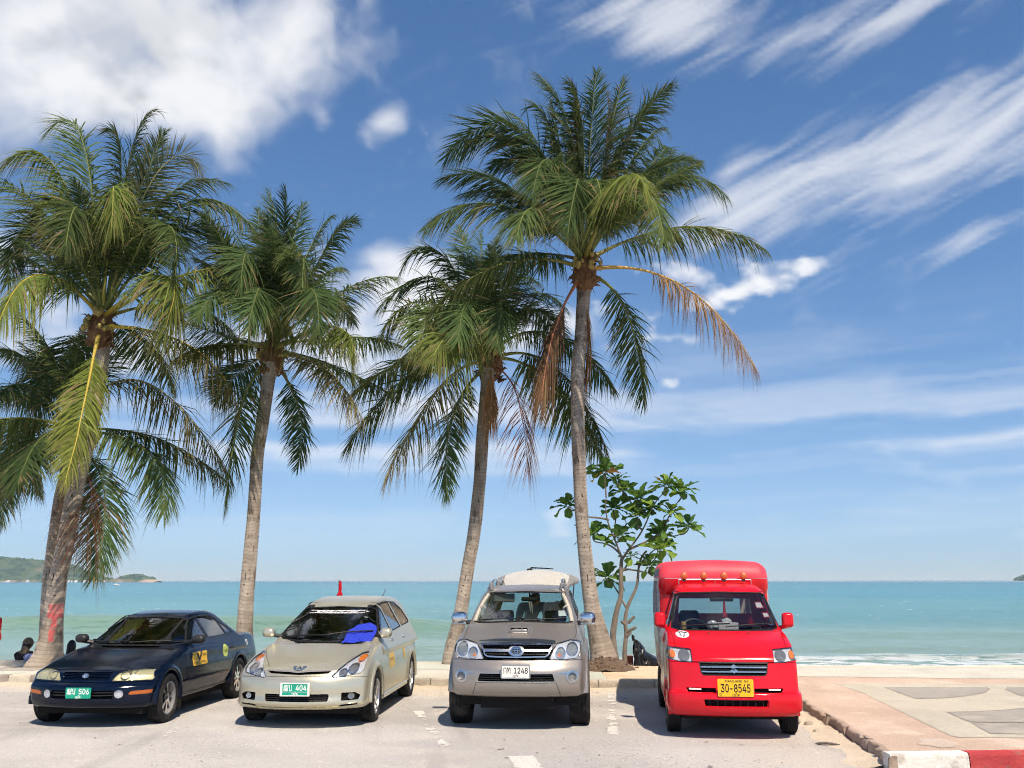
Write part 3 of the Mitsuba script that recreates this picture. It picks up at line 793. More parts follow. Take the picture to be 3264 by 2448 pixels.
PALMS = {
 'A': dict(hub=[-8.75, 19.0, 7.02],
  trunk=[[-9.193, 19.0, 0.1, 0.41], [-9.171, 19.0, 0.369, 0.274], [-9.134, 19.0, 0.723, 0.216], [-9.12, 19.0, 1.034, 0.189], [-9.083, 19.0, 1.755, 0.172], [-9.017, 19.0, 2.303, 0.159], [-8.93, 19.0, 3.608, 0.156], [-8.803, 19.0, 4.855, 0.154], [-8.731, 19.0, 5.837, 0.146], [-8.699, 19.0, 6.437, 0.142], [-8.722, 19.0, 6.892, 0.177]],
  fronds=[
   [[-9.35, 17.61, 7.78], [-9.45, 16.48, 6.49], 'y'],
   [[-6.97, 17.9, 7.83], [-6.59, 17.0, 6.31], 'y'],
   [[-8.23, 17.46, 5.14], [-7.75, 16.2, 3.46], 'Y'],
   [[-10.37, 20.76, 6.85], [-11.66, 22.2, 6.02], 'g'],
   [[-8.66, 21.08, 7.3], [-8.45, 22.78, 6.51], 'g'],
   [[-6.56, 18.23, 6.48], [-5.33, 17.6, 5.09], 'Y2'],
   [[-7.23, 19.0, 9.83], [-5.67, 19.0, 9.35], 'g'],
   [[-8.45, 19.0, 11.04], [-8.01, 19.0, 12.11], 'g'],
   [[-9.51, 19.0, 11.22], [-10.32, 19.0, 11.67], 'g'],
   [[-10.09, 19.0, 10.72], [-11.23, 19.0, 10.81], 'y2'],
   [[-10.59, 19.0, 9.96], [-11.5, 19.0, 10.23], 'g'],
   [[-7.75, 19.0, 10.72], [-6.8, 19.0, 10.54], 'p'],
   [[-10.81, 19.66, 8.85], [-12.17, 20.2, 9.18], 'd'],
   [[-6.14, 19.0, 8.38], [-4.71, 19.0, 6.96], 'y2'],
   [[-8.29, 18.01, 9.71], [-7.89, 17.2, 8.63], 'y2'],
   [[-8.63, 19.0, 10.68], [-9.05, 19.0, 11.63], 'g'],
   [[-7.65, 19.0, 9.96], [-6.27, 19.0, 10.36], 'g'],
   [[-8.68, 17.46, 9.06], [-8.31, 16.2, 7.86], 'g'],
   [[-7.27, 18.07, 8.98], [-6.59, 17.3, 7.65], 'g'],
   [[-9.97, 19.0, 9.96], [-10.6, 19.0, 8.91], 'g'],
   [[-6.99, 19.0, 9.35], [-5.89, 19.0, 8.23], 'd'],
   [[-9.27, 19.88, 9.97], [-9.85, 20.6, 9.04], 'd'],
   [[-8.51, 19.5, 9.9], [-8.33, 19.9, 8.89], 'd'],
   [[-10.4, 19.0, 9.35], [-10.92, 19.0, 8.06], 'd'],
   [[-8.21, 19.0, 10.14], [-7.67, 19.0, 11.56], 'g'],
   [[-7.49, 20.62, 8.04], [-6.7, 21.94, 7.57], 'g'],
  ]),
 'A2': dict(hub=[-9.85, 20.3, 4.96],
  trunk=[[-9.759, 20.3, 0.1, 0.195], [-9.842, 20.3, 0.601, 0.142], [-9.869, 20.3, 0.953, 0.133], [-9.894, 20.3, 2.337, 0.135], [-9.894, 20.3, 3.51, 0.136], [-9.831, 20.3, 4.199, 0.132], [-9.826, 20.3, 4.753, 0.133], [-9.831, 20.3, 4.908, 0.159]],
  fronds=[
   [[-7.84, 20.3, 4.89], [-6.3, 20.3, 3.94], 'g'],
   [[-7.9, 19.7, 4.57], [-7.14, 19.2, 3.14], 'g'],
   [[-8.22, 20.3, 6.16], [-6.25, 20.3, 4.15], 'y3'],
   [[-8.62, 19.61, 3.67], [-8.47, 19.04, 1.86], 'd'],
   [[-8.64, 19.09, 3.5], [-8.39, 18.1, 2.33], 'n2'],
   [[-10.42, 19.38, 4.75], [-10.16, 18.62, 2.92], 'g'],
   [[-11.57, 21.95, 4.74], [-11.94, 23.3, 3.97], 'g'],
   [[-10.48, 19.14, 5.15], [-10.64, 18.2, 4.73], 'y2'],
   [[-11.31, 21.46, 6.05], [-12.95, 22.4, 6.4], 'g'],
   [[-11.06, 21.02, 6.71], [-12.4, 21.6, 7.2], 'd'],
   [[-10.86, 21.29, 6.77], [-11.78, 22.1, 7.86], 'd'],
   [[-9.81, 21.69, 6.81], [-9.64, 22.82, 7.67], 'd'],
   [[-11.55, 21.35, 5.24], [-12.02, 22.2, 3.67], 'd'],
   [[-10.15, 21.51, 7.08], [-10.4, 22.5, 8.29], 'd'],
   [[-10.01, 18.45, 5.72], [-9.81, 16.94, 4.77], 'd'],
   [[-9.38, 18.21, 4.57], [-8.79, 16.5, 3.49], 'd'],
  ]),
 'B': dict(hub=[-5.22, 19.6, 6.56],
  trunk=[[-5.427, 19.6, 0.1, 0.217], [-5.478, 19.6, 0.918, 0.157], [-5.476, 19.6, 1.847, 0.144], [-5.467, 19.6, 2.509, 0.135], [-5.456, 19.6, 3.151, 0.131], [-5.451, 19.6, 4.245, 0.128], [-5.364, 19.6, 5.142, 0.129], [-5.264, 19.6, 6.047, 0.135], [-5.225, 19.6, 6.428, 0.171]],
  fronds=[
   [[-5.25, 19.6, 8.9], [-5.48, 19.6, 10.43], 'd'],
   [[-4.98, 18.91, 8.74], [-4.8, 18.34, 9.93], 'd'],
   [[-5.16, 20.32, 9.26], [-5.05, 20.9, 10.68], 'd'],
   [[-5.71, 20.26, 9.03], [-6.13, 20.8, 10.48], 'd'],
   [[-4.59, 20.1, 9.33], [-4.25, 20.5, 10.18], 'd'],
   [[-4.21, 20.1, 9.33], [-3.66, 20.5, 10.1], 'g'],
   [[-3.56, 18.91, 7.9], [-2.43, 18.34, 7.98], 'g'],
   [[-3.64, 18.12, 6.85], [-2.94, 16.9, 5.98], 'y2'],
   [[-3.82, 20.76, 7.34], [-2.73, 21.7, 7.38], 'g'],
   [[-4.13, 20.99, 6.7], [-2.77, 22.12, 6.13], 'd'],
   [[-3.79, 18.45, 6.02], [-2.9, 17.5, 4.8], 'y3'],
   [[-4.74, 20.29, 5.49], [-4.85, 20.86, 4.3], 'd'],
   [[-5.66, 19.02, 5.35], [-5.77, 18.55, 3.24], 'g'],
   [[-6.86, 20.52, 7.08], [-7.97, 21.28, 6.92], 'y2'],
   [[-6.57, 20.76, 7.34], [-7.95, 21.7, 7.95], 'g'],
   [[-6.67, 20.15, 9.5], [-7.28, 20.6, 9.98], 'd'],
   [[-4.56, 18.5, 8.5], [-4.1, 17.6, 7.39], 'g'],
   [[-4.99, 18.33, 8.21], [-4.74, 17.29, 8.61], 'd'],
   [[-5.4, 18.06, 8.34], [-5.14, 16.8, 7.22], 'd'],
   [[-4.59, 20.92, 8.75], [-4.17, 22.0, 9.44], 'g'],
   [[-5.7, 18.21, 7.67], [-5.98, 17.08, 6.73], 'd'],
   [[-4.13, 17.89, 7.57], [-3.5, 16.5, 6.32], 'd'],
   [[-5.09, 17.89, 7.57], [-4.81, 16.5, 6.32], 'd'],
   [[-4.72, 18.33, 7.98], [-4.29, 17.29, 8.29], 'g'],
   [[-6.43, 21.45, 6.65], [-7.52, 22.96, 6.24], 'd'],
   [[-4.64, 21.25, 8.44], [-4.07, 22.6, 8.21], 'd'],
  ]),
 'C': dict(hub=[-0.47, 19.6, 6.42],
  trunk=[[-1.242, 19.6, 0.1, 0.188], [-1.2, 19.6, 0.46, 0.156], [-1.101, 19.6, 0.918, 0.138], [-0.923, 19.6, 2.035, 0.13], [-0.758, 19.6, 3.103, 0.131], [-0.668, 19.6, 4.136, 0.128], [-0.615, 19.6, 5.032, 0.129], [-0.55, 19.6, 5.771, 0.13], [-0.492, 19.6, 6.273, 0.171]],
  fronds=[
   [[-2.1, 19.05, 6.11], [-3.37, 18.6, 4.44], 'g'],
   [[-1.46, 18.68, 5.74], [-2.51, 17.92, 3.73], 'y3'],
   [[-1.2, 18.91, 5.19], [-1.33, 18.34, 3.44], 'd'],
   [[-2.12, 20.76, 6.89], [-3.82, 21.7, 6.15], 'g'],
   [[-1.63, 19.6, 8.98], [-2.5, 19.6, 8.56], 'd'],
   [[-1.79, 20.1, 8.55], [-3.01, 20.5, 7.93], 'd'],
   [[-1.87, 18.45, 7.46], [-2.57, 17.5, 6.46], 'g'],
   [[-0.99, 17.62, 6.66], [-1.36, 16.0, 5.73], 'y2'],
   [[-0.9, 20.52, 8.65], [-1.27, 21.28, 10.25], 'd'],
   [[-0.72, 20.43, 8.61], [-0.76, 21.1, 10.08], 'd'],
   [[-0.46, 18.68, 7.95], [-0.29, 17.92, 8.63], 'd'],
   [[0.92, 20.29, 7.27], [2.37, 20.86, 6.11], 'g'],
   [[1.01, 20.54, 6.53], [2.25, 21.3, 4.73], 'g'],
   [[0.76, 20.76, 6.31], [2.22, 21.7, 4.52], 'g'],
   [[-0.43, 18.78, 5.6], [-0.49, 18.1, 4.78], 'n'],
   [[0.1, 18.91, 5.55], [0.36, 18.34, 3.89], 'n2'],
   [[0.42, 20.92, 8.4], [1.38, 22.0, 8.35], 'd'],
   [[0.07, 21.09, 8.69], [0.74, 22.3, 9.14], 'd'],
   [[-1.32, 17.98, 7.16], [-1.81, 16.66, 5.96], 'g'],
   [[-0.78, 17.73, 7.24], [-0.94, 16.2, 6.06], 'd'],
   [[-0.25, 17.89, 7.29], [-0.23, 16.5, 6.07], 'd'],
   [[0.06, 18.33, 7.1], [0.42, 17.29, 7.1], 'd'],
   [[0.51, 20.99, 8.05], [1.23, 22.12, 7.42], 'd'],
   [[-1.47, 21.42, 7.24], [-2.62, 22.9, 7.17], 'd'],
   [[-1.42, 18.45, 6.73], [-2.33, 17.5, 5.87], 'g'],
  ]),
 'D': dict(hub=[1.53, 18.6, 8.15],
  trunk=[[1.785, 18.6, 0.1, 0.321], [1.762, 18.6, 0.356, 0.246], [1.714, 18.6, 0.615, 0.206], [1.64, 18.6, 0.963, 0.171], [1.557, 18.6, 1.401, 0.149], [1.454, 18.6, 2.292, 0.133], [1.393, 18.6, 3.036, 0.129], [1.352, 18.6, 4.017, 0.131], [1.332, 18.6, 5.173, 0.132], [1.344, 18.6, 5.957, 0.133], [1.443, 18.6, 6.834, 0.13], [1.504, 18.6, 7.647, 0.136], [1.529, 18.6, 7.993, 0.185]],
  fronds=[
   [[3.67, 18.6, 9.18], [5.31, 18.6, 8.66], 'g2'],
   [[3.62, 18.6, 7.86], [5.05, 18.6, 6.0], 'o'],
   [[3.31, 18.6, 10.27], [4.68, 18.6, 9.89], 'g'],
   [[2.46, 19.18, 7.46], [2.79, 19.65, 5.54], 'g'],
   [[2.48, 18.6, 11.14], [3.48, 18.6, 12.46], 'g'],
   [[2.75, 18.6, 10.95], [3.38, 18.6, 11.39], 'g'],
   [[1.72, 18.6, 11.29], [1.84, 18.6, 12.81], 'd'],
   [[2.13, 18.6, 11.29], [2.45, 18.6, 12.59], 'g'],
   [[1.27, 18.6, 11.29], [0.64, 18.6, 12.79], 'd'],
   [[1.48, 18.6, 10.8], [1.44, 18.6, 12.38], 'g2'],
   [[0.18, 18.6, 11.39], [-1.42, 18.6, 10.8], 'd'],
   [[-0.14, 18.6, 10.13], [-1.48, 18.6, 10.27], 'd'],
   [[-0.32, 18.6, 9.7], [-1.86, 18.6, 9.18], 'g'],
   [[-0.13, 17.55, 8.01], [-1.48, 16.7, 6.73], 'g2'],
   [[0.47, 20.22, 9.16], [-0.87, 21.54, 9.42], 'd'],
   [[0.9, 18.02, 6.86], [0.62, 17.55, 5.27], 'n3'],
   [[1.6, 18.6, 6.79], [1.47, 18.6, 5.6], 'n'],
   [[2.0, 16.62, 9.2], [2.2, 15.0, 8.63], 'y2'],
   [[0.86, 18.6, 11.39], [0.27, 18.6, 11.93], 'd'],
   [[0.54, 18.71, 10.61], [-0.46, 18.8, 10.56], 'd'],
   [[1.71, 17.72, 9.87], [1.86, 17.0, 8.37], 'g'],
   [[1.32, 17.12, 9.59], [1.06, 15.9, 7.99], 'd'],
   [[2.49, 17.34, 9.34], [2.82, 16.3, 7.98], 'g'],
   [[0.57, 17.01, 8.93], [0.07, 15.7, 7.83], 'g'],
   [[3.16, 19.21, 10.94], [3.49, 19.7, 11.49], 'd'],
   [[0.85, 17.55, 10.16], [0.36, 16.7, 9.06], 'd'],
   [[2.08, 18.6, 11.14], [2.11, 18.6, 12.43], 'm'],
   [[1.54, 18.6, 11.39], [1.19, 18.6, 12.59], 'g'],
   [[1.04, 18.6, 11.05], [0.91, 18.6, 12.03], 'g'],
   [[2.25, 18.6, 10.95], [2.92, 18.6, 11.93], 'g'],
   [[0.63, 18.6, 10.95], [-0.14, 18.6, 11.83], 'g'],
   [[0.27, 18.93, 10.03], [-1.11, 19.2, 10.15], 'g'],
   [[2.82, 18.88, 10.4], [4.16, 19.1, 10.89], 'g'],
   [[0.27, 18.6, 10.95], [-0.91, 18.6, 11.14], 'd'],
  ]),
}
PALM_LABELS = {'A': 'stout coconut palm at far left with yellow lower fronds and red mark on trunk',
               'A2': 'coconut palm close behind the red marked palm, its crown lower than the others',
               'B': 'coconut palm rising behind the dark blue sedan and the gold minivan',
               'C': 'coconut palm behind the grey brown sport utility with a dried brown frond on its trunk',
               'D': 'tallest coconut palm, in a soil mound, dead orange frond reaching right'}
for pi_, (pk, pd) in enumerate(PALMS.items()):
    pt = thing('coconut_palm', PALM_LABELS[pk], 'palm tree', 'coconut palms along the beach pavement')
    make_trunk(pd['trunk'], pt, 'palm_bark_marked' if pk == 'A' else 'palm_bark', 3 + pi_, roots={'A': .35, 'A2': .3, 'D': .5}.get(pk, .3))
    make_hub(pd['hub'], pt, 20 + pi_, {'A': 16, 'D': 12, 'C': 8, 'B': 4}.get(pk, 0))
    for fi, (md, tp, kd) in enumerate(pd['fronds']):
        make_frond(pd['hub'], md, tp, kd, 1000 * pi_ + fi, pt)
    rr = np.random.default_rng(40 + pi_)
    for fi in range(5):     # young fronds in the heart of the crown
        a, e, Lf = rr.uniform(0, 2 * np.pi), math.radians(rr.uniform(48, 84)), rr.uniform(2.2, 3.4)
        o = np.array([math.cos(a), math.sin(a), 0])
        h = np.array(pd['hub'])
        md = h + o * Lf * .5 * math.cos(e) + [0, 0, Lf * .5 * math.sin(e) + .1]
        tp = h + o * Lf * (math.cos(e) * 1.1 + .12) + [0, 0, Lf * math.sin(e) * .86]
        make_frond(h, md, tp, ('d', 'g')[fi % 2], 1000 * pi_ + 500 + fi, pt)

# ------------------------------------------------------------------ vehicle kit: bodies are smooth implicit solids, cut into panels
def rmax(a, b, r):
    return np.minimum(np.maximum(a, b), -r) + np.sqrt(np.maximum(a + r, 0) ** 2 + np.maximum(b + r, 0) ** 2)


def rmin(a, b, r):
    return -rmax(-a, -b, r)


def path(*segs):
    """closed outline from runs of points: each run is a smooth curve, runs meet in corners"""
    out = []
    for s in segs:
        if len(s) > 2:
            out += list(map(tuple, spline(s, 12 * len(s))))
        else:
            out += [tuple(map(float, q)) for q in s]
    return Polygon(out).buffer(0)


class Profile:
    """signed distance to an outline, kept on a fine grid"""
    def __init__(self, poly, h=0.01, pad=0.35, blur=1.2):
        x0, y0, x1, y1 = poly.bounds
        self.o, self.h = np.array([x0 - pad, y0 - pad]), h
        gx, gy = np.arange(x0 - pad, x1 + pad, h), np.arange(y0 - pad, y1 + pad, h)
        inside = shapely.contains_xy(poly, *np.meshgrid(gx, gy, indexing='ij'))
        pts = np.array(poly.exterior.segmentize(0.004).coords)
        from scipy.spatial import cKDTree
        d, _ = cKDTree(pts).query(np.stack(np.meshgrid(gx, gy, indexing='ij'), -1).reshape(-1, 2))
        d = d.reshape(inside.shape)
        self.g = ndimage.gaussian_filter(np.where(inside, -d, d), blur)
        self.c = ndimage.spline_filter(self.g, 3)

    def __call__(self, x, y, order=1):
        sh = np.broadcast_shapes(np.shape(x), np.shape(y))
        q = np.stack([np.broadcast_to((x - self.o[0]) / self.h, sh).ravel(), np.broadcast_to((y - self.o[1]) / self.h, sh).ravel()])
        return ndimage.map_coordinates(self.c if order == 3 else self.g, q, order=order, mode='nearest', prefilter=False).reshape(sh)


def pc(xs, ys):
    f = interpolate.PchipInterpolator(xs, ys)
    return lambda t: f(np.clip(t, xs[0], xs[-1]))


def surface_nets(F, lo, hi, h, level=0.0):
    ax = [np.arange(a, b + h, h) for a, b in zip(lo, hi)]
    X, Y, Z = np.meshgrid(*ax, indexing='ij', sparse=True)
    f = F(X, Y, Z) - level
    f = np.where(np.abs(f) < 1e-7, 1e-7, f)
    s = f < 0
    n = np.array(f.shape) - 1
    cnt, acc = np.zeros(n), np.zeros((*n, 3))
    for axis in range(3):
        o = [a for a in range(3) if a != axis]
        for i in (0, 1):
            for j in (0, 1):
                sl0, sl1 = [None] * 3, [None] * 3
                sl0[axis], sl1[axis] = slice(0, -1), slice(1, None)
                for a, b in zip(o, (i, j)):
                    sl0[a] = sl1[a] = slice(b, b - 1 if b - 1 < 0 else None)
                a0, a1 = f[tuple(sl0)], f[tuple(sl1)]
                c = (a0 < 0) != (a1 < 0)
                t = np.where(c, a0 / np.where(c, a0 - a1, 1), 0)
                cnt += c
                acc[..., axis] += np.where(c, t, 0)
                acc[..., o[0]] += c * i
                acc[..., o[1]] += c * j
    act = cnt > 0
    idx = np.full(n, -1)
    idx[act] = np.arange(act.sum())
    ijk = np.argwhere(act)
    V = np.array(lo) + h * (ijk + acc[act] / cnt[act][:, None])
    faces = []
    for axis in range(3):
        o = [(axis + 1) % 3, (axis + 2) % 3]
        sl0, sl1 = [slice(1, -1)] * 3, [slice(1, -1)] * 3
        sl0[axis], sl1[axis] = slice(0, -1), slice(1, None)
        a0, a1 = s[tuple(sl0)], s[tuple(sl1)]
        for flag in (True, False):
            e = np.argwhere((a0 != a1) & (a0 == flag))
            if len(e) == 0:
                continue
            e[:, o[0]] += 1
            e[:, o[1]] += 1
            q = []
            for d0, d1 in ((0, 0), (-1, 0), (-1, -1), (0, -1)):
                c = e.copy()
                c[:, o[0]] += d0
                c[:, o[1]] += d1
                q.append(idx[c[:, 0], c[:, 1], c[:, 2]])
            q = np.stack(q, 1)
            faces.append(q if flag else q[:, ::-1])
    Q = np.vstack(faces)
    Fc = np.vstack([Q[:, [0, 1, 2]], Q[:, [0, 2, 3]]])
    return V, Fc


class Car:
    def __init__(self, key, F, lo, hi, place, yaw, h=0.026, thick=0.035):
        self.key, self.Fv, self.lo, self.hi = key, F, lo, hi
        self.tw = T().translate([*place, 0]).rotate([0, 0, 1], -yaw)
        self.O = self.solid(0.0, h)
        self.I = self.solid(-thick, h * 1.35)
        self.B = self.O - self.I
        self.inner = {}

    def F(self, P):
        return self.Fv(P[:, 0], P[:, 1], P[:, 2], 3)

    def grad(self, P, e=0.006):
        g = np.stack([self.F(P + d) - self.F(P - d) for d in np.eye(3) * e], 1) / (2 * e)
        return g

    def solid(self, level, h, ymax=None):
        for k in (1, .94, 1.07, .88, .8):        # a few grids touch themselves in an edge; another spacing does not
            m = self.solid_once(level, h * k, ymax)
            if m.status() == m3.Error.NoError:
                return m
        raise RuntimeError(f'{self.key} {level}: {m.status()}')

    def solid_once(self, level, h, ymax):
        hi = self.hi if ymax is None else (self.hi[0], ymax + 2 * h, self.hi[2])
        fn = (lambda x, y, z: self.Fv(x, y, z, 1)) if ymax is None else (lambda x, y, z: np.maximum(self.Fv(x, y, z, 1), y - ymax + level))
        V, Fc = surface_nets(fn, self.lo, hi, h, level)
        free = np.full(len(V), True) if ymax is None else V[:, 1] < ymax - 1.5 * h
        for _ in range(2 if level == 0 else 1):
            U = V[free]
            g = self.grad(U)
            st = ((self.F(U) - level) / np.maximum((g * g).sum(1), 0.1))[:, None] * g
            ln = np.linalg.norm(st, axis=1, keepdims=True)
            V[free] = U - st * np.minimum(1, 0.4 * h / np.maximum(ln, 1e-9))
        return Manifold(m3.Mesh(vert_properties=V.astype(np.float32), tri_verts=Fc.astype(np.uint32)))

    def inset(self, d, h=0.035, ymax=1.25):
        """the body shrunk by d (grown when negative); only its front part unless ymax is None"""
        if (d, ymax) not in self.inner:
            self.inner[d, ymax] = self.solid(-d, h, ymax)
        return self.inner[d, ymax]

    # prisms: view 'front' takes (x, z), 'side' (y, z), 'top' (x, y); a..b is the range along the third axis
    @staticmethod
    def prism(poly, view, a, b, grow=0.0):
        poly = poly if hasattr(poly, 'exterior') or hasattr(poly, 'geoms') else Polygon(poly)
        if grow:
            poly = poly.buffer(grow, join_style=1 if grow > 0 else 2)
        cs = CrossSection([np.array(r.coords)[:-1] for g in getattr(poly, 'geoms', [poly]) for r in [g.exterior, *g.interiors]], m3.FillRule.EvenOdd)
        if view == 'front':
            return cs.extrude(b - a).translate((0, 0, -b)).transform(np.array([[1, 0, 0, 0], [0, 0, -1, 0], [0, 1, 0, 0.0]]))
        if view == 'side':
            return cs.extrude(b - a).translate((0, 0, a)).transform(np.array([[0, 0, 1, 0], [1, 0, 0, 0], [0, 1, 0, 0.0]]))
        return cs.extrude(b - a).translate((0, 0, a))

    def add(self, name, mesh, mat, parent=None, smooth=30, skin=False, label=None):
        """skin: vertices lying on the body's outer surface take its exact normal"""
        if isinstance(mesh, Manifold):
            ps = mesh.decompose()
            if len(ps) > 1:          # drop crumbs that a cut leaves behind
                vs = [abs(q.volume()) for q in ps]
                mesh = Manifold.compose([q for q, v_ in zip(ps, vs) if v_ > (.6 if name == 'fog_light' else .02) * max(vs)])
            mesh = tm(mesh)
        if len(mesh.faces) == 0:
            return None
        key = numbered((parent or self.key) + '__' + name)
        if skin:
            sm = trimesh.graph.smooth_shade(mesh, angle=math.radians(32), facet_minarea=None)
            v, f, n = meshkit.arrays(sm, True)
            near = np.abs(self.F(v)) < 0.004
            g = self.grad(v[near])
            g /= np.linalg.norm(g, axis=1, keepdims=True) + 1e-9
            ok = (g * n[near]).sum(1) > 0.8
            ii = np.where(near)[0][ok]
            n[ii] = g[ok]
            d = {'type': 'ply', 'filename': meshkit.write_ply((v, f), False, normals=n), 'face_normals': False, 'bsdf': {'type': 'ref', 'id': mat}}
        else:
            d = mikit.ply(mesh, mat, smooth=smooth)
        d['to_world'] = self.tw
        scene[key] = d
        if label:
            tag(key, label)
        return key

    def panel(self, name, poly, view, a, b, mat, gap=0.006, parent=None, depth=0.0, label=None):
        """cut a panel out of the body along a thin gap"""
        R = self.prism(poly, view, a, b, -gap / 2)
        p = self.B ^ R
        self.B = self.B - self.prism(poly, view, a, b, gap / 2)
        if p.num_tri() == 0:
            return None
        return self.add(name, p, mat, parent, skin=True, label=label)

    def hole(self, poly, view, a, b, grow=0.0):
        self.B = self.B - self.prism(poly, view, a, b, grow)

    def drape(self, poly, view, off, far, res=0.05, sgn=1):
        """a sheet of the outline laid on the outer surface, seen along the view axis from the side 'far'"""
        if isinstance(poly, trimesh.Trimesh):
            v2, f = poly.vertices[:, :2], poly.faces
        else:
            poly = poly if hasattr(poly, 'exterior') or hasattr(poly, 'geoms') else Polygon(poly)
            s_ = sheet(poly, 0)
            v2, f = s_.vertices[:, :2], s_.faces
        v3, f = trimesh.remesh.subdivide_to_size(np.c_[v2, np.zeros(len(v2))], f, res, max_iter=14)
        m = trimesh.Trimesh(v3, f, process=True)
        m.merge_vertices()
        uv, f = m.vertices[:, :2], m.faces

        def P(t):
            return np.c_[uv[:, 0], t, uv[:, 1]] if view == 'front' else np.c_[t, uv[:, 0], uv[:, 1]] if view == 'side' else np.c_[uv[:, 0], uv[:, 1], t]
        t = np.full(len(uv), float(far[0]))
        for _ in range(int(abs(far[1] - far[0]) / 0.01) * 2 + 8):
            d = self.F(P(t))
            t = t + np.sign(far[1] - far[0]) * np.clip(d * 0.8, 0, 0.06)
            if (np.abs(d) < 3e-4).all():
                break
        p = P(t)
        g = self.grad(p)
        g /= np.linalg.norm(g, axis=1, keepdims=True) + 1e-9
        p = p + g * off
        if view == 'front' and far[0] < far[1]:
            f = f
        m = trimesh.Trimesh(p, f, process=False)
        flip = (m.face_normals * g[f[:, 0]]).sum(1) < 0
        f = np.where(flip[:, None], f[:, ::-1], f)
        return p, f, g

    def sheet_obj(self, name, poly, view, off, far, mat, parent=None, res=0.05, label=None, mirror=False):
        p, f, g = self.drape(poly, view, off, far, res)
        key = numbered((parent or self.key) + '__' + name)
        scene[key] = {'type': 'ply', 'filename': meshkit.write_ply((p, f), False, normals=g), 'face_normals': False, 'bsdf': {'type': 'ref', 'id': mat}, 'to_world': self.tw}
        if label:
            tag(key, label)
        return key

    def window(self, name, poly, view, a, b, far, glass, seal=0.014, parent=None, label=None):
        poly = poly if hasattr(poly, 'exterior') else Polygon(poly)
        ring = poly.buffer(seal).difference(poly)
        R = self.prism(ring, view, a, b)
        rub = (self.O - self.inset(0.016, .04, None)) ^ R
        self.hole(poly.buffer(seal), view, a, b)
        k = self.sheet_obj(name, poly.buffer(.002), view, -0.007, far, glass, parent, label=label)
        if rub.num_tri():
            self.add('seal', rub.translate((0, 0, 0)), 'black_rubber', k, skin=True)
        return k

    def lamp(self, name, poly, a, b, far, depth=0.07, back='reflector', lens='lens_glass', parent=None, view='front', label=None):
        poly = poly if hasattr(poly, 'exterior') else Polygon(poly)
        poly = poly.buffer(-.012).buffer(.012)
        R = self.prism(poly, view, a, b)
        wall = self.prism(poly.buffer(.004).difference(poly.buffer(-.003)), view, a, b)
        self.hole(poly, view, a, b, 0.002)
        In = self.inset(depth)
        k = self.sheet_obj(name, poly, view, 0.0, far, lens, parent, res=.03, label=label)
        self.add('bowl', ((self.O ^ R) - In) ^ self.inset(depth - .012) if False else ((self.inset(depth - .010) - In) ^ R), back, k, smooth=30)
        self.add('rim', (self.inset(.006) - In) ^ wall, 'dark_plastic', k, smooth=30)
        return k

    def on(self, uv, view, far):
        """point and normal of the outer surface under (u, v); where the ray misses it, lower v until it hits"""
        for dv in np.arange(0, .12, .01):
            q = (uv[0], uv[1] - dv)
            p, f, g = self.drape(trimesh.Trimesh([[q[0], q[1], 0], [q[0] + .002, q[1], 0], [q[0], q[1] + .002, 0]], [[0, 1, 2]], process=False), view, 0.0, far, res=1)
            if abs(self.F(p[:1])[0]) < .004:
                break
        return p[0], g[0]


def ellipse(cx, cy, rx, ry, n=40):
    t = np.linspace(0, 2 * np.pi, n, endpoint=False)
    return Polygon(np.c_[cx + rx * np.cos(t), cy + ry * np.sin(t)])


def mirror_x(poly):
    return [(-x, y) for x, y in poly][::-1]


# lettering: Thai letters as pen strokes in a box one unit high, Latin from the built in face
LOOP = lambda x, y, r=.085: [(x + r * math.cos(t), y + r * math.sin(t)) for t in np.linspace(0, 2 * math.pi, 13)]
THAI = {
    'ก': (.80, [[(.10, 0), (.10, .52), (.0, .64), (.12, .90), (.36, 1.0), (.60, .90), (.66, .70), (.66, 0)]]),
    'ท': (.86, [LOOP(.09, .90), [(.17, .92), (.17, 0)], [(.17, .12), (.48, .92), (.58, 1.0), (.68, .88), (.70, .70), (.70, 0)]]),
    'ข': (.80, [LOOP(.08, .88), [(.15, .82), (.08, .66), (.20, .54), (.20, .10), (.28, .0), (.56, .0), (.64, .10), (.64, 1.0)]]),
    'ฌ': (1.12, [LOOP(.07, .10), [(.13, .04), (.10, .5), (.10, .80), (.22, 1.0), (.36, .84), (.36, .06)], LOOP(.43, .07, .07), [(.36, .30), (.60, .04), (.74, .04), (.84, .14)], [(.64, 1.0), (.64, .12)], LOOP(.72, .08, .07), [(.80, .10), (.95, .0), (.95, 1.0)]]),
    'ภ': (.84, [LOOP(.06, .07), [(.14, .0), (.14, .52), (.04, .64), (.16, .90), (.38, 1.0), (.62, .90), (.68, .70), (.68, 0)]]),
    'ู': (0, [[(-.30, -.14), (-.30, -.40), (-.12, -.42), (-.12, -.14)], LOOP(-.34, -.16, .05)]),
    'เ': (.36, [[(.14, 1.0), (.14, .12)], LOOP(.20, .10)]),
    '็': (0, [[(-.66, 1.18), (-.56, 1.38), (-.40, 1.36), (-.38, 1.20)], [(-.50, 1.36), (-.30, 1.42), (-.16, 1.55)]]),
    'ต': (.84, [[(.10, 0), (.06, .66), (.20, .98), (.36, .84), (.52, .98), (.66, .72), (.66, 0)], LOOP(.34, .36), [(.28, .30), (.12, .10)]]),
}


def thai_poly(text, height, weight=.13, gap=.10):
    x, lines = 0.0, []
    for ch in text:
        w, strokes = THAI[ch]
        lines += [LineString([(x + px, py) for px, py in s]) for s in strokes]
        x += w + (gap if w else 0)
    p = shapely.union_all([l.buffer(weight / 2, quad_segs=3) for l in lines]).simplify(.01)
    return shapely.affinity.scale(p, height, height, origin=(0, 0)), (x - gap) * height


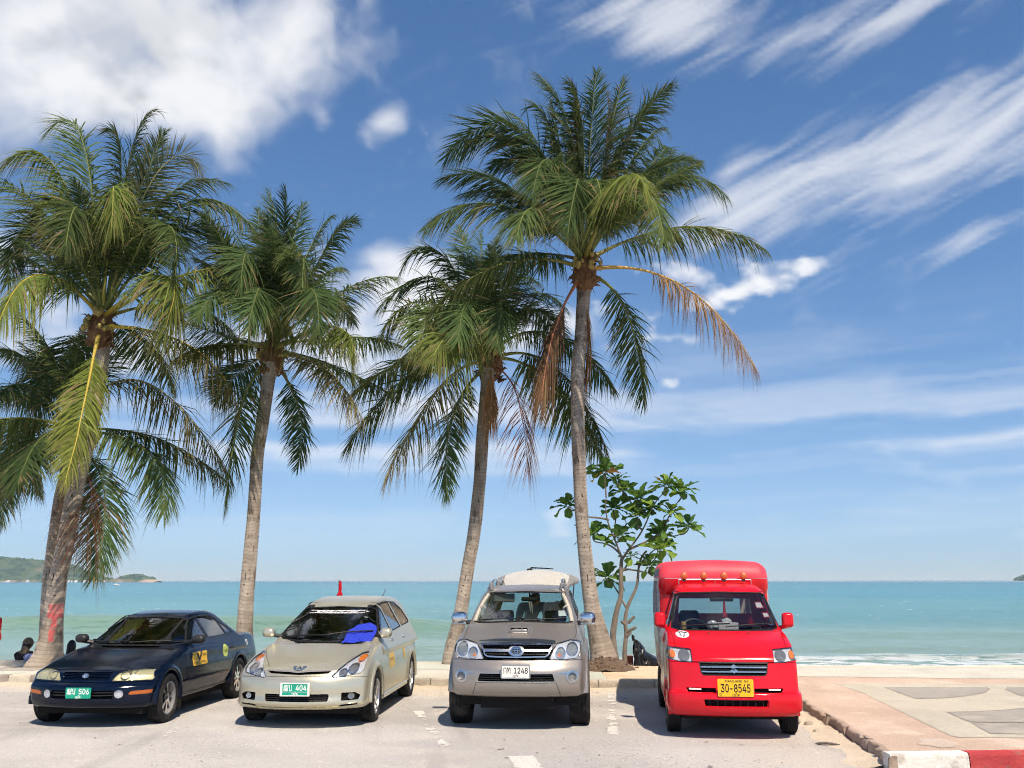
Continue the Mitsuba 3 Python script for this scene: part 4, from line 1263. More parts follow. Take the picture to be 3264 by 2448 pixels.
def text_poly(text, height, bold=False):
    m = meshkit.text_mesh(text, height, 0.001, bold)
    top = m.face_normals[:, 2] > 0.9
    return shapely.union_all([Polygon(t[:, :2]) for t in m.triangles[top]]).buffer(0)


def illegible(cx, cy, w, h, seed):
    """a line of print too small to read in the photograph: uneven little strokes"""
    r = np.random.default_rng(seed)
    out, x = [], cx - w / 2
    while x < cx + w / 2 - h * .3:
        a = h * r.uniform(.25, .6)
        lo = cy - h / 2 + (h * .3 if r.uniform() < .4 else 0)
        out.append(Polygon([(x, lo), (x + a * .55, lo), (x + a * .6, cy + h / 2 * r.uniform(.5, 1)), (x + a * .1, cy + h / 2)]))
        x += a * r.uniform(.9, 1.6)
    return shapely.union_all(out)


def moved(p, dx, dy, sx=1, sy=1):
    return shapely.affinity.translate(shapely.affinity.scale(p, sx, sy, origin=(0, 0)), dx, dy)


def centred(p, cx, cy, width=None):
    x0, y0, x1, y1 = p.bounds
    s = 1 if width is None else width / (x1 - x0)
    return moved(p, cx - (x0 + x1) / 2 * s, cy - (y0 + y1) / 2, s, 1)


def front_sheet(poly, y, thick=0.002):
    """polygon in (x, z) as a thin plate facing the front, its face at y"""
    ms = [trimesh.creation.extrude_polygon(g, thick, engine='earcut') for g in getattr(poly, 'geoms', [poly]) if g.area > 1e-8]
    m = cat_mesh(ms)
    v = m.vertices
    m.vertices = np.c_[v[:, 0], y + thick - v[:, 2], v[:, 1]]
    m.fix_normals() if False else None
    return m


# shared vehicle materials
prin('black_rubber', (0.014, 0.014, 0.015), 0.55, specular=0.35)
prin('tyre_rubber', mikit.proc(lambda p, n, uv: MX((0.016, 0.016, 0.017), (0.060, 0.055, 0.048), SS(0.45, 0.8, FB(p.x * 6, p.y * 6, p.z * 6, 3)))), 0.8, specular=0.25)
prin('dark_plastic', (0.018, 0.018, 0.019), 0.45)
prin('matt_black', (0.008, 0.008, 0.009), 0.9, specular=0.1)
prin('underbody', (0.020, 0.018, 0.017), 0.9, specular=0.1)
prin('chrome', (0.86, 0.87, 0.89), 0.07, 1.0)
prin('satin_chrome', (0.66, 0.66, 0.66), 0.24, 1.0)
prin('reflector_flat', (0.82, 0.83, 0.84), 0.18, 0.7)
bumped('reflector', 'reflector_flat', lambda p, n, uv: 0.010 * mikit.cell_rand(p.x * 70, p.y * 70, p.z * 90) + 0.006 * dr.sin(p.x * 420), 1.5e-3)
prin('alloy', (0.62, 0.62, 0.63), 0.28, 0.95)
prin('alloy_bright', (0.78, 0.77, 0.76), 0.14, 1.0)
prin('amber_plastic', (0.72, 0.19, 0.015), 0.18, clearcoat=1.0)
prin('white_plastic', (0.72, 0.71, 0.68), 0.45)
prin('seat_cloth', (0.045, 0.046, 0.050), 0.9, specular=0.1)
prin('grey_trim', (0.20, 0.20, 0.20), 0.7)
prin('beige_trim', (0.46, 0.43, 0.36), 0.7)
prin('paper_white', (0.78, 0.79, 0.80), 0.7)
prin('sticker_red', (0.50, 0.03, 0.06), 0.5)
prin('sticker_blue', (0.12, 0.22, 0.45), 0.5)
prin('ink_black', (0.012, 0.012, 0.014), 0.5)
prin('plate_white', (0.76, 0.76, 0.73), 0.4)
prin('plate_green', (0.010, 0.33, 0.22), 0.4)
prin('plate_yellow', (0.80, 0.48, 0.02), 0.4)
prin('plate_white_ink', (0.80, 0.82, 0.80), 0.5)
scene['lens_glass'] = {'type': 'thindielectric', 'specular_transmittance': rgb(.93, .94, .95)}
scene['lens_yellowed'] = {'type': 'thindielectric', 'specular_transmittance': rgb(.86, .82, .60)}


def gloss(key, col, alpha=0.06, dust=0.0, ior=1.5):
    """solid colour under clear lacquer"""
    def fn(p, n, uv):
        d = dust * (SS(0.4, 0.8, FB(p.x * 1.7, p.y * 1.7, p.z * 2.0, 4)) + 1.2 * SS(0.7, 0.3, p.z) * FB(p.x * 5, p.y * 5, p.z * 9, 3))
        return MX(col, (0.42, 0.36, 0.29), dr.clip(d, 0, 0.6))
    scene[key] = {'type': 'twosided', 'bsdf': {'type': 'roughplastic', 'diffuse_reflectance': mikit.proc(fn), 'alpha': alpha, 'int_ior': ior, 'nonlinear': True}}


scene['clear_glass'] = {'type': 'thindielectric', 'specular_transmittance': rgb(.62, .69, .68)}
scene['tinted_glass'] = {'type': 'thindielectric', 'specular_transmittance': rgb(.36, .40, .41)}
scene['dark_glass'] = {'type': 'thindielectric', 'specular_transmittance': rgb(.10, .115, .13)}


def ring_profile(pts, n=48, axis_x=True):
    """surface of revolution round the x axis from (x, r) points"""
    p = np.array(pts, float)
    a = np.linspace(0, 2 * np.pi, n, endpoint=False)
    V = np.stack([np.broadcast_to(p[:, 0:1], (len(p), n)), p[:, 1:2] * np.cos(a), p[:, 1:2] * np.sin(a)], -1)
    i = np.arange(len(p) * n).reshape(len(p), n)
    j = np.roll(i, -1, 1)
    Q = np.stack([i[:-1], i[1:], j[1:], j[:-1]], -1).reshape(-1, 4)
    return trimesh.Trimesh(V.reshape(-1, 3), np.vstack([Q[:, [0, 1, 2]], Q[:, [0, 2, 3]]]), process=False)


def wheel_meshes(R, w, rim, style):
    """tyre, rim and hub of a wheel whose outer face looks along +x"""
    h = w / 2
    tp = [(-h * .8, rim - .005), (-h * .98, rim + .02), (-h, (R + rim) / 2), (-h * .93, R - .02), (-h * .80, R - .004)]
    for g in (-.55, -.2, .2, .55):
        tp += [(h * (g - .05), R), (h * (g - .045), R - .008), (h * (g + .045), R - .008), (h * (g + .05), R)]
    tp += [(h * .80, R - .004), (h * .93, R - .02), (h, (R + rim) / 2), (h * .98, rim + .02), (h * .84, rim + .002), (h * .8, rim - .008), (-h * .8, rim - .005)]
    tyre = ring_profile(tp, 56)
    barrel = ring_profile([(h * .86, rim + .003), (h * .88, rim - .006), (h * .80, rim - .016), (h * .3, rim - .028), (-h * .8, rim - .03)], 56)
    disc = ring_profile([(-h * .25, rim - .03), (-h * .25, .0)], 40)
    sp = []
    if style == 'eight':
        n, tw = 8, 0.16
        for k in range(n):
            a = 2 * np.pi * k / n
            pts = []
            for rr_, wd in ((.035, .022), (rim * .55, .017), (rim - .022, .024)):
                pts.append((rr_, wd))
            q = Polygon([(pts[0][0], -pts[0][1]), (pts[1][0], -pts[1][1]), (pts[2][0], -pts[2][1] + .01), (pts[2][0], pts[2][1] + .01), (pts[1][0], pts[1][1]), (pts[0][0], pts[0][1])])
            m = trimesh.creation.extrude_polygon(q, .022, engine='earcut')
            v = m.vertices
            x = h * .34 + v[:, 2] + .10 * h * (1 - (v[:, 0] / rim) ** 2)
            m.vertices = np.c_[x, v[:, 0] * np.cos(a) - v[:, 1] * np.sin(a), v[:, 0] * np.sin(a) + v[:, 1] * np.cos(a)]
            sp.append(m)
    elif style == 'six':
        for k in range(6):
            a = 2 * np.pi * k / 6
            q = Polygon([(.03, -.030), (rim * .6, -.026), (rim - .02, -.046), (rim - .02, .046), (rim * .6, .026), (.03, .030)])
            m = trimesh.creation.extrude_polygon(q, .026, engine='earcut')
            v = m.vertices
            x = h * .42 + v[:, 2] + .12 * h * (1 - (v[:, 0] / rim) ** 2)
            m.vertices = np.c_[x, v[:, 0] * np.cos(a) - v[:, 1] * np.sin(a), v[:, 0] * np.sin(a) + v[:, 1] * np.cos(a)]
            sp.append(m)
    else:
        sp.append(ring_profile([(h * .55, rim - .015), (h * .62, rim * .75), (h * .5, rim * .62), (h * .72, rim * .3), (h * .72, 0)], 40))
    hub = ring_profile([(h * .45, .062), (h * .66, .055), (h * .70, .03), (h * .70, 0)], 24)
    return {'tyre': tyre, 'rim': barrel, 'brake_disc': disc, 'spokes': cat_mesh(sp), 'hub': hub}


def put_wheels(car, ms, spots, mats):
    dicts = {k: mikit.ply(m, mats.get(k, 'alloy'), smooth=35) for k, m in ms.items()}
    for x, y, z, steer in spots:
        w = numbered(car.key + '__wheel')
        t = car.tw @ T().translate([x, y, z]).rotate([0, 0, 1], steer + (180 if x < 0 else 0))
        for k, d in dicts.items():
            if k == 'spokes' and mats.get('style') in ('eight', 'six'):
                pass
            scene[w + '__' + k] = {**d, 'to_world': t}


def seat(car, x, y, z, w=.5, mat='seat_cloth', head=True, h=.62, parent=None):
    k = car.add('seat', cat_mesh([rbox(x - w / 2, x + w / 2, y - .46, y + .04, z - .12, z + .05, .05), tilt(rbox(x - w / 2, x + w / 2, y - .02, y + .12, z, z + h, .05), (x, y, z), 14)]), mat, parent)
    if head:
        car.add('headrest', tilt(rbox(x - .13, x + .13, y, y + .09, z + h + .03, z + h + .21, .04), (x, y, z), 14), mat, k)
    return k


def tilt(m, o, deg):
    m.apply_transform(trimesh.transformations.rotation_matrix(math.radians(-deg), [1, 0, 0], o))
    return m


def torus(c, R, r, tiltdeg, n=40, k=8):
    t = np.linspace(0, 2 * np.pi, n + 1)
    p = np.c_[R * np.cos(t), 0 * t, R * np.sin(t)]
    m = tube(p, r, k, cap=False)
    m.apply_transform(trimesh.transformations.rotation_matrix(math.radians(-tiltdeg), [1, 0, 0]))
    m.apply_translation(c)
    return m


def plate(car, cx, zc, w, h, y, face, rows, border=None, ink='ink_black', parent=None, line=None):
    """licence plate: a pressed sheet with a frame and raised characters; rows: (polygon centred at 0, dx, dz)"""
    rect = Polygon([(cx - w / 2, zc - h / 2), (cx + w / 2, zc - h / 2), (cx + w / 2, zc + h / 2), (cx - w / 2, zc + h / 2)]).buffer(-.012).buffer(.012)
    k = car.add('licence_plate', front_sheet(rect, y, .004), face, parent, smooth=False)
    if border:
        car.add('frame', front_sheet(rect.buffer(.010).difference(rect.buffer(-.006)), y - .004, .010), border, k, smooth=False)
    for p in rows:
        car.add('lettering', front_sheet(moved(p, cx, zc), y - .002, .002), ink, k, smooth=False)
    return k


# ------------------------------------------------------------------ grey brown sport utility
def paint(key, col, metal, rough, dust=0.0):
    def fn(p, n, uv):
        d = dust * SS(0.35, 0.75, FB(p.x * 2.2, p.y * 2.2, p.z * 2.2, 4))
        low = dust * 1.6 * SS(0.75, 0.25, p.z) * (0.4 + 0.6 * FB(p.x * 5, p.y * 5, p.z * 9, 3))
        return MX(col, (0.42, 0.37, 0.30), dr.clip(d + low, 0, 0.8))
    c = mikit.proc(fn) if dust else col
    return prin(key, c, rough, metal, clearcoat=1.0, clearcoat_gloss=0.92, specular=0.5)


paint('bronze_paint', (0.365, 0.337, 0.308), 0.66, 0.30, 0.05)
prin('gate_panel_glare', (0.60, 0.585, 0.53), 0.35, 0.2, clearcoat=1.0)  # cream tone puts the bright glare on the raised gate into its colour
prin('lamp_silver', (0.66, 0.69, 0.74), 0.28, 0.25)
prin('lens_pearl', (0.40, 0.41, 0.38), 0.15, 0.4)
su = thing('sport_utility', 'grey brown sport utility with chrome mirrors and its tailgate open', 'car', None)
low = Profile(path([(.16, .41), (.06, .44), (.01, .52), (0, .62), (.012, .72), (.05, .79), (.085, .84), (.10, .90), (.135, .985), (.20, 1.045), (.32, 1.085), (.5, 1.122), (.8, 1.185), (1.15, 1.25)], [(1.30, 1.245), (2.4, 1.225), (3.4, 1.235), (4.4, 1.26)], [(4.62, 1.20), (4.68, .9), (4.69, .7), (4.60, .44)]))
gh = Profile(path([(1.06, 1.20), (1.45, 1.43), (1.84, 1.635)], [(1.84, 1.635), (2.0, 1.672), (2.3, 1.708), (2.9, 1.74), (3.6, 1.738), (4.2, 1.705), (4.42, 1.67)], [(4.42, 1.67), (4.58, 1.30), (4.62, 1.10)], [(4.6, 1.0), (1.1, 1.0)]))
su_wy = pc([0, .3, .9, 2.0, 3.8, 4.4, 4.69], [-.035, -.02, 0, 0, 0, -.03, -.09])
su_wz = pc([.4, .55, .8, .98, 1.08, 1.2, 1.3], [.80, .835, .84, .825, .795, .765, .755])
AX = (0.885, 3.64)


def su_F(x, y, z, order=1):
    ax = np.abs(x)
    fr = np.clip(1 - y / 1.5, 0, 1) ** 1.2
    re = np.clip((y - 3.6) / 1.1, 0, 1)
    y1 = y - .27 * (ax / .85) ** 2.7 * fr + .14 * (ax / .85) ** 2.6 * re
    L = rmax(low(y1, z + .045 * x * x * np.clip((z - .9) / .2, 0, 1), order), ax - su_wy(y) - su_wz(z), .045)
    G = rmax(gh(y - .17 * (ax / .6) ** 2.2 * np.clip(1.6 - y / 2.2, 0, 1) + .08 * (ax / .6) ** 2 * re, z + .055 * x * x, order), ax - (.765 - .36 * (z - 1.22)), .055)
    b = rmin(L, G, .02)
    for ya in AX:
        rr = np.sqrt((y - ya) ** 2 + (z - .39) ** 2)
        ring = np.maximum(np.maximum(rmax(np.abs(rr - .465) - .05, ax - .885, .03), .62 - ax), .43 - z)
        b = rmin(b, ring, .045)
        b = rmax(b, -np.maximum(rr - .425, .5 - ax), .012)
    sc = rmax(rmax(np.abs(x) - .135 + 0 * y, np.abs(y - .78 + 0 * x) - .20, .06), z - (1.215 + .10 * (y - .75)) + 0 * x, .022)   # bonnet scoop
    return rmin(b, np.maximum(sc, 1.0 - z), .03)


C = Car(su, su_F, (-1.0, -.08, .30), (1.0, 4.80, 1.86), (0.045, 11.75), 4.5)
FR = (-.15, .9)      # far range for draping from the front
# glass
C.window('windscreen', [(-.665, 1.262), (-.60, 1.252), (0, 1.278), (.60, 1.252), (.665, 1.262), (.555, 1.605), (.50, 1.622), (0, 1.640), (-.50, 1.622), (-.555, 1.605)], 'front', .8, 2.4, (.6, 2.4), 'clear_glass', .018)
SW = {'front_door_window': [(1.62, 1.275), (1.72, 1.37), (2.05, 1.59), (2.28, 1.625), (2.36, 1.29)], 'rear_door_window': [(2.46, 1.29), (2.40, 1.63), (3.15, 1.645), (3.30, 1.30)], 'quarter_window': [(3.42, 1.31), (3.28, 1.64), (4.02, 1.62), (4.28, 1.33)]}
for sg in (1, -1):
    for nm, q in SW.items():
        C.window(nm, q, 'side', *((.35, 1.1) if sg > 0 else (-1.1, -.35)), ((1.0, .3) if sg > 0 else (-1.0, -.3)), 'clear_glass' if nm[0] == 'f' else 'tinted_glass', .014)
# open tail
C.hole([(-.60, .80), (.60, .80), (.62, 1.25), (.50, 1.60), (-.50, 1.60), (-.62, 1.25)], 'front', 4.1, 5.0)
# lamps
LP = [(.800, 1.045), (.74, 1.068), (.66, 1.075), (.50, 1.040), (.455, .965), (.405, .862), (.42, .850), (.60, .850), (.745, .865), (.79, .95)]
for sg in (-1, 1):
    q = LP if sg > 0 else mirror_x(LP)
    k = C.lamp('headlight', q, -.3, .95, FR, .034, back='lamp_silver')
    for (cx, cz, r) in ((.685, .972, .072), (.545, .930, .062)):
        cx *= sg
        p, g = C.on((cx, cz), 'front', FR)
        prm = lambda t: C.prism(ellipse(cx, cz, t, t * 1.08), 'front', -.3, .9)
        C.add('lens_ring', (C.inset(.008) - C.inset(.034)) ^ (prm(r) - prm(r - .012)), 'chrome', k)
        C.add('lens_bowl', (C.inset(.018) - C.inset(.024)) ^ prm(r - .012), 'lens_pearl', k)
        C.sheet_obj('lens', ellipse(cx, cz, r - .010, (r - .010) * 1.08), 'front', -.010, FR, 'lens_glass', k, .03)
    C.add('side_lamp', (C.inset(.014) - C.inset(.024)) ^ C.prism(ellipse(sg * .525, .895, .024, .024), 'front', -.3, .9), 'amber_plastic', k)
# grille
gp = Polygon([(-.455, 1.038), (0, 1.046), (.455, 1.038), (.40, .905), (.36, .880), (0, .872), (-.36, .880), (-.40, .905)])
C.hole(gp, 'front', -.3, .35)
C.add('grille_backing', (C.inset(.05) - C.inset(.06)) ^ C.prism(gp.buffer(.02), 'front', -.3, .6), 'matt_black')
C.add('grille_bar', (C.inset(.004) - C.inset(.05)) ^ C.prism(Polygon([(-.42, .975), (.42, .975), (.41, .942), (-.41, .942)]), 'front', -.3, .6), 'satin_chrome', skin=False)
C.add('grille_frame', (C.inset(-.008) - C.inset(.03)) ^ C.prism(gp.difference(gp.buffer(-.016)), 'front', -.3, .6), 'satin_chrome')
for zz in (1.01, .918):
    C.add('grille_slat', (C.inset(.02) - C.inset(.05)) ^ C.prism(Polygon([(-.43, zz), (.43, zz), (.43, zz - .006), (-.43, zz - .006)]), 'front', -.3, .6), 'dark_plastic')
C.add('bonnet_trim', (C.inset(-.010) - C.inset(.03)) ^ C.prism(Polygon([(-.485, 1.040), (-.25, 1.050), (0, 1.053), (.25, 1.050), (.485, 1.040), (.475, 1.072), (.25, 1.090), (0, 1.095), (-.25, 1.090), (-.475, 1.072)]), 'front', -.3, .6), 'satin_chrome')
em = C.add('emblem', (C.inset(-.016) - C.inset(.03)) ^ C.prism(ellipse(0, .957, .098, .066).intersection(Polygon([(-.1, .88), (.1, .88), (.1, 1.01), (-.1, 1.01)])), 'front', -.3, .6), 'satin_chrome')
for rx_, rz_, cz_, tk in ((.074, .052, .957, .011), (.062, .016, .972, .009), (.022, .046, .957, .009)):
    C.add('logo_ring', (C.inset(-.030) - C.inset(-.014)) ^ C.prism(ellipse(0, cz_, rx_, rz_).difference(ellipse(0, cz_, rx_ - tk, rz_ - tk)), 'front', -.3, .6), 'chrome', em)
C.add('logo_field', (C.inset(-.018) - C.inset(-.010)) ^ C.prism(ellipse(0, .957, .068, .046), 'front', -.3, .6), 'dark_plastic', em)
# lower intake and fog lamps
ip = Polygon([(-.445, .690), (.445, .690), (.475, .600), (-.475, .600)]).buffer(-.01).buffer(.01)
C.hole(ip, 'front', -.3, .3)
C.add('intake_mesh', (C.inset(.05) - C.inset(.058)) ^ C.prism(ip.buffer(.02), 'front', -.3, .5), 'matt_black')
for i in range(3):
    zz = .675 - .026 * i
    C.add('intake_slat', (C.inset(.02) - C.inset(.05)) ^ C.prism(Polygon([(-.47, zz), (.47, zz), (.47, zz - .006), (-.47, zz - .006)]), 'front', -.3, .5), 'dark_plastic')
C.add('bumper_trim', (C.inset(-.006) - C.inset(.02)) ^ C.prism(Polygon([(-.485, .603), (.485, .603), (.492, .590), (-.492, .590)]), 'front', -.3, .5), 'satin_chrome')
for sg in (-1, 1):
    c_ = ellipse(sg * .685, .652, .060, .060)
    C.hole(c_, 'front', -.3, .40)
    k = C.add('fog_light', (C.inset(-.010) - C.inset(.03)) ^ C.prism(ellipse(sg * .685, .652, .076, .074).difference(ellipse(sg * .685, .652, .052, .052)), 'front', -.3, .40), 'satin_chrome')
    C.add('fog_bowl', (C.inset(.03) - C.inset(.04)) ^ C.prism(ellipse(sg * .685, .652, .062, .062), 'front', -.3, .40), 'grey_trim', k)
    C.sheet_obj('fog_lens', ellipse(sg * .685, .652, .054, .054), 'front', -.012, FR, 'lens_glass', k, .03)
    C.add('fog_bezel', (C.inset(-.007) - C.inset(.02)) ^ C.prism(Polygon([(sg * .62, .715), (sg * .54, .705), (sg * .53, .695), (sg * .64, .690)]), 'front', -.3, .40), 'satin_chrome', k)
# panels and seams
C.panel('bonnet', [(-.70, .335), (-.45, .205), (0, .185), (.45, .205), (.70, .335), (.735, .8), (.715, 1.34), (.4, 1.14), (0, 1.10), (-.4, 1.14), (-.715, 1.34)], 'top', .95, 1.4, 'bronze_paint')
C.panel('bumper_insert', [(-.49, .588), (.49, .588), (.55, .40), (-.55, .40)], 'front', -.3, .28, 'bronze_paint')
C.panel('bumper', [(-1, .845), (1, .845), (1, .36), (-1, .36)], 'front', -.3, .46, 'bronze_paint')
for sg in (1, -1):
    r_ = (.45, 1.1) if sg > 0 else (-1.1, -.45)
    C.panel('front_door', [(1.42, .50), (1.36, .9), (1.38, 1.22), (1.60, 1.32), (2.02, 1.635), (2.37, 1.665), (2.41, 1.25), (2.42, .50)], 'side', *r_, 'bronze_paint', .007)
    C.panel('rear_door', [(2.42, .50), (2.41, 1.25), (2.37, 1.665), (3.20, 1.68), (3.36, 1.28), (3.40, .95), (3.20, .72), (3.14, .50)], 'side', *r_, 'bronze_paint', .007)
C.add('body_shell', C.B, 'bronze_paint', skin=True)
# scoop mouth
k = C.add('bonnet_scoop', front_sheet(Polygon([(-.118, 1.172), (.118, 1.172), (.110, 1.212), (-.110, 1.212)]).buffer(.010).difference(shapely.union_all([Polygon([(-.116, 1.174), (-.042, 1.174), (-.042, 1.210), (-.108, 1.210)]), Polygon([(-.036, 1.174), (.036, 1.174), (.036, 1.210), (-.036, 1.210)]), Polygon([(.042, 1.174), (.116, 1.174), (.108, 1.210), (.042, 1.210)])])), .572, .03), 'bronze_paint', smooth=False)
C.add('mouth', front_sheet(Polygon([(-.116, 1.174), (.116, 1.174), (.108, 1.210), (-.108, 1.210)]), .594, .006), 'matt_black', k, smooth=False)
# mirrors, rails, wipers, plate
for sg in (-1, 1):
    v = rbox(-.112, .112, -.075, .075, -.078, .082, .07)
    v.vertices[:, 1] += .25 * np.abs(v.vertices[:, 0] * sg + .0) ** 1 * .25
    v.apply_translation((sg * .885, 1.40, 1.300))
    k = C.add('door_mirror', v, 'chrome', smooth=60)
    C.add('lower_shell', rbox(sg * .885 - .10, sg * .885 + .10, 1.365, 1.46, 1.214, 1.238, .011), 'satin_chrome', k)
    C.add('mirror_arm', cat_mesh([tube([(sg * .80, 1.46, 1.235), (sg * .70, 1.52, 1.24)], .028, 8)]), 'dark_plastic', k)
    xr = sg * .515
    rl = [(xr + sg * .03, 2.05, 1.68), (xr + sg * .01, 2.16, 1.745), (xr, 2.32, 1.785), (xr, 2.9, 1.815), (xr, 3.6, 1.812), (xr, 4.1, 1.775), (xr, 4.2, 1.70)]
    k = C.add('roof_rail', tube(spline(rl, 40), [.026] * 3 + [.017] * 34 + [.026] * 3, 10), 'satin_chrome')
    for a in (2.16, 3.1, 4.1):
        C.add('rail_foot', rbox(xr - .025, xr + .025, a - .09, a + .09, 1.66, 1.775, .02), 'grey_trim', k)
for (x0, x1, zz) in ((-.56, .05, 1.268), (.02, .60, 1.268)):
    a_, b_ = C.on((x0, zz + .012), 'front', (.6, 2.2))[0], C.on((x1, zz + .035), 'front', (.6, 2.2))[0]
    m_ = (a_ + b_) / 2 + [0, -.01, .0]
    k = C.add('wiper', tube(spline([a_ + [0, -.015, 0], m_ + [0, -.02, .0], b_ + [0, -.015, 0]], 12), .009, 6), 'black_rubber')
TH = lambda t, h, w=.13: thai_poly(t, h, w)[0]
rw = [centred(shapely.union_all([TH('กท', .066), moved(text_poly('1248', .066, True), .155, 0)]), 0, .012, .300), centred(TH('ภูเก็ต', .022, .16), 0, -.052)]
plate(C, 0.0, .722, .340, .150, -.030, 'plate_white', rw, 'satin_chrome')
# rear gate, raised
gt = [(-.52, 0), (-.60, .30), (-.72, .62), (-.74, .86), (-.70, 1.02), (0, 1.09), (.70, 1.02), (.74, .86), (.72, .62), (.60, .30), (.52, 0)]


def gate_piece(poly, z0, z1, r=.02):
    m = tm(man(prism(Polygon(poly).buffer(-r).buffer(r), z0, z1)).refine_to_length(.05))
    v = m.vertices
    v[:, 2] += .05 * np.sin(np.clip(v[:, 1], 0, 1) * 2.6) - .24 * v[:, 0] ** 2
    c, s_ = math.cos(math.radians(13)), math.sin(math.radians(13))
    m.vertices = np.c_[v[:, 0], 4.42 + c * v[:, 1] - s_ * v[:, 2], 1.685 + s_ * v[:, 1] + c * v[:, 2]]
    return m


k = C.add('tailgate', gate_piece(gt, 0, .045), 'grey_trim')
C.add('gate_panel', gate_piece([(-.50, .02), (-.56, .34), (-.57, .80), (-.48, .93), (0, .98), (.48, .93), (.57, .80), (.56, .34), (.50, .02)], .03, .065, .05), 'gate_panel_glare', k)
C.add('gate_wiper', cat_mesh([tube([(-.15, 5.44, 2.00), (-.12, 5.42, 2.035), (.28, 5.40, 2.015)], [.018, .014, .008], 6), rbox(-.2, -.1, 5.40, 5.48, 1.97, 2.02, .015)]), 'dark_plastic', k)
for sg in (-1, 1):
    C.add('gas_strut', tube([(sg * .64, 4.50, 1.45), (sg * .66, 4.95, 1.80)], .011, 6), 'dark_plastic', k)
# cabin
C.add('dashboard', rbox(-.70, .70, 1.22, 1.62, .92, 1.215, .05), 'grey_trim')
C.add('instrument_hood', rbox(-.56, -.20, 1.42, 1.66, 1.16, 1.27, .04), 'grey_trim')
C.add('steering_wheel', cat_mesh([torus((-.37, 1.78, 1.17), .185, .017, 24), rbox(-.45, -.29, 1.74, 1.80, 1.10, 1.22, .03), tube([(-.55, 1.78, 1.16), (-.19, 1.78, 1.16)], .014, 6)]), 'dark_plastic')
for xx in (-.37, .37):
    seat(C, xx, 2.42, .68, .50, h=.50)
for xx in (-.42, 0, .42):
    seat(C, xx, 3.32, .72, .44, head=(xx != 0), h=.44)
C.add('rear_view_mirror', cat_mesh([rbox(-.06, .18, 1.90, 1.94, 1.515, 1.575, .02), tube([(.06, 1.93, 1.57), (.06, 1.88, 1.63)], .012, 6)]), 'dark_plastic')
C.add('hanging_ribbon', cat_mesh([tube([(.05, 1.93, 1.52), (.07, 1.93, 1.36)], [.018, .004], 6), tube([(.08, 1.93, 1.52), (.10, 1.93, 1.34)], [.012, .006], 6)]), 'beige_trim')
for sg in (-1, 1):
    C.add('pillar_trim', tube(spline([(sg * .665, 1.42, 1.24), (sg * .62, 1.68, 1.42), (sg * .535, 1.96, 1.60)], 10), .035, 8), 'beige_trim')
    C.add('grab_handle', tube(spline([(sg * .61, 1.62, 1.46), (sg * .56, 1.60, 1.44), (sg * .555, 1.66, 1.37), (sg * .615, 1.63, 1.33)], 12), .012, 6), 'beige_trim')
C.add('sun_visor', rbox(-.46, -.16, 1.92, 1.98, 1.50, 1.62, .02), 'grey_trim')
C.add('headlining', rbox(-.48, .48, 2.1, 4.3, 1.655, 1.675, .008), 'beige_trim')
k = C.sheet_obj('tax_sticker', [(.49, 1.335), (.60, 1.335), (.57, 1.405), (.485, 1.405)], 'front', -.012, (.6, 2.2), 'paper_white', None)
C.add('underbody', cat_mesh([box(-.70, .70, .30, 4.3, .30, .46), box(-.45, .45, .22, .50, .27, .42), tube([(-.75, .885, .38), (.75, .885, .38)], .06, 8)]), 'underbody', smooth=False)
for sg in (-1, 1):
    C.add('mud_guard', rbox(sg * .72 - .14, sg * .72 + .14, 1.30, 1.315, .22, .46, .006), 'black_rubber')
wm = wheel_meshes(.388, .265, .225, 'six')
put_wheels(C, wm, [(sg * .765, ya, .388, 0) for ya in AX for sg in (1, -1)], {'tyre': 'tyre_rubber', 'rim': 'alloy', 'brake_disc': 'underbody', 'spokes': 'alloy', 'hub': 'alloy', 'style': 'six'})


# ------------------------------------------------------------------ dark blue sedan
def body_fn(low, gh, wy, wz, bow, rear, ghw, ghbow, arches, half, rl=.05, rg=.06, crown=.05, roof=.05, flare=(.02, .86), belt=.02, cowl=.85):
    L_ = arches[-1][0] + 1.0

    def F(x, y, z, order=1):
        ax = np.abs(x)
        fr = np.clip(1 - y / bow[2], 0, 1) ** 1.2
        re = np.clip((y - rear[1]) / rear[2], 0, 1)
        y1 = y - bow[0] * (ax / half) ** bow[1] * fr + rear[0] * (ax / half) ** 2.6 * re
        L = rmax(low(y1, z + crown * x * x * np.clip((z - cowl + .35) / .3, 0, 1), order), ax - wy(y) - wz(z), rl)
        G = rmax(gh(y - ghbow[0] * (ax / .6) ** 2.2 * np.clip(1.6 - y / ghbow[1], 0, 1) + ghbow[0] * .5 * (ax / .6) ** 2 * re, z + roof * x * x, order), ax - (ghw[0] - ghw[1] * (z - ghw[2])), rg)
        b = rmin(L, G, belt)
        for ya, zc, rc in arches:
            rr = np.sqrt((y - ya) ** 2 + (z - zc) ** 2)
            ring = np.maximum(np.maximum(rmax(np.abs(rr - rc - .03) - flare[0], ax - flare[1], .02), .62 - ax), zc * .85 - z)
            b = rmin(b, ring, .025)
            b = rmax(b, -np.maximum(rr - rc, .48 - ax), .010)
        return b
    return F


def sides(fn):
    for sg in (1, -1):
        fn(sg, (.40, 1.1) if sg > 0 else (-1.1, -.40), (1.0, .3) if sg > 0 else (-1.0, -.3))


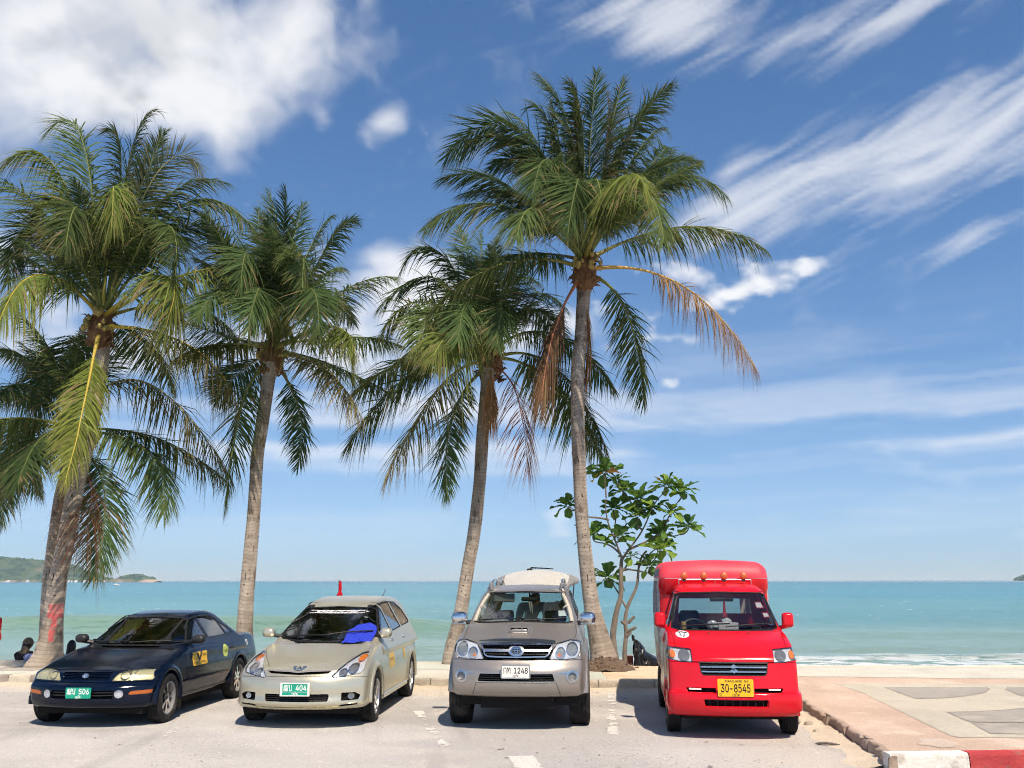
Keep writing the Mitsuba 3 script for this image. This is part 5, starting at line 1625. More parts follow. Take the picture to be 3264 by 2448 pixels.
gloss('navy_paint', (0.0028, 0.0115, 0.040), 0.03, 0.004, 1.42)
prin('dull_amber', (0.42, 0.10, 0.012), 0.2, clearcoat=1.0)
scene['smoked_glass'] = {'type': 'thindielectric', 'specular_transmittance': rgb(.035, .04, .05)}
sd = thing('sedan', 'dark navy blue sedan with amber bumper lamps and a yellow door sticker', 'car')
low = Profile(path([(.16, .235), (.06, .255), (.01, .31), (0, .40), (.0, .48), (.03, .525), (.07, .552)], [(.075, .562), (.10, .600), (.125, .655), (.17, .688), (.25, .708), (.5, .772), (.85, .852), (1.2, .918)], [(1.35, .935), (2.2, .935), (3.2, .952), (3.55, .985), (3.8, 1.000), (4.1, .992), (4.28, .965)], [(4.28, .965), (4.35, .80), (4.36, .5), (4.25, .25)]))
gh = Profile(path([(1.06, .87), (1.5, 1.08), (1.92, 1.268)], [(1.92, 1.268), (2.05, 1.310), (2.3, 1.348), (2.6, 1.366), (2.85, 1.350), (3.0, 1.31)], [(3.0, 1.31), (3.3, 1.14), (3.68, .97)], [(3.7, .80), (1.0, .80)]))
S_A = [(.715, .305, .345), (3.285, .305, .345)]
sed_F = body_fn(low, gh, pc([0, .3, .8, 2.0, 3.4, 4.0, 4.36], [-.05, -.03, -.01, 0, -.01, -.04, -.10]), pc([.24, .35, .5, .62, .72, .9, 1.0], [.785, .815, .845, .845, .83, .785, .73]), (.34, 2.5, 1.7), (.18, 3.3, 1.0), (.735, .62, .94), (.20, 1.9), S_A, .83, .05, .07, .07, .06, (.018, .850), .03)
C = Car(sd, sed_F, (-.95, -.08, .14), (.95, 4.48, 1.46), (-5.37, 12.05), 3.8)
FR = (-.15, .9)
C.window('windscreen', [(-.660, .955), (-.55, .935), (0, .942), (.55, .935), (.660, .955), (.475, 1.245), (.42, 1.262), (0, 1.278), (-.42, 1.262), (-.475, 1.245)], 'front', .8, 2.3, (.6, 2.4), 'smoked_glass', .014)


def sed_side(sg, r_, far):
    for nm, q in {'front_door_window': [(1.42, .975), (1.56, 1.06), (1.93, 1.235), (2.12, 1.270), (2.19, .985)], 'rear_door_window': [(2.27, .988), (2.20, 1.275), (2.62, 1.268), (2.85, 1.20), (2.96, .995)], 'quarter_window': [(3.01, .998), (2.91, 1.18), (3.12, 1.09), (3.24, 1.005)]}.items():
        C.window(nm, q, 'side', *r_, far, 'dark_glass', .012)
    C.panel('front_door', [(1.22, .28), (1.16, .6), (1.22, .90), (1.40, .985), (1.90, 1.262), (2.14, 1.305), (2.23, .97), (2.25, .28)], 'side', *r_, 'navy_paint', .007)
    C.panel('rear_door', [(2.25, .28), (2.23, .97), (2.14, 1.305), (2.66, 1.305), (2.92, 1.20), (3.06, .94), (2.98, .66), (2.88, .48), (2.86, .28)], 'side', *r_, 'navy_paint', .007)
    for yy in (2.10, 2.98):
        p, g = C.on((yy, .80), 'side', far)
        k = C.add('door_handle', rbox(p[0] - .018, p[0] + .018, yy - .085, yy + .06, .785, .820, .014), 'dark_plastic')
    C.add('rain_visor', tube([(p_ + g_ * .02) for p_, g_ in (C.on(q, 'side', far) for q in ((1.70, 1.10), (1.95, 1.232), (2.12, 1.272)))], .012, 6), 'dark_plastic')
    C.add('rain_visor', tube([(p_ + g_ * .02) for p_, g_ in (C.on(q, 'side', far) for q in ((2.21, 1.276), (2.55, 1.276), (2.78, 1.225)))], .012, 6), 'dark_plastic')
    C.sheet_obj('side_moulding', [(1.20, .30), (2.84, .30), (2.84, .312), (1.20, .312)], 'side', .006, far, 'dark_plastic')
    v = rbox(-.085, .085, -.07, .07, -.055, .06, .05)
    v.apply_translation((.925 if sg > 0 else -.80, 1.36 if sg > 0 else 1.44, 1.005))
    k = C.add('door_mirror', v, 'dark_plastic', smooth=60)
    C.add('mirror_arm', tube([(sg * .86, 1.42, .985), (sg * .66, 1.50, .95)], .03, 8), 'dark_plastic', k)
    C.add('mud_flap', rbox(sg * .74 - .10, sg * .74 + .10, 1.09, 1.10, .12, .36, .004), 'underbody')


sides(sed_side)
SL = [(.325, .566), (.355, .620), (.395, .672), (.50, .692), (.62, .700), (.745, .698), (.790, .600), (.775, .568)]
for sg in (-1, 1):
    q = SL if sg > 0 else mirror_x(SL)
    k = C.lamp('headlight', q, -.3, .85, FR, .036, back='lamp_silver', lens='lens_yellowed')
    C.add('lamp_divider', (C.inset(.012) - C.inset(.05)) ^ C.prism(Polygon([(sg * .545, .56), (sg * .555, .56), (sg * .575, .70), (sg * .565, .70)]), 'front', -.3, .8), 'satin_chrome', k)
    p = ellipse(sg * .47, .632, .055, .050)
    C.add('lamp_bowl', (C.inset(.010) - C.inset(.036)) ^ C.prism(p.difference(p.buffer(-.008)), 'front', -.3, .8), 'reflector', k)
    aq = Polygon([(sg * .565, .405), (sg * .79, .415), (sg * .812, .462), (sg * .60, .450), (sg * .570, .436)]).buffer(-.008).buffer(.008)
    C.hole(aq, 'front', -.3, .75)
    k = C.sheet_obj('indicator_lamp', aq, 'front', -.002, FR, 'dull_amber', res=.03)
    fo = ellipse(sg * .462, .418, .047, .045)
    C.hole(fo, 'front', -.3, .28)
    k = C.add('fog_light', (C.inset(-.006) - C.inset(.03)) ^ C.prism(ellipse(sg * .462, .418, .050, .048).difference(ellipse(sg * .462, .418, .041, .039)), 'front', -.3, .28), 'chrome')
    C.add('fog_bowl', (C.inset(.012) - C.inset(.024)) ^ C.prism(ellipse(sg * .462, .418, .046, .044), 'front', -.3, .28), 'lamp_silver', k)
    C.sheet_obj('fog_lens', ellipse(sg * .462, .418, .043, .041), 'front', .0, FR, 'lens_glass', k, .03)
gp = Polygon([(-.315, .672), (.315, .672), (.295, .580), (-.295, .580)]).buffer(-.012).buffer(.012)
C.hole(gp, 'front', -.3, .35)
C.add('grille_backing', (C.inset(.05) - C.inset(.06)) ^ C.prism(gp.buffer(.02), 'front', -.3, .6), 'matt_black')
for i in range(5):
    zz = .660 - .018 * i
    C.add('grille_slat', (C.inset(.012) - C.inset(.05)) ^ C.prism(Polygon([(-.31, zz), (.31, zz), (.31, zz - .007), (-.31, zz - .007)]), 'front', -.3, .6), 'navy_paint')
em = C.add('emblem', (C.inset(-.012) - C.inset(.02)) ^ C.prism(ellipse(0, .632, .042, .028), 'front', -.3, .5), 'satin_chrome')
for rx_, rz_, cz_, tk in ((.040, .026, .632, .007), (.034, .010, .640, .005), (.013, .024, .632, .005)):
    C.add('logo_ring', (C.inset(-.018) - C.inset(-.010)) ^ C.prism(ellipse(0, cz_, rx_, rz_).difference(ellipse(0, cz_, rx_ - tk, rz_ - tk)), 'front', -.3, .5), 'chrome', em)
ip = Polygon([(-.40, .465), (.40, .465), (.40, .365), (-.40, .365)]).buffer(-.02).buffer(.02)
C.hole(ip, 'front', -.3, .3)
C.add('intake_mesh', (C.inset(.05) - C.inset(.058)) ^ C.prism(ip.buffer(.02), 'front', -.3, .5), 'matt_black')
for i in range(2):
    zz = .445 - .035 * i
    C.add('intake_slat', (C.inset(.02) - C.inset(.05)) ^ C.prism(Polygon([(-.41, zz), (.41, zz), (.41, zz - .012), (-.41, zz - .012)]), 'front', -.3, .5), 'dark_plastic')
C.panel('bonnet', [(-.66, .46), (-.42, .245), (0, .195), (.42, .245), (.66, .46), (.735, .8), (.715, 1.28), (.4, 1.10), (0, 1.06), (-.4, 1.10), (-.715, 1.28)], 'top', .62, 1.05, 'navy_paint')
C.panel('bumper', [(-1, .553), (1, .553), (1, .20), (-1, .20)], 'front', -.3, .43, 'navy_paint')
C.add('body_shell', C.B, 'navy_paint', skin=True)
rw = [centred(shapely.union_all([TH('ฌข', .062, .15), moved(text_poly('506', .062, True), .165, 0)]), -.005, .018, .285), centred(TH('ภูเก็ต', .022, .16), 0, -.046)]
plate(C, -.01, .438, .325, .128, -.024, 'plate_green', rw, None, ink='plate_white_ink')
for (x0, x1) in ((-.50, .02), (.0, .52)):
    a_, b_ = C.on((x0, .957), 'front', (.6, 2.2))[0], C.on((x1, .968), 'front', (.6, 2.2))[0]
    C.add('wiper', tube(spline([a_ + [0, -.015, .01], (a_ + b_) / 2 + [0, -.03, .02], b_ + [0, -.015, .01]], 12), .008, 6), 'black_rubber')
# stickers on the near side
far = (1.0, .3)
k = C.sheet_obj('yellow_sticker', Polygon([(1.42, .640), (1.93, .640), (1.93, .820), (1.42, .820)]).buffer(-.015).buffer(.015), 'side', .0025, far, 'plate_yellow', label='yellow rectangular sticker with a dark wedge on the front door')
C.sheet_obj('wedge', [(1.55, .80), (1.61, .815), (1.665, .735), (1.70, .818), (1.765, .818), (1.68, .695), (1.645, .695)], 'side', .004, far, 'ink_black', k)
C.sheet_obj('lettering', illegible(1.675, .672, .44, .044, 3), 'side', .004, far, 'ink_black', k)
C.sheet_obj('lettering', illegible(1.84, .772, .13, .036, 5), 'side', .004, far, 'ink_black', k)
prin('sticker_lime', (0.62, 0.72, 0.16), 0.5)
k = C.sheet_obj('round_sticker', ellipse(2.665, .765, .105, .092), 'side', .0025, far, 'sticker_lime', label='round lime sticker numbered 1584 on the rear door')
C.sheet_obj('lettering', centred(text_poly('1584', .050, True), 2.675, .765, .135), 'side', .004, far, 'ink_black', k)
C.sheet_obj('lettering', illegible(2.665, .812, .11, .014, 7), 'side', .004, far, 'ink_black', k)
C.sheet_obj('lettering', illegible(2.665, .718, .08, .012, 9), 'side', .004, far, 'ink_black', k)
k = C.sheet_obj('white_sticker', [(3.62, .775), (3.72, .775), (3.72, .870), (3.62, .870)], 'side', .0025, far, 'paper_white')
C.sheet_obj('lettering', ellipse(3.67, .835, .022, .016).union(Polygon([(3.645, .785), (3.695, .785), (3.68, .815), (3.66, .815)])), 'side', .004, far, 'ink_black', k)
k = C.sheet_obj('tax_sticker', [(.345, 1.165), (.425, 1.165), (.405, 1.215), (.335, 1.215)], 'front', -.012, (.6, 2.2), 'sticker_blue')
# cabin
C.add('dashboard', rbox(-.66, .66, 1.14, 1.50, .70, .900, .05), 'matt_black')
C.add('steering_wheel', cat_mesh([torus((-.36, 1.62, .88), .180, .016, 26), rbox(-.43, -.29, 1.58, 1.64, .82, .93, .03)]), 'dark_plastic')
for xx in (-.36, .36):
    seat(C, xx, 2.20, .50, .48, h=.46)
seat(C, 0, 3.0, .50, 1.20, head=False, h=.42)
C.add('rear_view_mirror', rbox(-.09, .09, 1.86, 1.90, 1.165, 1.215, .018), 'dark_plastic')
C.add('hanging_charm', cat_mesh([tube([(0, 1.87, 1.17), (.0, 1.85, 1.03)], .006, 5), rbox(-.03, .03, 1.83, 1.87, .98, 1.04, .012)]), 'sticker_red')
C.add('underbody', cat_mesh([box(-.68, .68, .28, 4.1, .16, .27), tube([(-.75, .715, .30), (.75, .715, .30)], .05, 8)]), 'underbody', smooth=False)
wm = wheel_meshes(.307, .20, .205, 'eight')
put_wheels(C, wm, [(sg * .745, a[0], .307, 0) for a in S_A for sg in (1, -1)], {'tyre': 'tyre_rubber', 'rim': 'grey_trim', 'brake_disc': 'underbody', 'spokes': 'alloy_bright', 'hub': 'alloy_bright', 'style': 'eight'})


# ------------------------------------------------------------------ pale gold minivan
paint('champagne_paint', (0.62, 0.59, 0.455), 0.66, 0.28, 0.03)
mv = thing('minivan', 'pale gold minivan with a blue cloth on its windscreen and a green plate', 'car')
low = Profile(path([(.18, .245), (.07, .250), (.02, .275), (0, .31), (.015, .37), (.02, .45), (.03, .55), (.055, .615), (.085, .655), (.12, .70)], [(.125, .708), (.20, .752), (.35, .815), (.55, .873), (.8, .930), (1.1, .985)], [(1.25, 1.0), (2.2, 1.03), (3.4, 1.075), (4.2, 1.105)], [(4.42, 1.05), (4.54, .8), (4.56, .5), (4.48, .24)]))
gh = Profile(path([(1.02, .945), (1.55, 1.185), (2.08, 1.405)], [(2.08, 1.405), (2.2, 1.452), (2.45, 1.515), (2.8, 1.558), (3.2, 1.570), (3.7, 1.552), (4.1, 1.505), (4.22, 1.46)], [(4.22, 1.46), (4.40, 1.2), (4.50, .95)], [(4.5, .85), (1.0, .85)]))
M_A = [(.865, .325, .355), (3.585, .325, .355)]
mini_F = body_fn(low, gh, pc([0, .3, .9, 2.0, 3.6, 4.1, 4.56], [-.05, -.025, 0, 0, 0, -.03, -.09]), pc([.24, .33, .5, .66, .8, .95, 1.1], [.815, .845, .850, .842, .815, .775, .735]), (.36, 2.5, 1.8), (.16, 3.5, 1.0), (.742, .47, 1.04), (.22, 2.0), M_A, .83, .05, .065, .10, .055, (.026, .872), .03, .95)
C = Car(mv, mini_F, (-.96, -.08, .14), (.96, 4.68, 1.66), (-2.685, 12.0), 3.5)
C.window('windscreen', [(-.690, 1.055), (-.62, 1.020), (-.3, 1.000), (0, .995), (.3, 1.000), (.62, 1.020), (.690, 1.055), (.535, 1.385), (.48, 1.402), (0, 1.422), (-.48, 1.402), (-.535, 1.385)], 'front', .8, 2.5, (.6, 2.6), 'smoked_glass', .014)


def mini_side(sg, r_, far):
    for nm, q in {'quarter_light': [(1.33, 1.035), (1.62, 1.165), (1.60, 1.045)], 'front_door_window': [(1.68, 1.050), (1.71, 1.205), (2.02, 1.375), (2.28, 1.440), (2.38, 1.070)], 'rear_door_window': [(2.47, 1.075), (2.37, 1.455), (2.72, 1.478), (3.02, 1.478), (3.22, 1.105)], 'rear_quarter_window': [(3.33, 1.110), (3.13, 1.475), (3.55, 1.455), (3.92, 1.33), (4.10, 1.16), (4.02, 1.135)]}.items():
        C.window(nm, q, 'side', *r_, far, 'tinted_glass' if nm[0] in 'fq' else 'dark_glass', .013)
    C.panel('front_door', [(1.34, .30), (1.28, .6), (1.24, .95), (1.30, 1.01), (2.00, 1.405), (2.32, 1.478), (2.42, 1.05), (2.43, .30)], 'side', *r_, 'champagne_paint', .006)
    C.panel('rear_door', [(2.43, .30), (2.42, 1.05), (2.32, 1.478), (3.05, 1.510), (3.27, 1.09), (3.25, .80), (3.16, .56), (3.13, .30)], 'side', *r_, 'champagne_paint', .006)
    for yy in (2.20, 3.12):
        p, g = C.on((yy, .955), 'side', far)
        k = C.add('door_handle', rbox(p[0] - .020, p[0] + .022, yy - .09, yy + .07, .940, .972, .014), 'satin_chrome')
    for q in (((1.80, 1.205), (2.05, 1.362), (2.29, 1.440)), ((2.37, 1.455), (2.72, 1.478), (3.02, 1.478))):
        pq = [C.on(t_, 'side', far) for t_ in q]
        C.add('rain_visor', tube(spline([(p_ + g_ * .012) for p_, g_ in pq], 10), .009, 6), 'dark_plastic')
    v = rbox(-.085, .085, -.075, .075, -.060, .070, .055)
    v.apply_translation((sg * .835, 1.46, 1.085))
    k = C.add('door_mirror', v, 'champagne_paint', smooth=60)
    C.add('mirror_arm', tube([(sg * .80, 1.50, 1.055), (sg * .66, 1.56, 1.03)], .026, 8), 'dark_plastic', k)
    C.add('side_skirt', rbox(sg * .815 - .05, sg * .815 + .045, 1.26, 3.18, .225, .30, .03), 'champagne_paint')
    C.sheet_obj('side_repeater', ellipse(1.18, .74, .022, .014), 'side', .004, far, 'amber_plastic', res=.02)


sides(mini_side)
ML = [(.415, .628), (.445, .606), (.60, .630), (.745, .655), (.775, .705), (.765, .80), (.720, .882), (.660, .872), (.575, .805), (.49, .715)]
for sg in (-1, 1):
    q = ML if sg > 0 else mirror_x(ML)
    k = C.lamp('headlight', q, -.3, 1.2, FR, .045, back='lamp_silver')
    for (cx, cz, r) in ((.650, .712, .058), (.545, .668, .048)):
        cx *= sg
        prm = lambda t: C.prism(ellipse(cx, cz, t, t), 'front', -.3, 1.0)
        C.add('lens_ring', (C.inset(.012) - C.inset(.045)) ^ (prm(r) - prm(r - .010)), 'chrome', k)
        C.add('lens_bowl', (C.inset(.026) - C.inset(.036)) ^ prm(r - .009), 'reflector', k)
    C.add('turn_lamp', (C.inset(.018) - C.inset(.045)) ^ C.prism(ellipse(sg * .690, .815, .040, .034), 'front', -.3, 1.1), 'amber_plastic', k)
    fq = Polygon([(sg * .545, .435), (sg * .70, .435), (sg * .762, .40), (sg * .74, .345), (sg * .545, .338)]).buffer(-.012).buffer(.012)
    C.hole(fq, 'front', -.3, .6)
    k = C.add('fog_pod', (C.inset(.06) - C.inset(.07)) ^ C.prism(fq.buffer(.01), 'front', -.3, .7), 'matt_black')
    C.add('fog_bowl', (C.inset(.02) - C.inset(.05)) ^ C.prism(ellipse(sg * .655, .390, .038, .036), 'front', -.3, .7), 'reflector', k)
    C.sheet_obj('fog_lens', ellipse(sg * .655, .390, .036, .034), 'front', -.012, FR, 'lens_glass', k, .03)
    sl = Polygon([(sg * .53, .293), (sg * .735, .306), (sg * .735, .288), (sg * .53, .272)])
    C.hole(sl, 'front', -.3, .5)
    C.add('lower_slit', (C.inset(.04) - C.inset(.05)) ^ C.prism(sl.buffer(.008), 'front', -.3, .6), 'matt_black')
gp = Polygon([(-.43, .706), (-.1, .700), (0, .690), (.1, .700), (.43, .706), (.37, .662), (0, .646), (-.37, .662)])
C.hole(gp, 'front', -.3, .35)
C.add('grille_backing', (C.inset(.045) - C.inset(.055)) ^ C.prism(gp.buffer(.02), 'front', -.3, .6), 'matt_black')
C.add('grille_bar', (C.inset(-.004) - C.inset(.03)) ^ C.prism(Polygon([(-.43, .707), (-.1, .702), (0, .692), (.1, .702), (.43, .707), (.41, .692), (.1, .682), (0, .672), (-.1, .682), (-.41, .692)]), 'front', -.3, .5), 'grey_trim')
w_ = shapely.union_all([LineString([(-.075, .742), (-.055, .718), (-.02, .708), (.02, .708), (.055, .718), (.075, .742)]).buffer(.008), LineString([(-.03, .712), (0, .742), (.03, .712)]).buffer(.006), LineString([(-.075, .742), (-.045, .742)]).buffer(.006), LineString([(.045, .742), (.075, .742)]).buffer(.006)])
C.add('emblem', (C.inset(-.012) - C.inset(.02)) ^ C.prism(w_, 'front', -.3, .5), 'chrome')
ip = Polygon([(-.405, .425), (.405, .425), (.395, .335), (-.395, .335)]).buffer(-.02).buffer(.02)
C.hole(ip, 'front', -.3, .3)
C.add('intake_mesh', (C.inset(.05) - C.inset(.058)) ^ C.prism(ip.buffer(.02), 'front', -.3, .5), 'matt_black')
for i in range(3):
    zz = .405 - .024 * i
    C.add('intake_slat', (C.inset(.025) - C.inset(.05)) ^ C.prism(Polygon([(-.41, zz), (.41, zz), (.41, zz - .007), (-.41, zz - .007)]), 'front', -.3, .5), 'dark_plastic')
C.panel('bonnet', [(-.70, .95), (-.56, .55), (-.42, .245), (-.1, .165), (0, .16), (.1, .165), (.42, .245), (.56, .55), (.70, .95), (.715, 1.28), (.4, 1.06), (0, 1.02), (-.4, 1.06), (-.715, 1.28)], 'top', .62, 1.08, 'champagne_paint')
C.panel('bumper', [(-1, .600), (-.42, .628), (.42, .628), (1, .600), (1, .2), (-1, .2)], 'front', -.3, .55, 'champagne_paint')
C.add('body_shell', C.B, 'champagne_paint', skin=True)
C.add('bumper_lip', (C.inset(-.020) - C.inset(-.001)) ^ C.prism(Polygon([(-.86, .248), (-.40, .240), (.40, .240), (.86, .248), (.88, .315), (.70, .318), (.52, .262), (-.52, .262), (-.70, .318), (-.88, .315)]).difference(shapely.union_all([Polygon([(s * .53, .293), (s * .735, .306), (s * .735, .288), (s * .53, .272)]) for s in (1, -1)])), 'front', -.3, .42), 'champagne_paint', smooth=30)
rw = [centred(shapely.union_all([TH('ฌข', .064, .15), moved(text_poly('404', .064, True), .175, 0)]), 0, .020, .290), centred(TH('ภูเก็ต', .024, .16), 0, -.050)]
k = plate(C, .005, .487, .320, .135, -.034, 'plate_green', rw, None, ink='plate_white_ink')
C.add('frame', front_sheet(Polygon([(-.180, .408), (.190, .408), (.190, .566), (-.180, .566)]).difference(Polygon([(-.152, .420), (.162, .420), (.162, .553), (-.152, .553)])), -.038, .014), 'plate_white', k, smooth=False)
C.add('divider_line', front_sheet(Polygon([(-.15, .457), (.16, .457), (.16, .460), (-.15, .460)]), -.0365, .002), 'plate_white_ink', k, smooth=False)
# banner lettering on the windscreen: white outlined slanting capitals
bn = Polygon([(-.46, 1.335), (-.40, 1.378), (.36, 1.378), (.46, 1.362), (.37, 1.338), (-.30, 1.338)])
ol = bn.difference(bn.buffer(-.006))
tx = centred(shapely.affinity.skew(text_poly('SHADOW', .034, True), 22), 0, 1.358, .66)
tx = tx.difference(tx.buffer(-.0045))
k = C.sheet_obj('windscreen_banner', shapely.union_all([ol, tx]), 'front', .002, (.6, 2.6), 'paper_white', res=.06)
prin('blue_cloth', mikit.proc(lambda p, n, uv: MX((0.022, 0.036, 0.38), (0.035, 0.065, 0.56), FB(p.x * 40, p.y * 40, p.z * 40, 3))), 0.9, sheen=0.6, specular=0.1)
cl_key = numbered('cloth')
tag(cl_key, 'bright blue cloth draped over the windscreen corner and bonnet of the gold minivan', 'cloth')
p, f, g = C.drape(ragged(Polygon([(.310, .955), (.645, .960), (.668, 1.05), (.640, 1.150), (.55, 1.188), (.44, 1.180), (.37, 1.150), (.305, 1.100)]), .006, .03, 8, 20), 'front', .018, (.2, 2.4), .02)
fold = meshkit.fbm(p * np.array([14, 14, 9]), 3, 5)
p = p + g * ((fold - .3) * .034 + .006 * np.sin((p[:, 0] + .6 * p[:, 2]) * 38 + 5 * fold))[:, None]
scene[cl_key] = {**mikit.ply(trimesh.Trimesh(p, f, process=False), 'blue_cloth', smooth=True), 'to_world': C.tw}
for (x0, x1, z0, z1, of) in ((-.58, .12, 1.022, 1.050, .018), (.08, .62, 1.035, 1.072, .05)):
    a_, b_ = C.on((x0, z0), 'front', (.6, 2.2)), C.on((x1, z1), 'front', (.6, 2.2))
    mm = C.on(((x0 + x1) / 2, (z0 + z1) / 2 + .012), 'front', (.6, 2.2))
    C.add('wiper', tube(spline([a_[0] + a_[1] * of, mm[0] + mm[1] * of, b_[0] + b_[1] * of], 14), .010, 6), 'black_rubber')
for sx_ in (-.33, .24):
    p, g = C.on((sx_, .972), 'front', (.2, 2.0))
    C.add('washer_jet', rbox(p[0] - .012, p[0] + .012, p[1] - .01, p[1] + .02, p[2] - .005, p[2] + .012, .004), 'dark_plastic')
far = (1.0, .3)
prin('faded_yellow', (0.62, 0.44, 0.14), 0.6)
k = C.sheet_obj('faded_sticker', Polygon([(1.72, .585), (2.14, .60), (2.15, .79), (1.74, .78)]).buffer(-.02).buffer(.02).difference(illegible(1.94, .70, .30, .06, 11)), 'side', .0025, far, 'faded_yellow', label='faded yellow square sticker on the front door')
k = C.sheet_obj('faded_sticker', ellipse(2.95, .72, .10, .09).difference(illegible(2.95, .72, .13, .04, 13)), 'side', .0025, far, 'faded_yellow', label='faded yellow round sticker on the rear door')
C.add('aerial', cat_mesh([tube([(.30, 3.75, 1.53), (.34, 3.86, 1.66)], [.009, .004], 6), rbox(.28, .32, 3.70, 3.78, 1.525, 1.55, .008)]), 'dark_plastic')
C.add('dashboard', rbox(-.68, .68, 1.20, 1.72, .80, .985, .05), 'grey_trim')
C.add('steering_wheel', cat_mesh([torus((-.36, 1.86, .97), .185, .016, 26), rbox(-.43, -.29, 1.82, 1.88, .90, 1.02, .03)]), 'dark_plastic')
for xx in (-.36, .36):
    seat(C, xx, 2.45, .62, .48, h=.48)
seat(C, 0, 3.3, .68, 1.25, head=False, h=.50)
C.add('rear_view_mirror', rbox(-.10, .10, 2.02, 2.06, 1.295, 1.350, .018), 'dark_plastic')
C.add('tax_sticker', box(.40, .47, 1.9, 1.902, 1.24, 1.29), 'paper_white')
C.add('underbody', cat_mesh([box(-.70, .70, .32, 4.3, .16, .27), tube([(-.75, .865, .31), (.75, .865, .31)], .05, 8)]), 'underbody', smooth=False)
wm = wheel_meshes(.318, .205, .218, 'six')
put_wheels(C, wm, [(sg * .758, a[0], .318, 0) for a in M_A for sg in (1, -1)], {'tyre': 'tyre_rubber', 'rim': 'alloy', 'brake_disc': 'underbody', 'spokes': 'alloy_bright', 'hub': 'alloy_bright', 'style': 'six'})


# ------------------------------------------------------------------ red songthaew van
gloss('red_paint', (0.82, 0.016, 0.044), 0.07, 0.01)
gloss('white_paint', (0.66, 0.64, 0.63), 0.08, 0.03)
prin('faded_sunlit_red', mikit.proc(lambda p, n, uv: MX((0.72, 0.040, 0.070), (0.76, 0.075, 0.105), FB(p.x * 3, p.y * 3, p.z * 3, 3))), 0.5, specular=0.4)  # faded canopy red, with the sun on its top painted in paler
vn = thing('songthaew_van', 'bright red songthaew van with four orange roof lamps and a yellow plate', 'van')
low = Profile(path([(.20, .255), (.08, .265), (.02, .30), (-.01, .38), (-.02, .47), (-.005, .520)], [(.040, .535), (.05, .60), (.065, .72), (.085, .84), (.12, .915), (.20, .985), (.32, 1.055), (.5, 1.125), (.76, 1.198)], [(.9, 1.20), (2.06, 1.20)], [(2.08, 1.1), (2.08, .30)]))
gh = Profile(path([(.70, 1.15), (1.0, 1.425), (1.26, 1.655)], [(1.26, 1.655), (1.34, 1.705), (1.5, 1.748), (1.75, 1.772), (2.0, 1.775), (2.10, 1.765)], [(2.10, 1.3), (2.08, 1.05)], [(.8, 1.05), (.78, 1.10)]))
V_A = [(.70, .285, .330), (2.95, .285, .330)]
van_F0 = body_fn(low, gh, pc([0, .3, .8, 2.1], [-.03, -.015, 0, 0]), pc([.25, .4, .52, .6, .9, 1.05, 1.2], [.745, .775, .770, .765, .765, .750, .725]), (.17, 3.0, 1.2), (0, 1.5, 1.0), (.735, .33, 1.2), (.14, 1.5), V_A[:1], .77, .05, .075, .05, .05, (.012, .775), .03, 1.3)


def van_F(x, y, z, order=1):
    b = van_F0(x, y, z, order)
    # the lower bumper stands proud of the face above it
    ax = np.abs(x)
    return b


scene['cab_glass'] = {'type': 'thindielectric', 'specular_transmittance': rgb(.58, .60, .61)}
C = Car(vn, van_F, (-.92, -.12, .16), (.92, 2.20, 1.86), (2.585, 11.2), 6.5, h=.024)
FR = (-.2, .9)
C.window('windscreen', [(-.655, 1.225), (-.58, 1.205), (0, 1.205), (.58, 1.205), (.655, 1.225), (.575, 1.610), (.53, 1.640), (0, 1.652), (-.53, 1.640), (-.575, 1.610)], 'front', .55, 1.7, (.4, 1.8), 'cab_glass', .014)
C.hole([(-.50, 1.36), (.50, 1.36), (.48, 1.56), (-.48, 1.56)], 'front', 1.9, 2.3)


def van_side(sg, r_, far):
    C.window('front_door_window', [(1.02, 1.235), (1.10, 1.35), (1.38, 1.62), (1.86, 1.65), (1.88, 1.24)], 'side', *r_, far, 'tinted_glass', .014)
    C.panel('front_door', [(.98, .40), (.90, .7), (.86, 1.15), (.95, 1.24), (1.36, 1.66), (1.90, 1.69), (1.93, 1.2), (1.93, .40)], 'side', *r_, 'red_paint', .007)
    C.sheet_obj('white_door_band', [(1.00, .46), (1.90, .46), (1.90, 1.12), (1.62, 1.12), (1.30, .98), (1.00, .98)], 'side', .003, far, 'white_paint')
    C.sheet_obj('white_flash', [(.50, .66), (.66, .64), (.80, .60), (.80, .98), (.66, 1.02), (.56, .98)], 'side', .003, far, 'white_paint')
    v = rbox(-.072, .072, -.055, .055, -.092, .092, .045)
    v.apply_translation((sg * .800, 1.0, 1.315))
    k = C.add('door_mirror', v, 'red_paint', smooth=60)
    C.add('mirror_arm', tube([(sg * .80, 1.02, 1.24), (sg * .66, 1.08, 1.21)], .026, 8), 'red_paint', k)
    C.sheet_obj('wing_line', [(.62, 1.04), (.86, 1.14), (.86, 1.148), (.62, 1.048)], 'side', .003, far, 'dark_plastic')


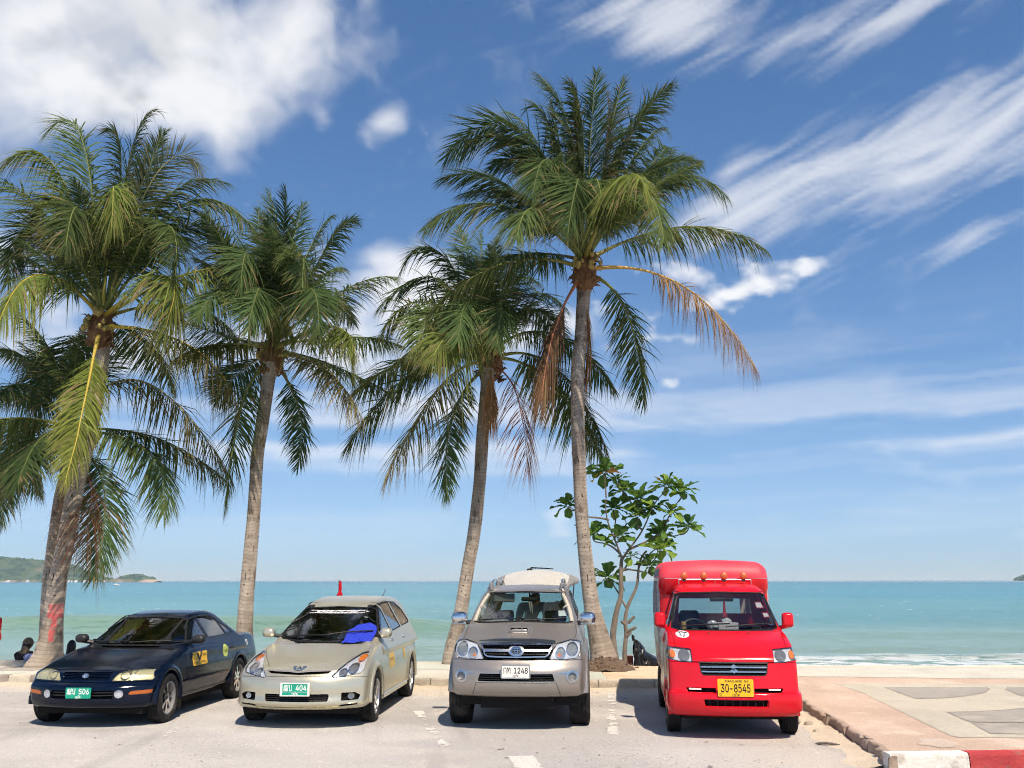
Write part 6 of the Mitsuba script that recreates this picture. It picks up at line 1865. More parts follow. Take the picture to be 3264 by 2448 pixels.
sides(van_side)
VL = [(.478, 1.005), (.62, 1.018), (.745, 1.025), (.778, .895), (.62, .868), (.470, .862)]
for sg in (-1, 1):
    q = VL if sg > 0 else mirror_x(VL)
    k = C.lamp('headlight', q, -.3, .8, FR, .04, back='lamp_silver')
    prm = lambda t: C.prism(ellipse(sg * .562, .938, t, t * .95), 'front', -.3, .7)
    C.add('lens_bowl', (C.inset(.016) - C.inset(.024)) ^ prm(.066), 'reflector', k)
    C.add('turn_lamp', (C.inset(.012) - C.inset(.04)) ^ C.prism(ellipse(sg * .700, .945, .036, .046), 'front', -.3, .8), 'amber_plastic', k)
    sq = Polygon([(sg * .555, .578), (sg * .22, .578), (sg * .22, .530), (sg * .535, .530)]).buffer(-.008).buffer(.008)
    C.hole(sq, 'front', -.3, .3)
    k = C.add('bumper_slot', (C.inset(.04) - C.inset(.05)) ^ C.prism(sq.buffer(.015), 'front', -.3, .5), 'matt_black')
    C.add('day_lamp', (C.inset(-.002) - C.inset(.03)) ^ C.prism(Polygon([(sg * .525, .574), (sg * .385, .574), (sg * .385, .556), (sg * .525, .556)]), 'front', -.3, .4), 'white_plastic', k)
gp = Polygon([(-.395, .862), (.395, .862), (.375, .745), (.35, .722), (-.35, .722), (-.375, .745)]).buffer(-.01).buffer(.01)
C.hole(gp, 'front', -.3, .35)
C.add('grille_backing', (C.inset(.04) - C.inset(.05)) ^ C.prism(gp.buffer(.02), 'front', -.3, .6), 'matt_black')
for zz, w_ in ((.832, .006), (.812, .016), (.780, .006), (.760, .014)):
    C.add('grille_bar', (C.inset(.004) - C.inset(.04)) ^ C.prism(Polygon([(-.385, zz + w_ / 2), (.385, zz + w_ / 2), (.38, zz - w_ / 2), (-.38, zz - w_ / 2)]), 'front', -.3, .6), 'satin_chrome' if w_ > .01 else 'dark_plastic')
C.add('grille_frame', (C.inset(-.004) - C.inset(.02)) ^ C.prism(gp.buffer(.004).difference(gp.buffer(-.006)), 'front', -.3, .6), 'dark_plastic')
S_ = Polygon([(0, .050), (.043, .020), (.020, .006), (.0, .022), (-.016, .012), (.046, -.020), (0, -.050), (-.043, -.020), (-.020, -.006), (0, -.022), (.016, -.012), (-.046, .020)])
C.add('emblem', (C.inset(-.016) - C.inset(.02)) ^ C.prism(moved(S_, -.002, .795), 'front', -.3, .5), 'satin_chrome')
ip = Polygon([(-.36, .455), (.36, .455), (.35, .385), (-.35, .385)]).buffer(-.012).buffer(.012)
C.hole(ip, 'front', -.3, .3)
C.add('intake_mesh', (C.inset(.04) - C.inset(.05)) ^ C.prism(ip.buffer(.015), 'front', -.3, .5), 'matt_black')
for i in range(8):
    xx = -.30 + .086 * i
    C.add('intake_rib', (C.inset(.018) - C.inset(.04)) ^ C.prism(Polygon([(xx, .457), (xx + .008, .457), (xx + .008, .383), (xx, .383)]), 'front', -.3, .5), 'dark_plastic')
C.panel('bonnet', [(-.665, .60), (-.64, .22), (-.46, .135), (0, .105), (.46, .135), (.64, .22), (.665, .60), (.685, .86), (.4, .74), (0, .715), (-.4, .74), (-.685, .86)], 'top', .868, 1.26, 'red_paint')
C.panel('bumper', [(-1, .868), (-.47, .860), (.47, .860), (1, .868), (1, .2), (-1, .2)], 'front', -.3, .44, 'red_paint')
C.add('body_shell', C.B, 'red_paint', skin=True)
C.add('bumper_lip', (C.inset(-.022) - C.inset(-.001)) ^ C.prism(Polygon([(-.80, .525), (.80, .525), (.80, .505), (.79, .33), (.5, .29), (-.5, .29), (-.79, .33), (-.80, .505)]).difference(ip.buffer(.012)), 'front', -.3, .44), 'red_paint', smooth=40)
rw = [centred(text_poly('30-8545', .088, True), 0, -.004, .335), centred(text_poly('THAILAND  86', .024, True), .012, .074, .270), centred(TH('ภูเก็ต', .026, .15), 0, -.078), moved(ellipse(0, 0, .014, .014).difference(ellipse(0, 0, .009, .009)), -.172, -.072)]
plate(C, -.005, .595, .405, .195, -.050, 'plate_yellow', rw)
for (x0, x1, z0, z1) in ((-.56, .06, 1.222, 1.262), (.0, .60, 1.222, 1.262)):
    a_, b_ = C.on((x0, z0), 'front', (.4, 1.8)), C.on((x1, z1), 'front', (.4, 1.8))
    mm = C.on(((x0 + x1) / 2, (z0 + z1) / 2 + .004), 'front', (.4, 1.8))
    C.add('wiper', tube(spline([a_[0] + a_[1] * .02, mm[0] + mm[1] * .022, b_[0] + b_[1] * .02], 14), .009, 6), 'black_rubber')
for sx_ in (-.22, .26):
    p, g = C.on((sx_, 1.165), 'front', (.2, 2.0))
    C.add('washer_jet', rbox(p[0] - .012, p[0] + .012, p[1] - .01, p[1] + .02, p[2] - .005, p[2] + .010, .004), 'dark_plastic')
k = C.sheet_obj('bonnet_sticker', ragged(ellipse(-.545, 1.150, .082, .036), .008, .02, 3, 30), 'front', .003, FR, 'paper_white', res=.03, label='white scalloped sticker with the number 17 on the bonnet')
C.sheet_obj('lettering', shapely.union_all([LineString([(-.600, 1.170), (-.560, 1.172), (-.490, 1.166)]).buffer(.0045), LineString([(-.575, 1.165), (-.560, 1.132)]).buffer(.005), LineString([(-.520, 1.160), (-.525, 1.130), (-.540, 1.128)]).buffer(.005)]), 'front', .005, FR, 'ink_black', k, res=.03)
# stickers inside the windscreen
for q, m_, in (([(.44, 1.462), (.545, 1.462), (.515, 1.540), (.430, 1.540)], 'paper_white'), ([(.515, 1.350), (.60, 1.350), (.580, 1.412), (.500, 1.412)], 'paper_white'), ([(.565, 1.262), (.62, 1.262), (.615, 1.286), (.565, 1.286)], 'sticker_blue')):
    k = C.sheet_obj('windscreen_sticker', q, 'front', -.011, (.4, 1.8), m_, res=.04)
    if m_ == 'paper_white':
        C.sheet_obj('border', Polygon(q).difference(Polygon(q).buffer(-.009)), 'front', -.0095, (.4, 1.8), 'sticker_red', k, res=.04)
# canopy over the bench bed: a hollow rounded hood with open window bays
can = Profile(path([(2.06, 1.66), (1.995, 1.80), (1.985, 1.90), (2.03, 2.0), (2.12, 2.075)], [(2.12, 2.075), (2.4, 2.095), (3.2, 2.10), (4.0, 2.085), (4.12, 2.06)], [(4.14, 2.0), (4.15, .50)], [(2.11, .50), (2.11, 1.66)]))


def can_F(x, y, z, order=1):
    ax = np.abs(x)
    W = np.interp(z, [.5, .8, 1.2, 1.6, 1.85, 2.1], [.74, .765, .785, .775, .755, .735])
    return rmax(can(y - .09 * (ax / .75) ** 3 * np.clip((2.6 - y) / .8, 0, 1), z + .07 * x * x, order), ax - W + 0 * y, .13)


B = C
C2 = Car(vn, can_F, (-.86, 1.60, .42), (.86, 4.26, 2.20), (2.585, 11.2), 6.5, h=.030)
bays = []
for sg in (1, -1):
    for (ya, yb) in ((2.28, 2.82), (2.88, 3.42), (3.48, 3.98)):
        C2.hole(Polygon([(ya, 1.30), (yb, 1.30), (yb, 1.80), (ya, 1.80)]).buffer(-.03).buffer(.03), 'side', *((.4, 1.1) if sg > 0 else (-1.1, -.4)))
C2.hole([(-.62, .95), (.62, .95), (.58, 1.90), (-.58, 1.90)], 'front', 3.9, 4.4)
C2.hole([(-.52, 1.34), (.52, 1.34), (.50, 1.58), (-.50, 1.58)], 'front', 2.0, 2.35)
for a in (2.95,):
    C2.B = C2.B - m3.Manifold.cylinder(2.0, .34, .34, 40).translate((0, 0, -1.0)).transform(np.array([[0, 0, 1, 0], [1, 0, 0, a], [0, 1, 0, .285]]))
hood = C2.B ^ C.prism([(1.5, 1.84), (4.5, 1.84), (4.5, 2.3), (1.5, 2.3)], 'side', -1, 1)
cap = C2.B ^ C.prism([(1.5, 1.834), (2.20, 1.834), (2.20, .3), (1.5, .3)], 'side', -1, 1)
C2.add('canopy_roof', hood, 'faded_sunlit_red', skin=True)
C2.add('canopy_front', cap, 'red_paint', skin=True)
rest = C2.B ^ C.prism([(2.205, 1.834), (4.5, 1.834), (4.5, .3), (2.205, .3)], 'side', -1, 1)
C2.add('bed_side', rest, 'white_paint', skin=True)
for sg in (1, -1):
    fr_ = (1.0, .3) if sg > 0 else (-1.0, -.3)
    C2.sheet_obj('grey_roof_edge', [(2.20, 1.86), (4.0, 1.86), (4.0, 1.97), (2.20, 1.97)], 'side', .003, fr_, 'grey_trim')
    C2.sheet_obj('red_stripe', [(2.30, .62), (2.42, .62), (2.62, 1.22), (2.46, 1.22)], 'side', .003, fr_, 'red_paint')
    C2.sheet_obj('red_stripe', [(2.6, .70), (3.9, .92), (3.9, 1.02), (2.62, .80)], 'side', .003, fr_, 'red_paint')
    for (ya, yb) in ((2.28, 2.82), (2.88, 3.42), (3.48, 3.98)):
        for zz in (1.45, 1.62):
            C2.add('window_bar', tube([(sg * .765, ya, zz), (sg * .765, yb, zz)], .011, 6), 'grey_trim')
    C2.add('bench', rbox(sg * .55 - .18, sg * .55 + .18, 2.3, 3.95, .86, .93, .02), 'seat_cloth')
# lamp bar on the cab roof
bar = C.add('lamp_bar', cat_mesh([tube([(-.50, 1.66, 1.815), (.46, 1.66, 1.815)], .011, 8)] + [tube([(xx, 1.66, 1.815), (xx, 1.68, 1.755)], .010, 6) for xx in (-.50, -.02, .46)]), 'satin_chrome')
prin('orange_lens', (0.52, 0.10, 0.02), 0.35, clearcoat=1.0)
for xx in (-.430, -.165, .105, .365):
    lm = ring_profile([(0, .046), (.008, .048), (.018, .042), (.026, .022), (.028, 0)], 28)
    lm.vertices = np.c_[lm.vertices[:, 1] + xx, 1.650 - lm.vertices[:, 0], lm.vertices[:, 2] + 1.868]
    k = C.add('roof_lamp', lm, 'orange_lens', bar, smooth=50)
    C.add('roof_lamp_case', tube([(xx, 1.652, 1.868), (xx, 1.705, 1.868)], [.049, .037], 20), 'dark_plastic', bar)
    C.add('lamp_bracket', rbox(xx - .022, xx + .022, 1.645, 1.695, 1.79, 1.825, .006), 'dark_plastic', bar)
# cab interior
C.add('dashboard', rbox(-.66, .66, .98, 1.24, .92, 1.185, .04), 'matt_black')
C.add('steering_wheel', cat_mesh([torus((-.34, 1.30, 1.16), .180, .015, 38), rbox(-.40, -.28, 1.27, 1.33, 1.10, 1.20, .03)]), 'dark_plastic')
for xx in (-.36, .36):
    seat(C, xx, 1.78, .80, .50, h=.42, head=(xx < 0))
C.add('rear_view_mirror', cat_mesh([rbox(-.13, .17, 1.28, 1.31, 1.535, 1.585, .014), tube([(.02, 1.30, 1.57), (.02, 1.28, 1.64)], .01, 6)]), 'dark_plastic')
C.add('hanging_charm', cat_mesh([tube([(.05, 1.28, 1.54), (.05, 1.27, 1.38)], [.012, .020], 6), rbox(.02, .08, 1.24, 1.28, 1.33, 1.40, .012)]), 'sticker_red')
tk = numbered('tissue_box')
tag(tk, 'pale tissue box on the dashboard of the red van', 'box')
scene[tk + '__carton'] = {**mikit.ply(rbox(-.06, .19, 1.02, 1.13, 1.188, 1.275, .006), 'paper_white', smooth=30), 'to_world': C.tw}
tis = trimesh.creation.icosphere(3, 1.0)
tis.vertices = tis.vertices * (1 + .7 * (meshkit.fbm(tis.vertices * 2.2, 3, 4) - .5))[:, None] * np.array([.06, .025, .035]) + [.055, 1.08, 1.295]
scene[tk + '__tissue'] = {**mikit.ply(tis, 'paper_white', smooth=True), 'to_world': C.tw}
bt = numbered('drink_can')
tag(bt, 'small yellow tin on the dashboard of the red van by the steering wheel', 'tin')
scene[bt] = {**mikit.ply(trimesh.creation.cylinder(.032, .10, sections=24, transform=trimesh.transformations.translation_matrix((-.50, 1.02, 1.238))), 'faded_yellow', smooth=35), 'to_world': C.tw}
prin('clear_plastic_bag', (0.55, 0.60, 0.60), 0.2, specular=0.6)
pb_ = numbered('plastic_bag')
tag(pb_, 'crumpled pale plastic bag beside the tissue box in the red van', 'bag')
bg = trimesh.creation.icosphere(3, 1.0)
bg.vertices = bg.vertices * (1 + .9 * (meshkit.fbm(bg.vertices * 2.8, 3, 9) - .5))[:, None] * np.array([.07, .05, .06]) + [-.13, 1.06, 1.245]
scene[pb_] = {**mikit.ply(bg, 'clear_plastic_bag', smooth=True), 'to_world': C.tw}
C.add('underbody', cat_mesh([box(-.60, .60, .36, 4.0, .20, .32), tube([(-.68, .70, .28), (.68, .70, .28)], .05, 8), tube([(-.68, 2.95, .28), (.68, 2.95, .28)], .06, 8), tube([(-.20, .16, .27), (-.19, .15, .215)], .010, 6)]), 'underbody', smooth=False)
wm = wheel_meshes(.290, .175, .175, 'plain')
put_wheels(C, wm, [(sg * .685, a[0], .290, 0) for a in V_A for sg in (1, -1)], {'tyre': 'tyre_rubber', 'rim': 'grey_trim', 'brake_disc': 'underbody', 'spokes': 'grey_trim', 'hub': 'grey_trim', 'style': 'plain'})


# ------------------------------------------------------------------ small broad leaved tree
BR = [[[2.06, 19.25, 0.31], [2.04, 19.27, 0.72], [2.1, 19.29, 1.13], [2.2, 19.31, 1.46], [2.23, 19.33, 1.91], [2.27, 19.35, 2.28]], [[2.27, 19.35, 2.23], [2.41, 19.26, 2.45], [2.65, 19.16, 2.78], [2.79, 19.07, 3.08], [3.08, 18.97, 3.54]], [[2.39, 19.27, 2.42], [2.79, 19.24, 2.61], [3.07, 19.21, 2.82], [3.23, 19.19, 3.1], [3.43, 19.16, 3.4]], [[2.26, 19.34, 2.19], [2.16, 19.24, 2.52], [1.99, 19.14, 2.94], [1.93, 19.05, 3.48]], [[2.21, 19.29, 2.35], [2.02, 19.31, 2.52], [1.78, 19.33, 2.58]], [[1.98, 19.13, 3.01], [1.78, 19.12, 3.06], [1.58, 19.12, 3.08], [1.31, 19.11, 3.23]], [[2.83, 19.06, 3.14], [2.61, 19.15, 3.23], [2.44, 19.23, 3.43], [2.36, 19.32, 3.56]], [[2.24, 19.34, 2.0], [2.53, 19.3, 2.02], [2.77, 19.26, 1.96], [2.88, 19.21, 1.94]], [[3.07, 19.21, 2.82], [3.27, 19.4, 2.71], [3.52, 19.6, 2.75]], [[2.24, 19.25, 0.24], [2.29, 19.27, 0.72], [2.33, 19.29, 1.25], [2.53, 19.31, 1.67], [2.61, 19.33, 2.15], [2.77, 19.35, 2.4]], [[2.33, 19.29, 1.25], [2.23, 19.42, 1.46], [2.14, 19.56, 1.64], [2.04, 19.69, 1.79]], [[3.13, 19.2, 2.92], [3.16, 18.87, 3.02]], [[2.67, 19.15, 2.82], [2.59, 19.15, 2.89], [2.53, 19.14, 3.13]], [[2.1, 19.2, 2.68], [2.18, 19.61, 3.04]], [[2.6, 19.33, 2.09], [2.77, 19.21, 2.3], [2.94, 19.08, 2.45]], [[2.23, 19.33, 1.96], [2.42, 19.39, 2.22], [2.46, 19.46, 2.31]]]
RS = [[1.91, 19.05, 3.96, 1.3], [3.16, 18.97, 3.67, 1.1], [3.53, 19.16, 3.61, 1.1], [1.15, 19.11, 3.28, 1.2], [1.66, 19.33, 2.68, 1.25], [2.33, 19.32, 3.62, 1.0], [2.81, 19.26, 2.06, 1.0], [3.71, 19.6, 2.88, 1.1], [1.99, 19.69, 1.84, 1.2], [3.27, 19.19, 3.16, 0.9], [2.58, 19.14, 3.07, 1.0], [2.14, 19.61, 3.25, 1.1], [2.62, 19.15, 3.41, 1.2], [2.22, 19.24, 2.66, 1.1], [3.1, 19.4, 2.65, 1.1], [3.04, 19.08, 2.38, 1.2], [2.45, 19.39, 2.25, 0.7], [2.88, 19.07, 3.21, 1.0], [2.21, 19.32, 3.83, 0.8], [3.05, 19.21, 2.82, 0.9]]
prin('shrub_bark', mikit.proc(lambda p, n, uv: MX((0.12, 0.10, 0.082), (0.25, 0.21, 0.175), FB(p.x * 14, p.y * 14, p.z * 7, 4))), 0.85, specular=0.2)
for nm_, c_ in (('leaf_green', (.125, .24, .055)), ('leaf_dark', (.085, .18, .050)), ('leaf_bright', (.22, .35, .065)), ('leaf_yellow', (.46, .30, .035)), ('leaf_brown', (.26, .15, .05))):
    def fn(p, n, uv, c_=c_):
        rib = SS(.06, .02, dr.abs(uv.x - .5))
        return MX(c_, (c_[0] * 2 + .05, c_[1] * 1.5 + .04, c_[2] + .03), rib * .6) * (.8 + .4 * FB(p.x * 9, p.y * 9, p.z * 9, 2))
    scene[nm_] = {'type': 'principledthin', 'base_color': mikit.proc(fn), 'roughness': 0.32, 'diff_trans': 0.8, 'eta': 1.5}


def leaf_mesh(L, W, bend, fold, seed):
    us = np.linspace(0, 1, 8)
    w = W / 2 * np.interp(us, [0, .08, .35, .65, .85, .95, 1], [.10, .14, .55, 1, .95, .62, .18])
    V, uv = [], []
    for u, ww in zip(us, w):
        for k in (-1, -.5, 0, .5, 1):
            wav = .014 * math.sin(u * 11 + k * 2 + seed) * abs(k)
            V.append((ww * k, u * L * (1 - .12 * bend * u), -bend * L * .5 * u * u + fold * abs(ww * k) + wav))
            uv.append((k / 2 + .5, u))
    i = np.arange(40).reshape(8, 5)
    Q = np.stack([i[:-1, :-1], i[:-1, 1:], i[1:, 1:], i[1:, :-1]], -1).reshape(-1, 4)
    return trimesh.Trimesh(np.array(V), np.vstack([Q[:, [0, 1, 2]], Q[:, [0, 2, 3]]]), process=False), np.array(uv)


st_ = thing('sea_almond_tree', 'small broad leaved tree with leaf rosettes beside the tallest palm', 'tree')
tw_ = []
for i, b in enumerate(BR):
    n0 = {0: (.075, .036), 9: (.050, .018)}.get(i, (.024, .010))
    q = np.array(b)
    if i in (0, 9):
        q = np.vstack([[q[0][0], q[0][1], .08], q])
    q = spline(q, 6 * len(q))
    nn = len(q)
    q += (meshkit.noise(q * 4 + i, 3)[:, None] - .5) * .03
    r_ = np.linspace(n0[0], n0[1], nn) * (1 + .25 * (meshkit.noise(q * 9, 4) - .5))
    if i in (0, 9):
        r_[:3] *= [1.35, 1.2, 1.05]
        obj('trunk', tube(q, r_, 12), 'shrub_bark', st_, smooth=True)
    else:
        tw_.append(tube(q, r_, 8))
allp = np.vstack([spline(np.array(b), 30) for b in BR])
for x, y, z, s in RS:
    c = np.array([x, y, z])
    d = np.linalg.norm(allp - c - np.array([0, 0, -.05]), axis=1)
    p0 = allp[d.argmin()]
    mid = (p0 + c) / 2 + [0, 0, -.04]
    tw_.append(tube(spline([p0, mid, c + [0, 0, .02]], 10), np.linspace(.018, .011, 10), 7))
for (x, y, z, dx, dz) in ((2.37, 19.27, 1.0, .10, .10), (2.36, 19.27, .82, .14, .07), (2.27, 19.27, .95, -.07, .05), (2.30, 19.27, .70, .09, .09)):
    tw_.append(tube([(x - dx * .3, y, z - dz * .3), (x + dx, y - .05, z + dz)], [.035, .026], 8))
for t_ in tw_:
    obj('branch', t_, 'shrub_bark', st_, smooth=True)
lv = [mikit.ply(m_, 'leaf_green', smooth=True, uv=u_) for m_, u_ in (leaf_mesh(.25, .140, .35, .25, 0), leaf_mesh(.235, .130, .7, .15, 2), leaf_mesh(.265, .145, .15, .35, 4), leaf_mesh(.21, .125, 1.0, .1, 5))]
lr = np.random.default_rng(12)
for ri, (x, y, z, s) in enumerate(RS):
    n = int(15 * min(s, 1.1))
    bright = ri in (9, 16, 15)
    for k in range(n):
        az = k * 2.4 + lr.uniform(-.25, .25)
        el = math.radians(np.interp(k / n, [0, .3, .75, 1], [72, 38, 2, -42]) + lr.uniform(-10, 10))
        sc = s * np.interp(k / n, [0, .2, 1], [.62, .9, 1.08]) * lr.uniform(.88, 1.12) * 1.32
        mt = 'leaf_yellow' if lr.uniform() < (.05 if k > n * .7 else .0) else 'leaf_brown' if lr.uniform() < .02 else ('leaf_bright' if bright or lr.uniform() < .12 else 'leaf_green' if lr.uniform() < .6 else 'leaf_dark')
        t_ = T().translate([x, y, z + .03]).rotate([0, 0, 1], math.degrees(az)).rotate([1, 0, 0], math.degrees(el)).rotate([0, 1, 0], lr.uniform(-25, 25)).translate([0, .035, 0]).scale([float(sc)] * 3)
        key = numbered(st_ + '__leaf')
        scene[key] = {**lv[int(lr.integers(0, 4))], 'to_world': t_, 'bsdf': {'type': 'ref', 'id': mt}}

# ------------------------------------------------------------------ soil mound, bags, flags, litter
prin('soil', mikit.proc(lambda p, n, uv: MX((0.075, 0.052, 0.038), (0.20, 0.15, 0.11), FB(p.x * 14, p.y * 14, p.z * 14, 4)) * (.7 + .6 * N(p.x * 80, p.y * 80, p.z * 80))), 0.95, specular=0.1)
gx, gy = np.meshgrid(np.linspace(-1, 1, 60), np.linspace(-1, 1, 60), indexing='ij')
rr_ = np.sqrt(gx ** 2 + gy ** 2) * (1 + .35 * (meshkit.fbm(np.stack([gx * 2, gy * 2, gx * 0], -1), 3, 4) - .5))
gz = np.clip(1 - rr_, -.3, 1)
gz = np.where(gz > 0, np.abs(gz) ** .6, gz) * .27 + .03 * (meshkit.fbm(np.stack([gx * 12, gy * 12, gx * 0], -1), 3, 6) - .5) * (gz > 0)
obj('soil_mound', grid_mesh(1.82 + gx * .52, 18.42 + gy * .55, .13 + gz), 'soil', smooth=True)
tag('soil_mound', 'mound of dark soil round the foot of the tallest palm', 'mound')
lt = []
for i in range(90):
    a, q = lr.uniform(0, 6.28), lr.uniform(.1, .62)
    c = np.array([1.80 + math.cos(a) * q, 18.42 + math.sin(a) * q * .95, .16 + max(0, .24 * (1 - q / .62)) + .03])
    b = rbox(-.018, .018, -.012, .012, -.008, .008, .004) if i < 1 else trimesh.creation.icosphere(0, .016)
    b.vertices = b.vertices * lr.uniform(.5, 1.6, 3) + c
    lt.append(b)
obj('clods', cat_mesh(lt), 'soil', 'soil_mound')
tag('soil_mound__clods', kind='stuff')

prin('bin_bag_plastic', (0.010, 0.010, 0.011), 0.27, specular=0.5)
gu, gv = np.meshgrid(np.linspace(0, 1, 46), np.linspace(0, 1, 30), indexing='ij')
ang = gv * np.pi
apx, lo_ = np.array([2.44, 19.30, .68]), np.array([2.98, 19.45, .22])
ridge = apx + (lo_ - apx) * gu[..., None]
w_ = .05 + .20 * gu
hh = ridge[..., 2] - .13
PX = ridge[..., 0] + .02 * np.sin(gu * 9) + (1 - np.sin(ang)) * 0
PY = ridge[..., 1] - np.cos(ang) * (w_ + .10 * (1 - np.sin(ang)))
PZ = .13 + hh * np.sin(ang) ** .8
cr = (meshkit.fbm(np.stack([PX * 5, PY * 5, PZ * 5], -1), 4, 7) - .5)
cr2 = np.abs(meshkit.fbm(np.stack([PX * 6, PY * 6, PZ * 14], -1), 2, 17) - .5)
bk = thing('bin_bag', 'crumpled black plastic bag sloping down beside the red van', 'bag')
obj('bag', grid_mesh(PX + cr * .08, PY - cr2 * .22 - cr * .06, PZ + cr * .07), 'bin_bag_plastic', bk, smooth=25)
obj('knot', tube([(2.44, 19.3, .62), (2.44, 19.3, .70), (2.42, 19.29, .74)], [.02, .035, .012], 8), 'bin_bag_plastic', bk, smooth=True)
prin('brick_red', mikit.proc(lambda p, n, uv: MX((0.26, 0.075, 0.055), (0.36, 0.12, 0.085), FB(p.x * 20, p.y * 20, p.z * 20, 3))), 0.85)
ck = thing('crate', 'small red brown crate at the foot of the little tree beside the black bag', 'crate')
obj('side', cat_mesh([box(2.33, 2.46, 19.55, 19.57, .14, .30), box(2.33, 2.46, 19.73, 19.75, .14, .30), box(2.33, 2.345, 19.572, 19.728, .14, .30), box(2.445, 2.46, 19.572, 19.728, .14, .30)]), 'brick_red', ck)
obj('lip', cat_mesh([box(2.32, 2.47, 19.54, 19.555, .285, .305), box(2.32, 2.47, 19.745, 19.76, .285, .305)]), 'brick_red', ck)
obj('board', box(2.346, 2.444, 19.572, 19.728, .142, .155), 'brick_red', ck)

prin('flag_red', (0.50, 0.012, 0.030), 0.8, specular=0.1)


def furled_flag(x, y, z0, z1, zg, label):
    k = thing('beach_flag', label, 'flag', 'red flags on the beach')
    obj('pole', tube([(x + .02, y, zg), (x, y, z1 + .03)], .016, 8), 'shrub_bark', k, smooth=True)
    zz = np.linspace(z1, z0, 24)
    an = np.linspace(0, 2 * np.pi, 15)
    u = np.linspace(0, 1, 24)
    w = np.interp(u, [0, .15, .45, .6, .85, 1], [.022, .035, .042, .030, .07, .06])
    P = np.stack([x + .03 + w[:, None] * np.cos(an) * (1 + .35 * np.sin(an * 3 + u[:, None] * 3)), y + .7 * w[:, None] * np.sin(an) * (1 + .3 * np.sin(an * 4)), np.broadcast_to(zz[:, None], (24, 15))], -1)
    obj('cloth', grid_mesh(P[..., 0], P[..., 1], P[..., 2]), 'flag_red', k, smooth=True)


furled_flag(-4.75, 26.0, 1.36, 1.80, -.9, 'furled red flag rising behind the roof of the gold minivan')
furled_flag(-12.90, 24.0, .34, .90, -.7, 'furled red flag cut by the left edge of the picture')

prin('driftwood', mikit.proc(lambda p, n, uv: MX((0.075, 0.06, 0.055), (0.19, 0.16, 0.14), FB(p.x * 40, p.y * 40, p.z * 40, 3))), 0.9)
dk = numbered('driftwood_piece')
dm = tube(spline([(3.41, 11.02, .012), (3.50, 10.98, .022), (3.60, 10.93, .020), (3.66, 10.94, .012)], 14), np.interp(np.linspace(0, 1, 14), [0, .2, .7, 1], [.006, .015, .013, .004]), 8)
dm.vertices[:, 2] = np.maximum(dm.vertices[:, 2], .002)
dm.vertices += ((meshkit.fbm(dm.vertices * 40, 2, 3) - .5) * .018)[:, None] * np.array([1, 1, .4])
obj(dk, dm, 'driftwood') if False else scene.__setitem__(dk, mikit.ply(dm, 'driftwood', smooth=40))
tag(dk, 'dark scrap of wood lying on the asphalt near the right hand kerb', 'wood')
ru = np.random.default_rng(9)
for (x, y, s, lb) in ((3.62, 12.55, .065, 'largest lump of broken concrete by the kerb behind the van wheel'), (3.78, 12.45, .045, 'lump of broken concrete touching the right hand kerb'), (3.55, 12.75, .05, 'lump of broken concrete closest to the front wheel of the red van'), (3.70, 11.9, .03, 'smallest lump of broken concrete, nearest the scrap of wood')):
    b = trimesh.creation.icosphere(2, 1.0)
    b.vertices = b.vertices * (1 + .8 * (meshkit.fbm(b.vertices * 2 + x, 3, 5) - .5))[:, None] * np.array([s * 1.3, s, s * .7]) + [x, y, s * .45]
    k = numbered('rubble_lump')
    scene[k] = mikit.ply(b, 'kerb_concrete', smooth=False)
    tag(k, lb, 'rubble', 'rubble lumps by the right hand kerb')
lt = []
for i in range(150):
    x, y = ru.uniform(-9, 4), ru.uniform(8.8, 17) if ru.uniform() < .6 else ru.uniform(14, 16.5)
    L = ru.uniform(.012, .05)
    a = ru.uniform(0, np.pi)
    q = np.array([[-L, 0, .004], [0, -L * .28, .010], [L, 0, .005], [0, L * .28, .009]])
    c, s = math.cos(a), math.sin(a)
    q = np.c_[q[:, 0] * c - q[:, 1] * s + x, q[:, 0] * s + q[:, 1] * c + y, q[:, 2]]
    if y < KL(x) - .05 and x < 3.4:
        lt.append(trimesh.Trimesh(q, [[0, 1, 2], [0, 2, 3]], process=False))
obj('leaf_litter', cat_mesh(lt), 'driftwood')
tag('leaf_litter', 'dry bits of leaf and bark scattered over the asphalt', 'litter', kind='stuff')

# far shore: little white buildings under the wooded hill, and a boat
prin('far_white', (0.72, 0.71, 0.68), 0.7)
prin('far_roof', (0.40, 0.17, 0.11), 0.8)
hr = np.random.default_rng(31)
for i, x in enumerate([-1352, -1336, -1322, -1302, -1296, -1246, -1180, -1150, -1140, -1132, -1122, -1099, -1090, -1068, -1049]):
    k = thing('shore_house', 'tiny white house with a red roof under the far wooded hill' if i % 3 == 0 else 'tiny all white house at the water line under the far wooded hill', 'house', 'white houses along the far shore')
    w, h = hr.uniform(3, 7), hr.uniform(3, 4.5)
    y0 = 2432.0
    obj('wall', box(x - w / 2, x + w / 2, y0, y0 + 6, SEA - .5, SEA + h), 'far_white', k)
    r = trimesh.creation.extrude_polygon(Polygon([(-w / 2 - .4, 0), (w / 2 + .4, 0), (0, 1.6)]), 7, engine='earcut')
    r.vertices = np.c_[r.vertices[:, 0] + x, y0 - .5 + r.vertices[:, 2], SEA + h + r.vertices[:, 1]]
    obj('roof', r, 'far_roof' if i % 3 == 0 else 'far_white', k)
kb = thing('motor_boat', 'white motor boat on the sea before the wooded headland', 'boat')
hl = np.array([(x, (1 - abs(x) ** 2.2) * .95) for x in np.linspace(-1, 1, 13)])
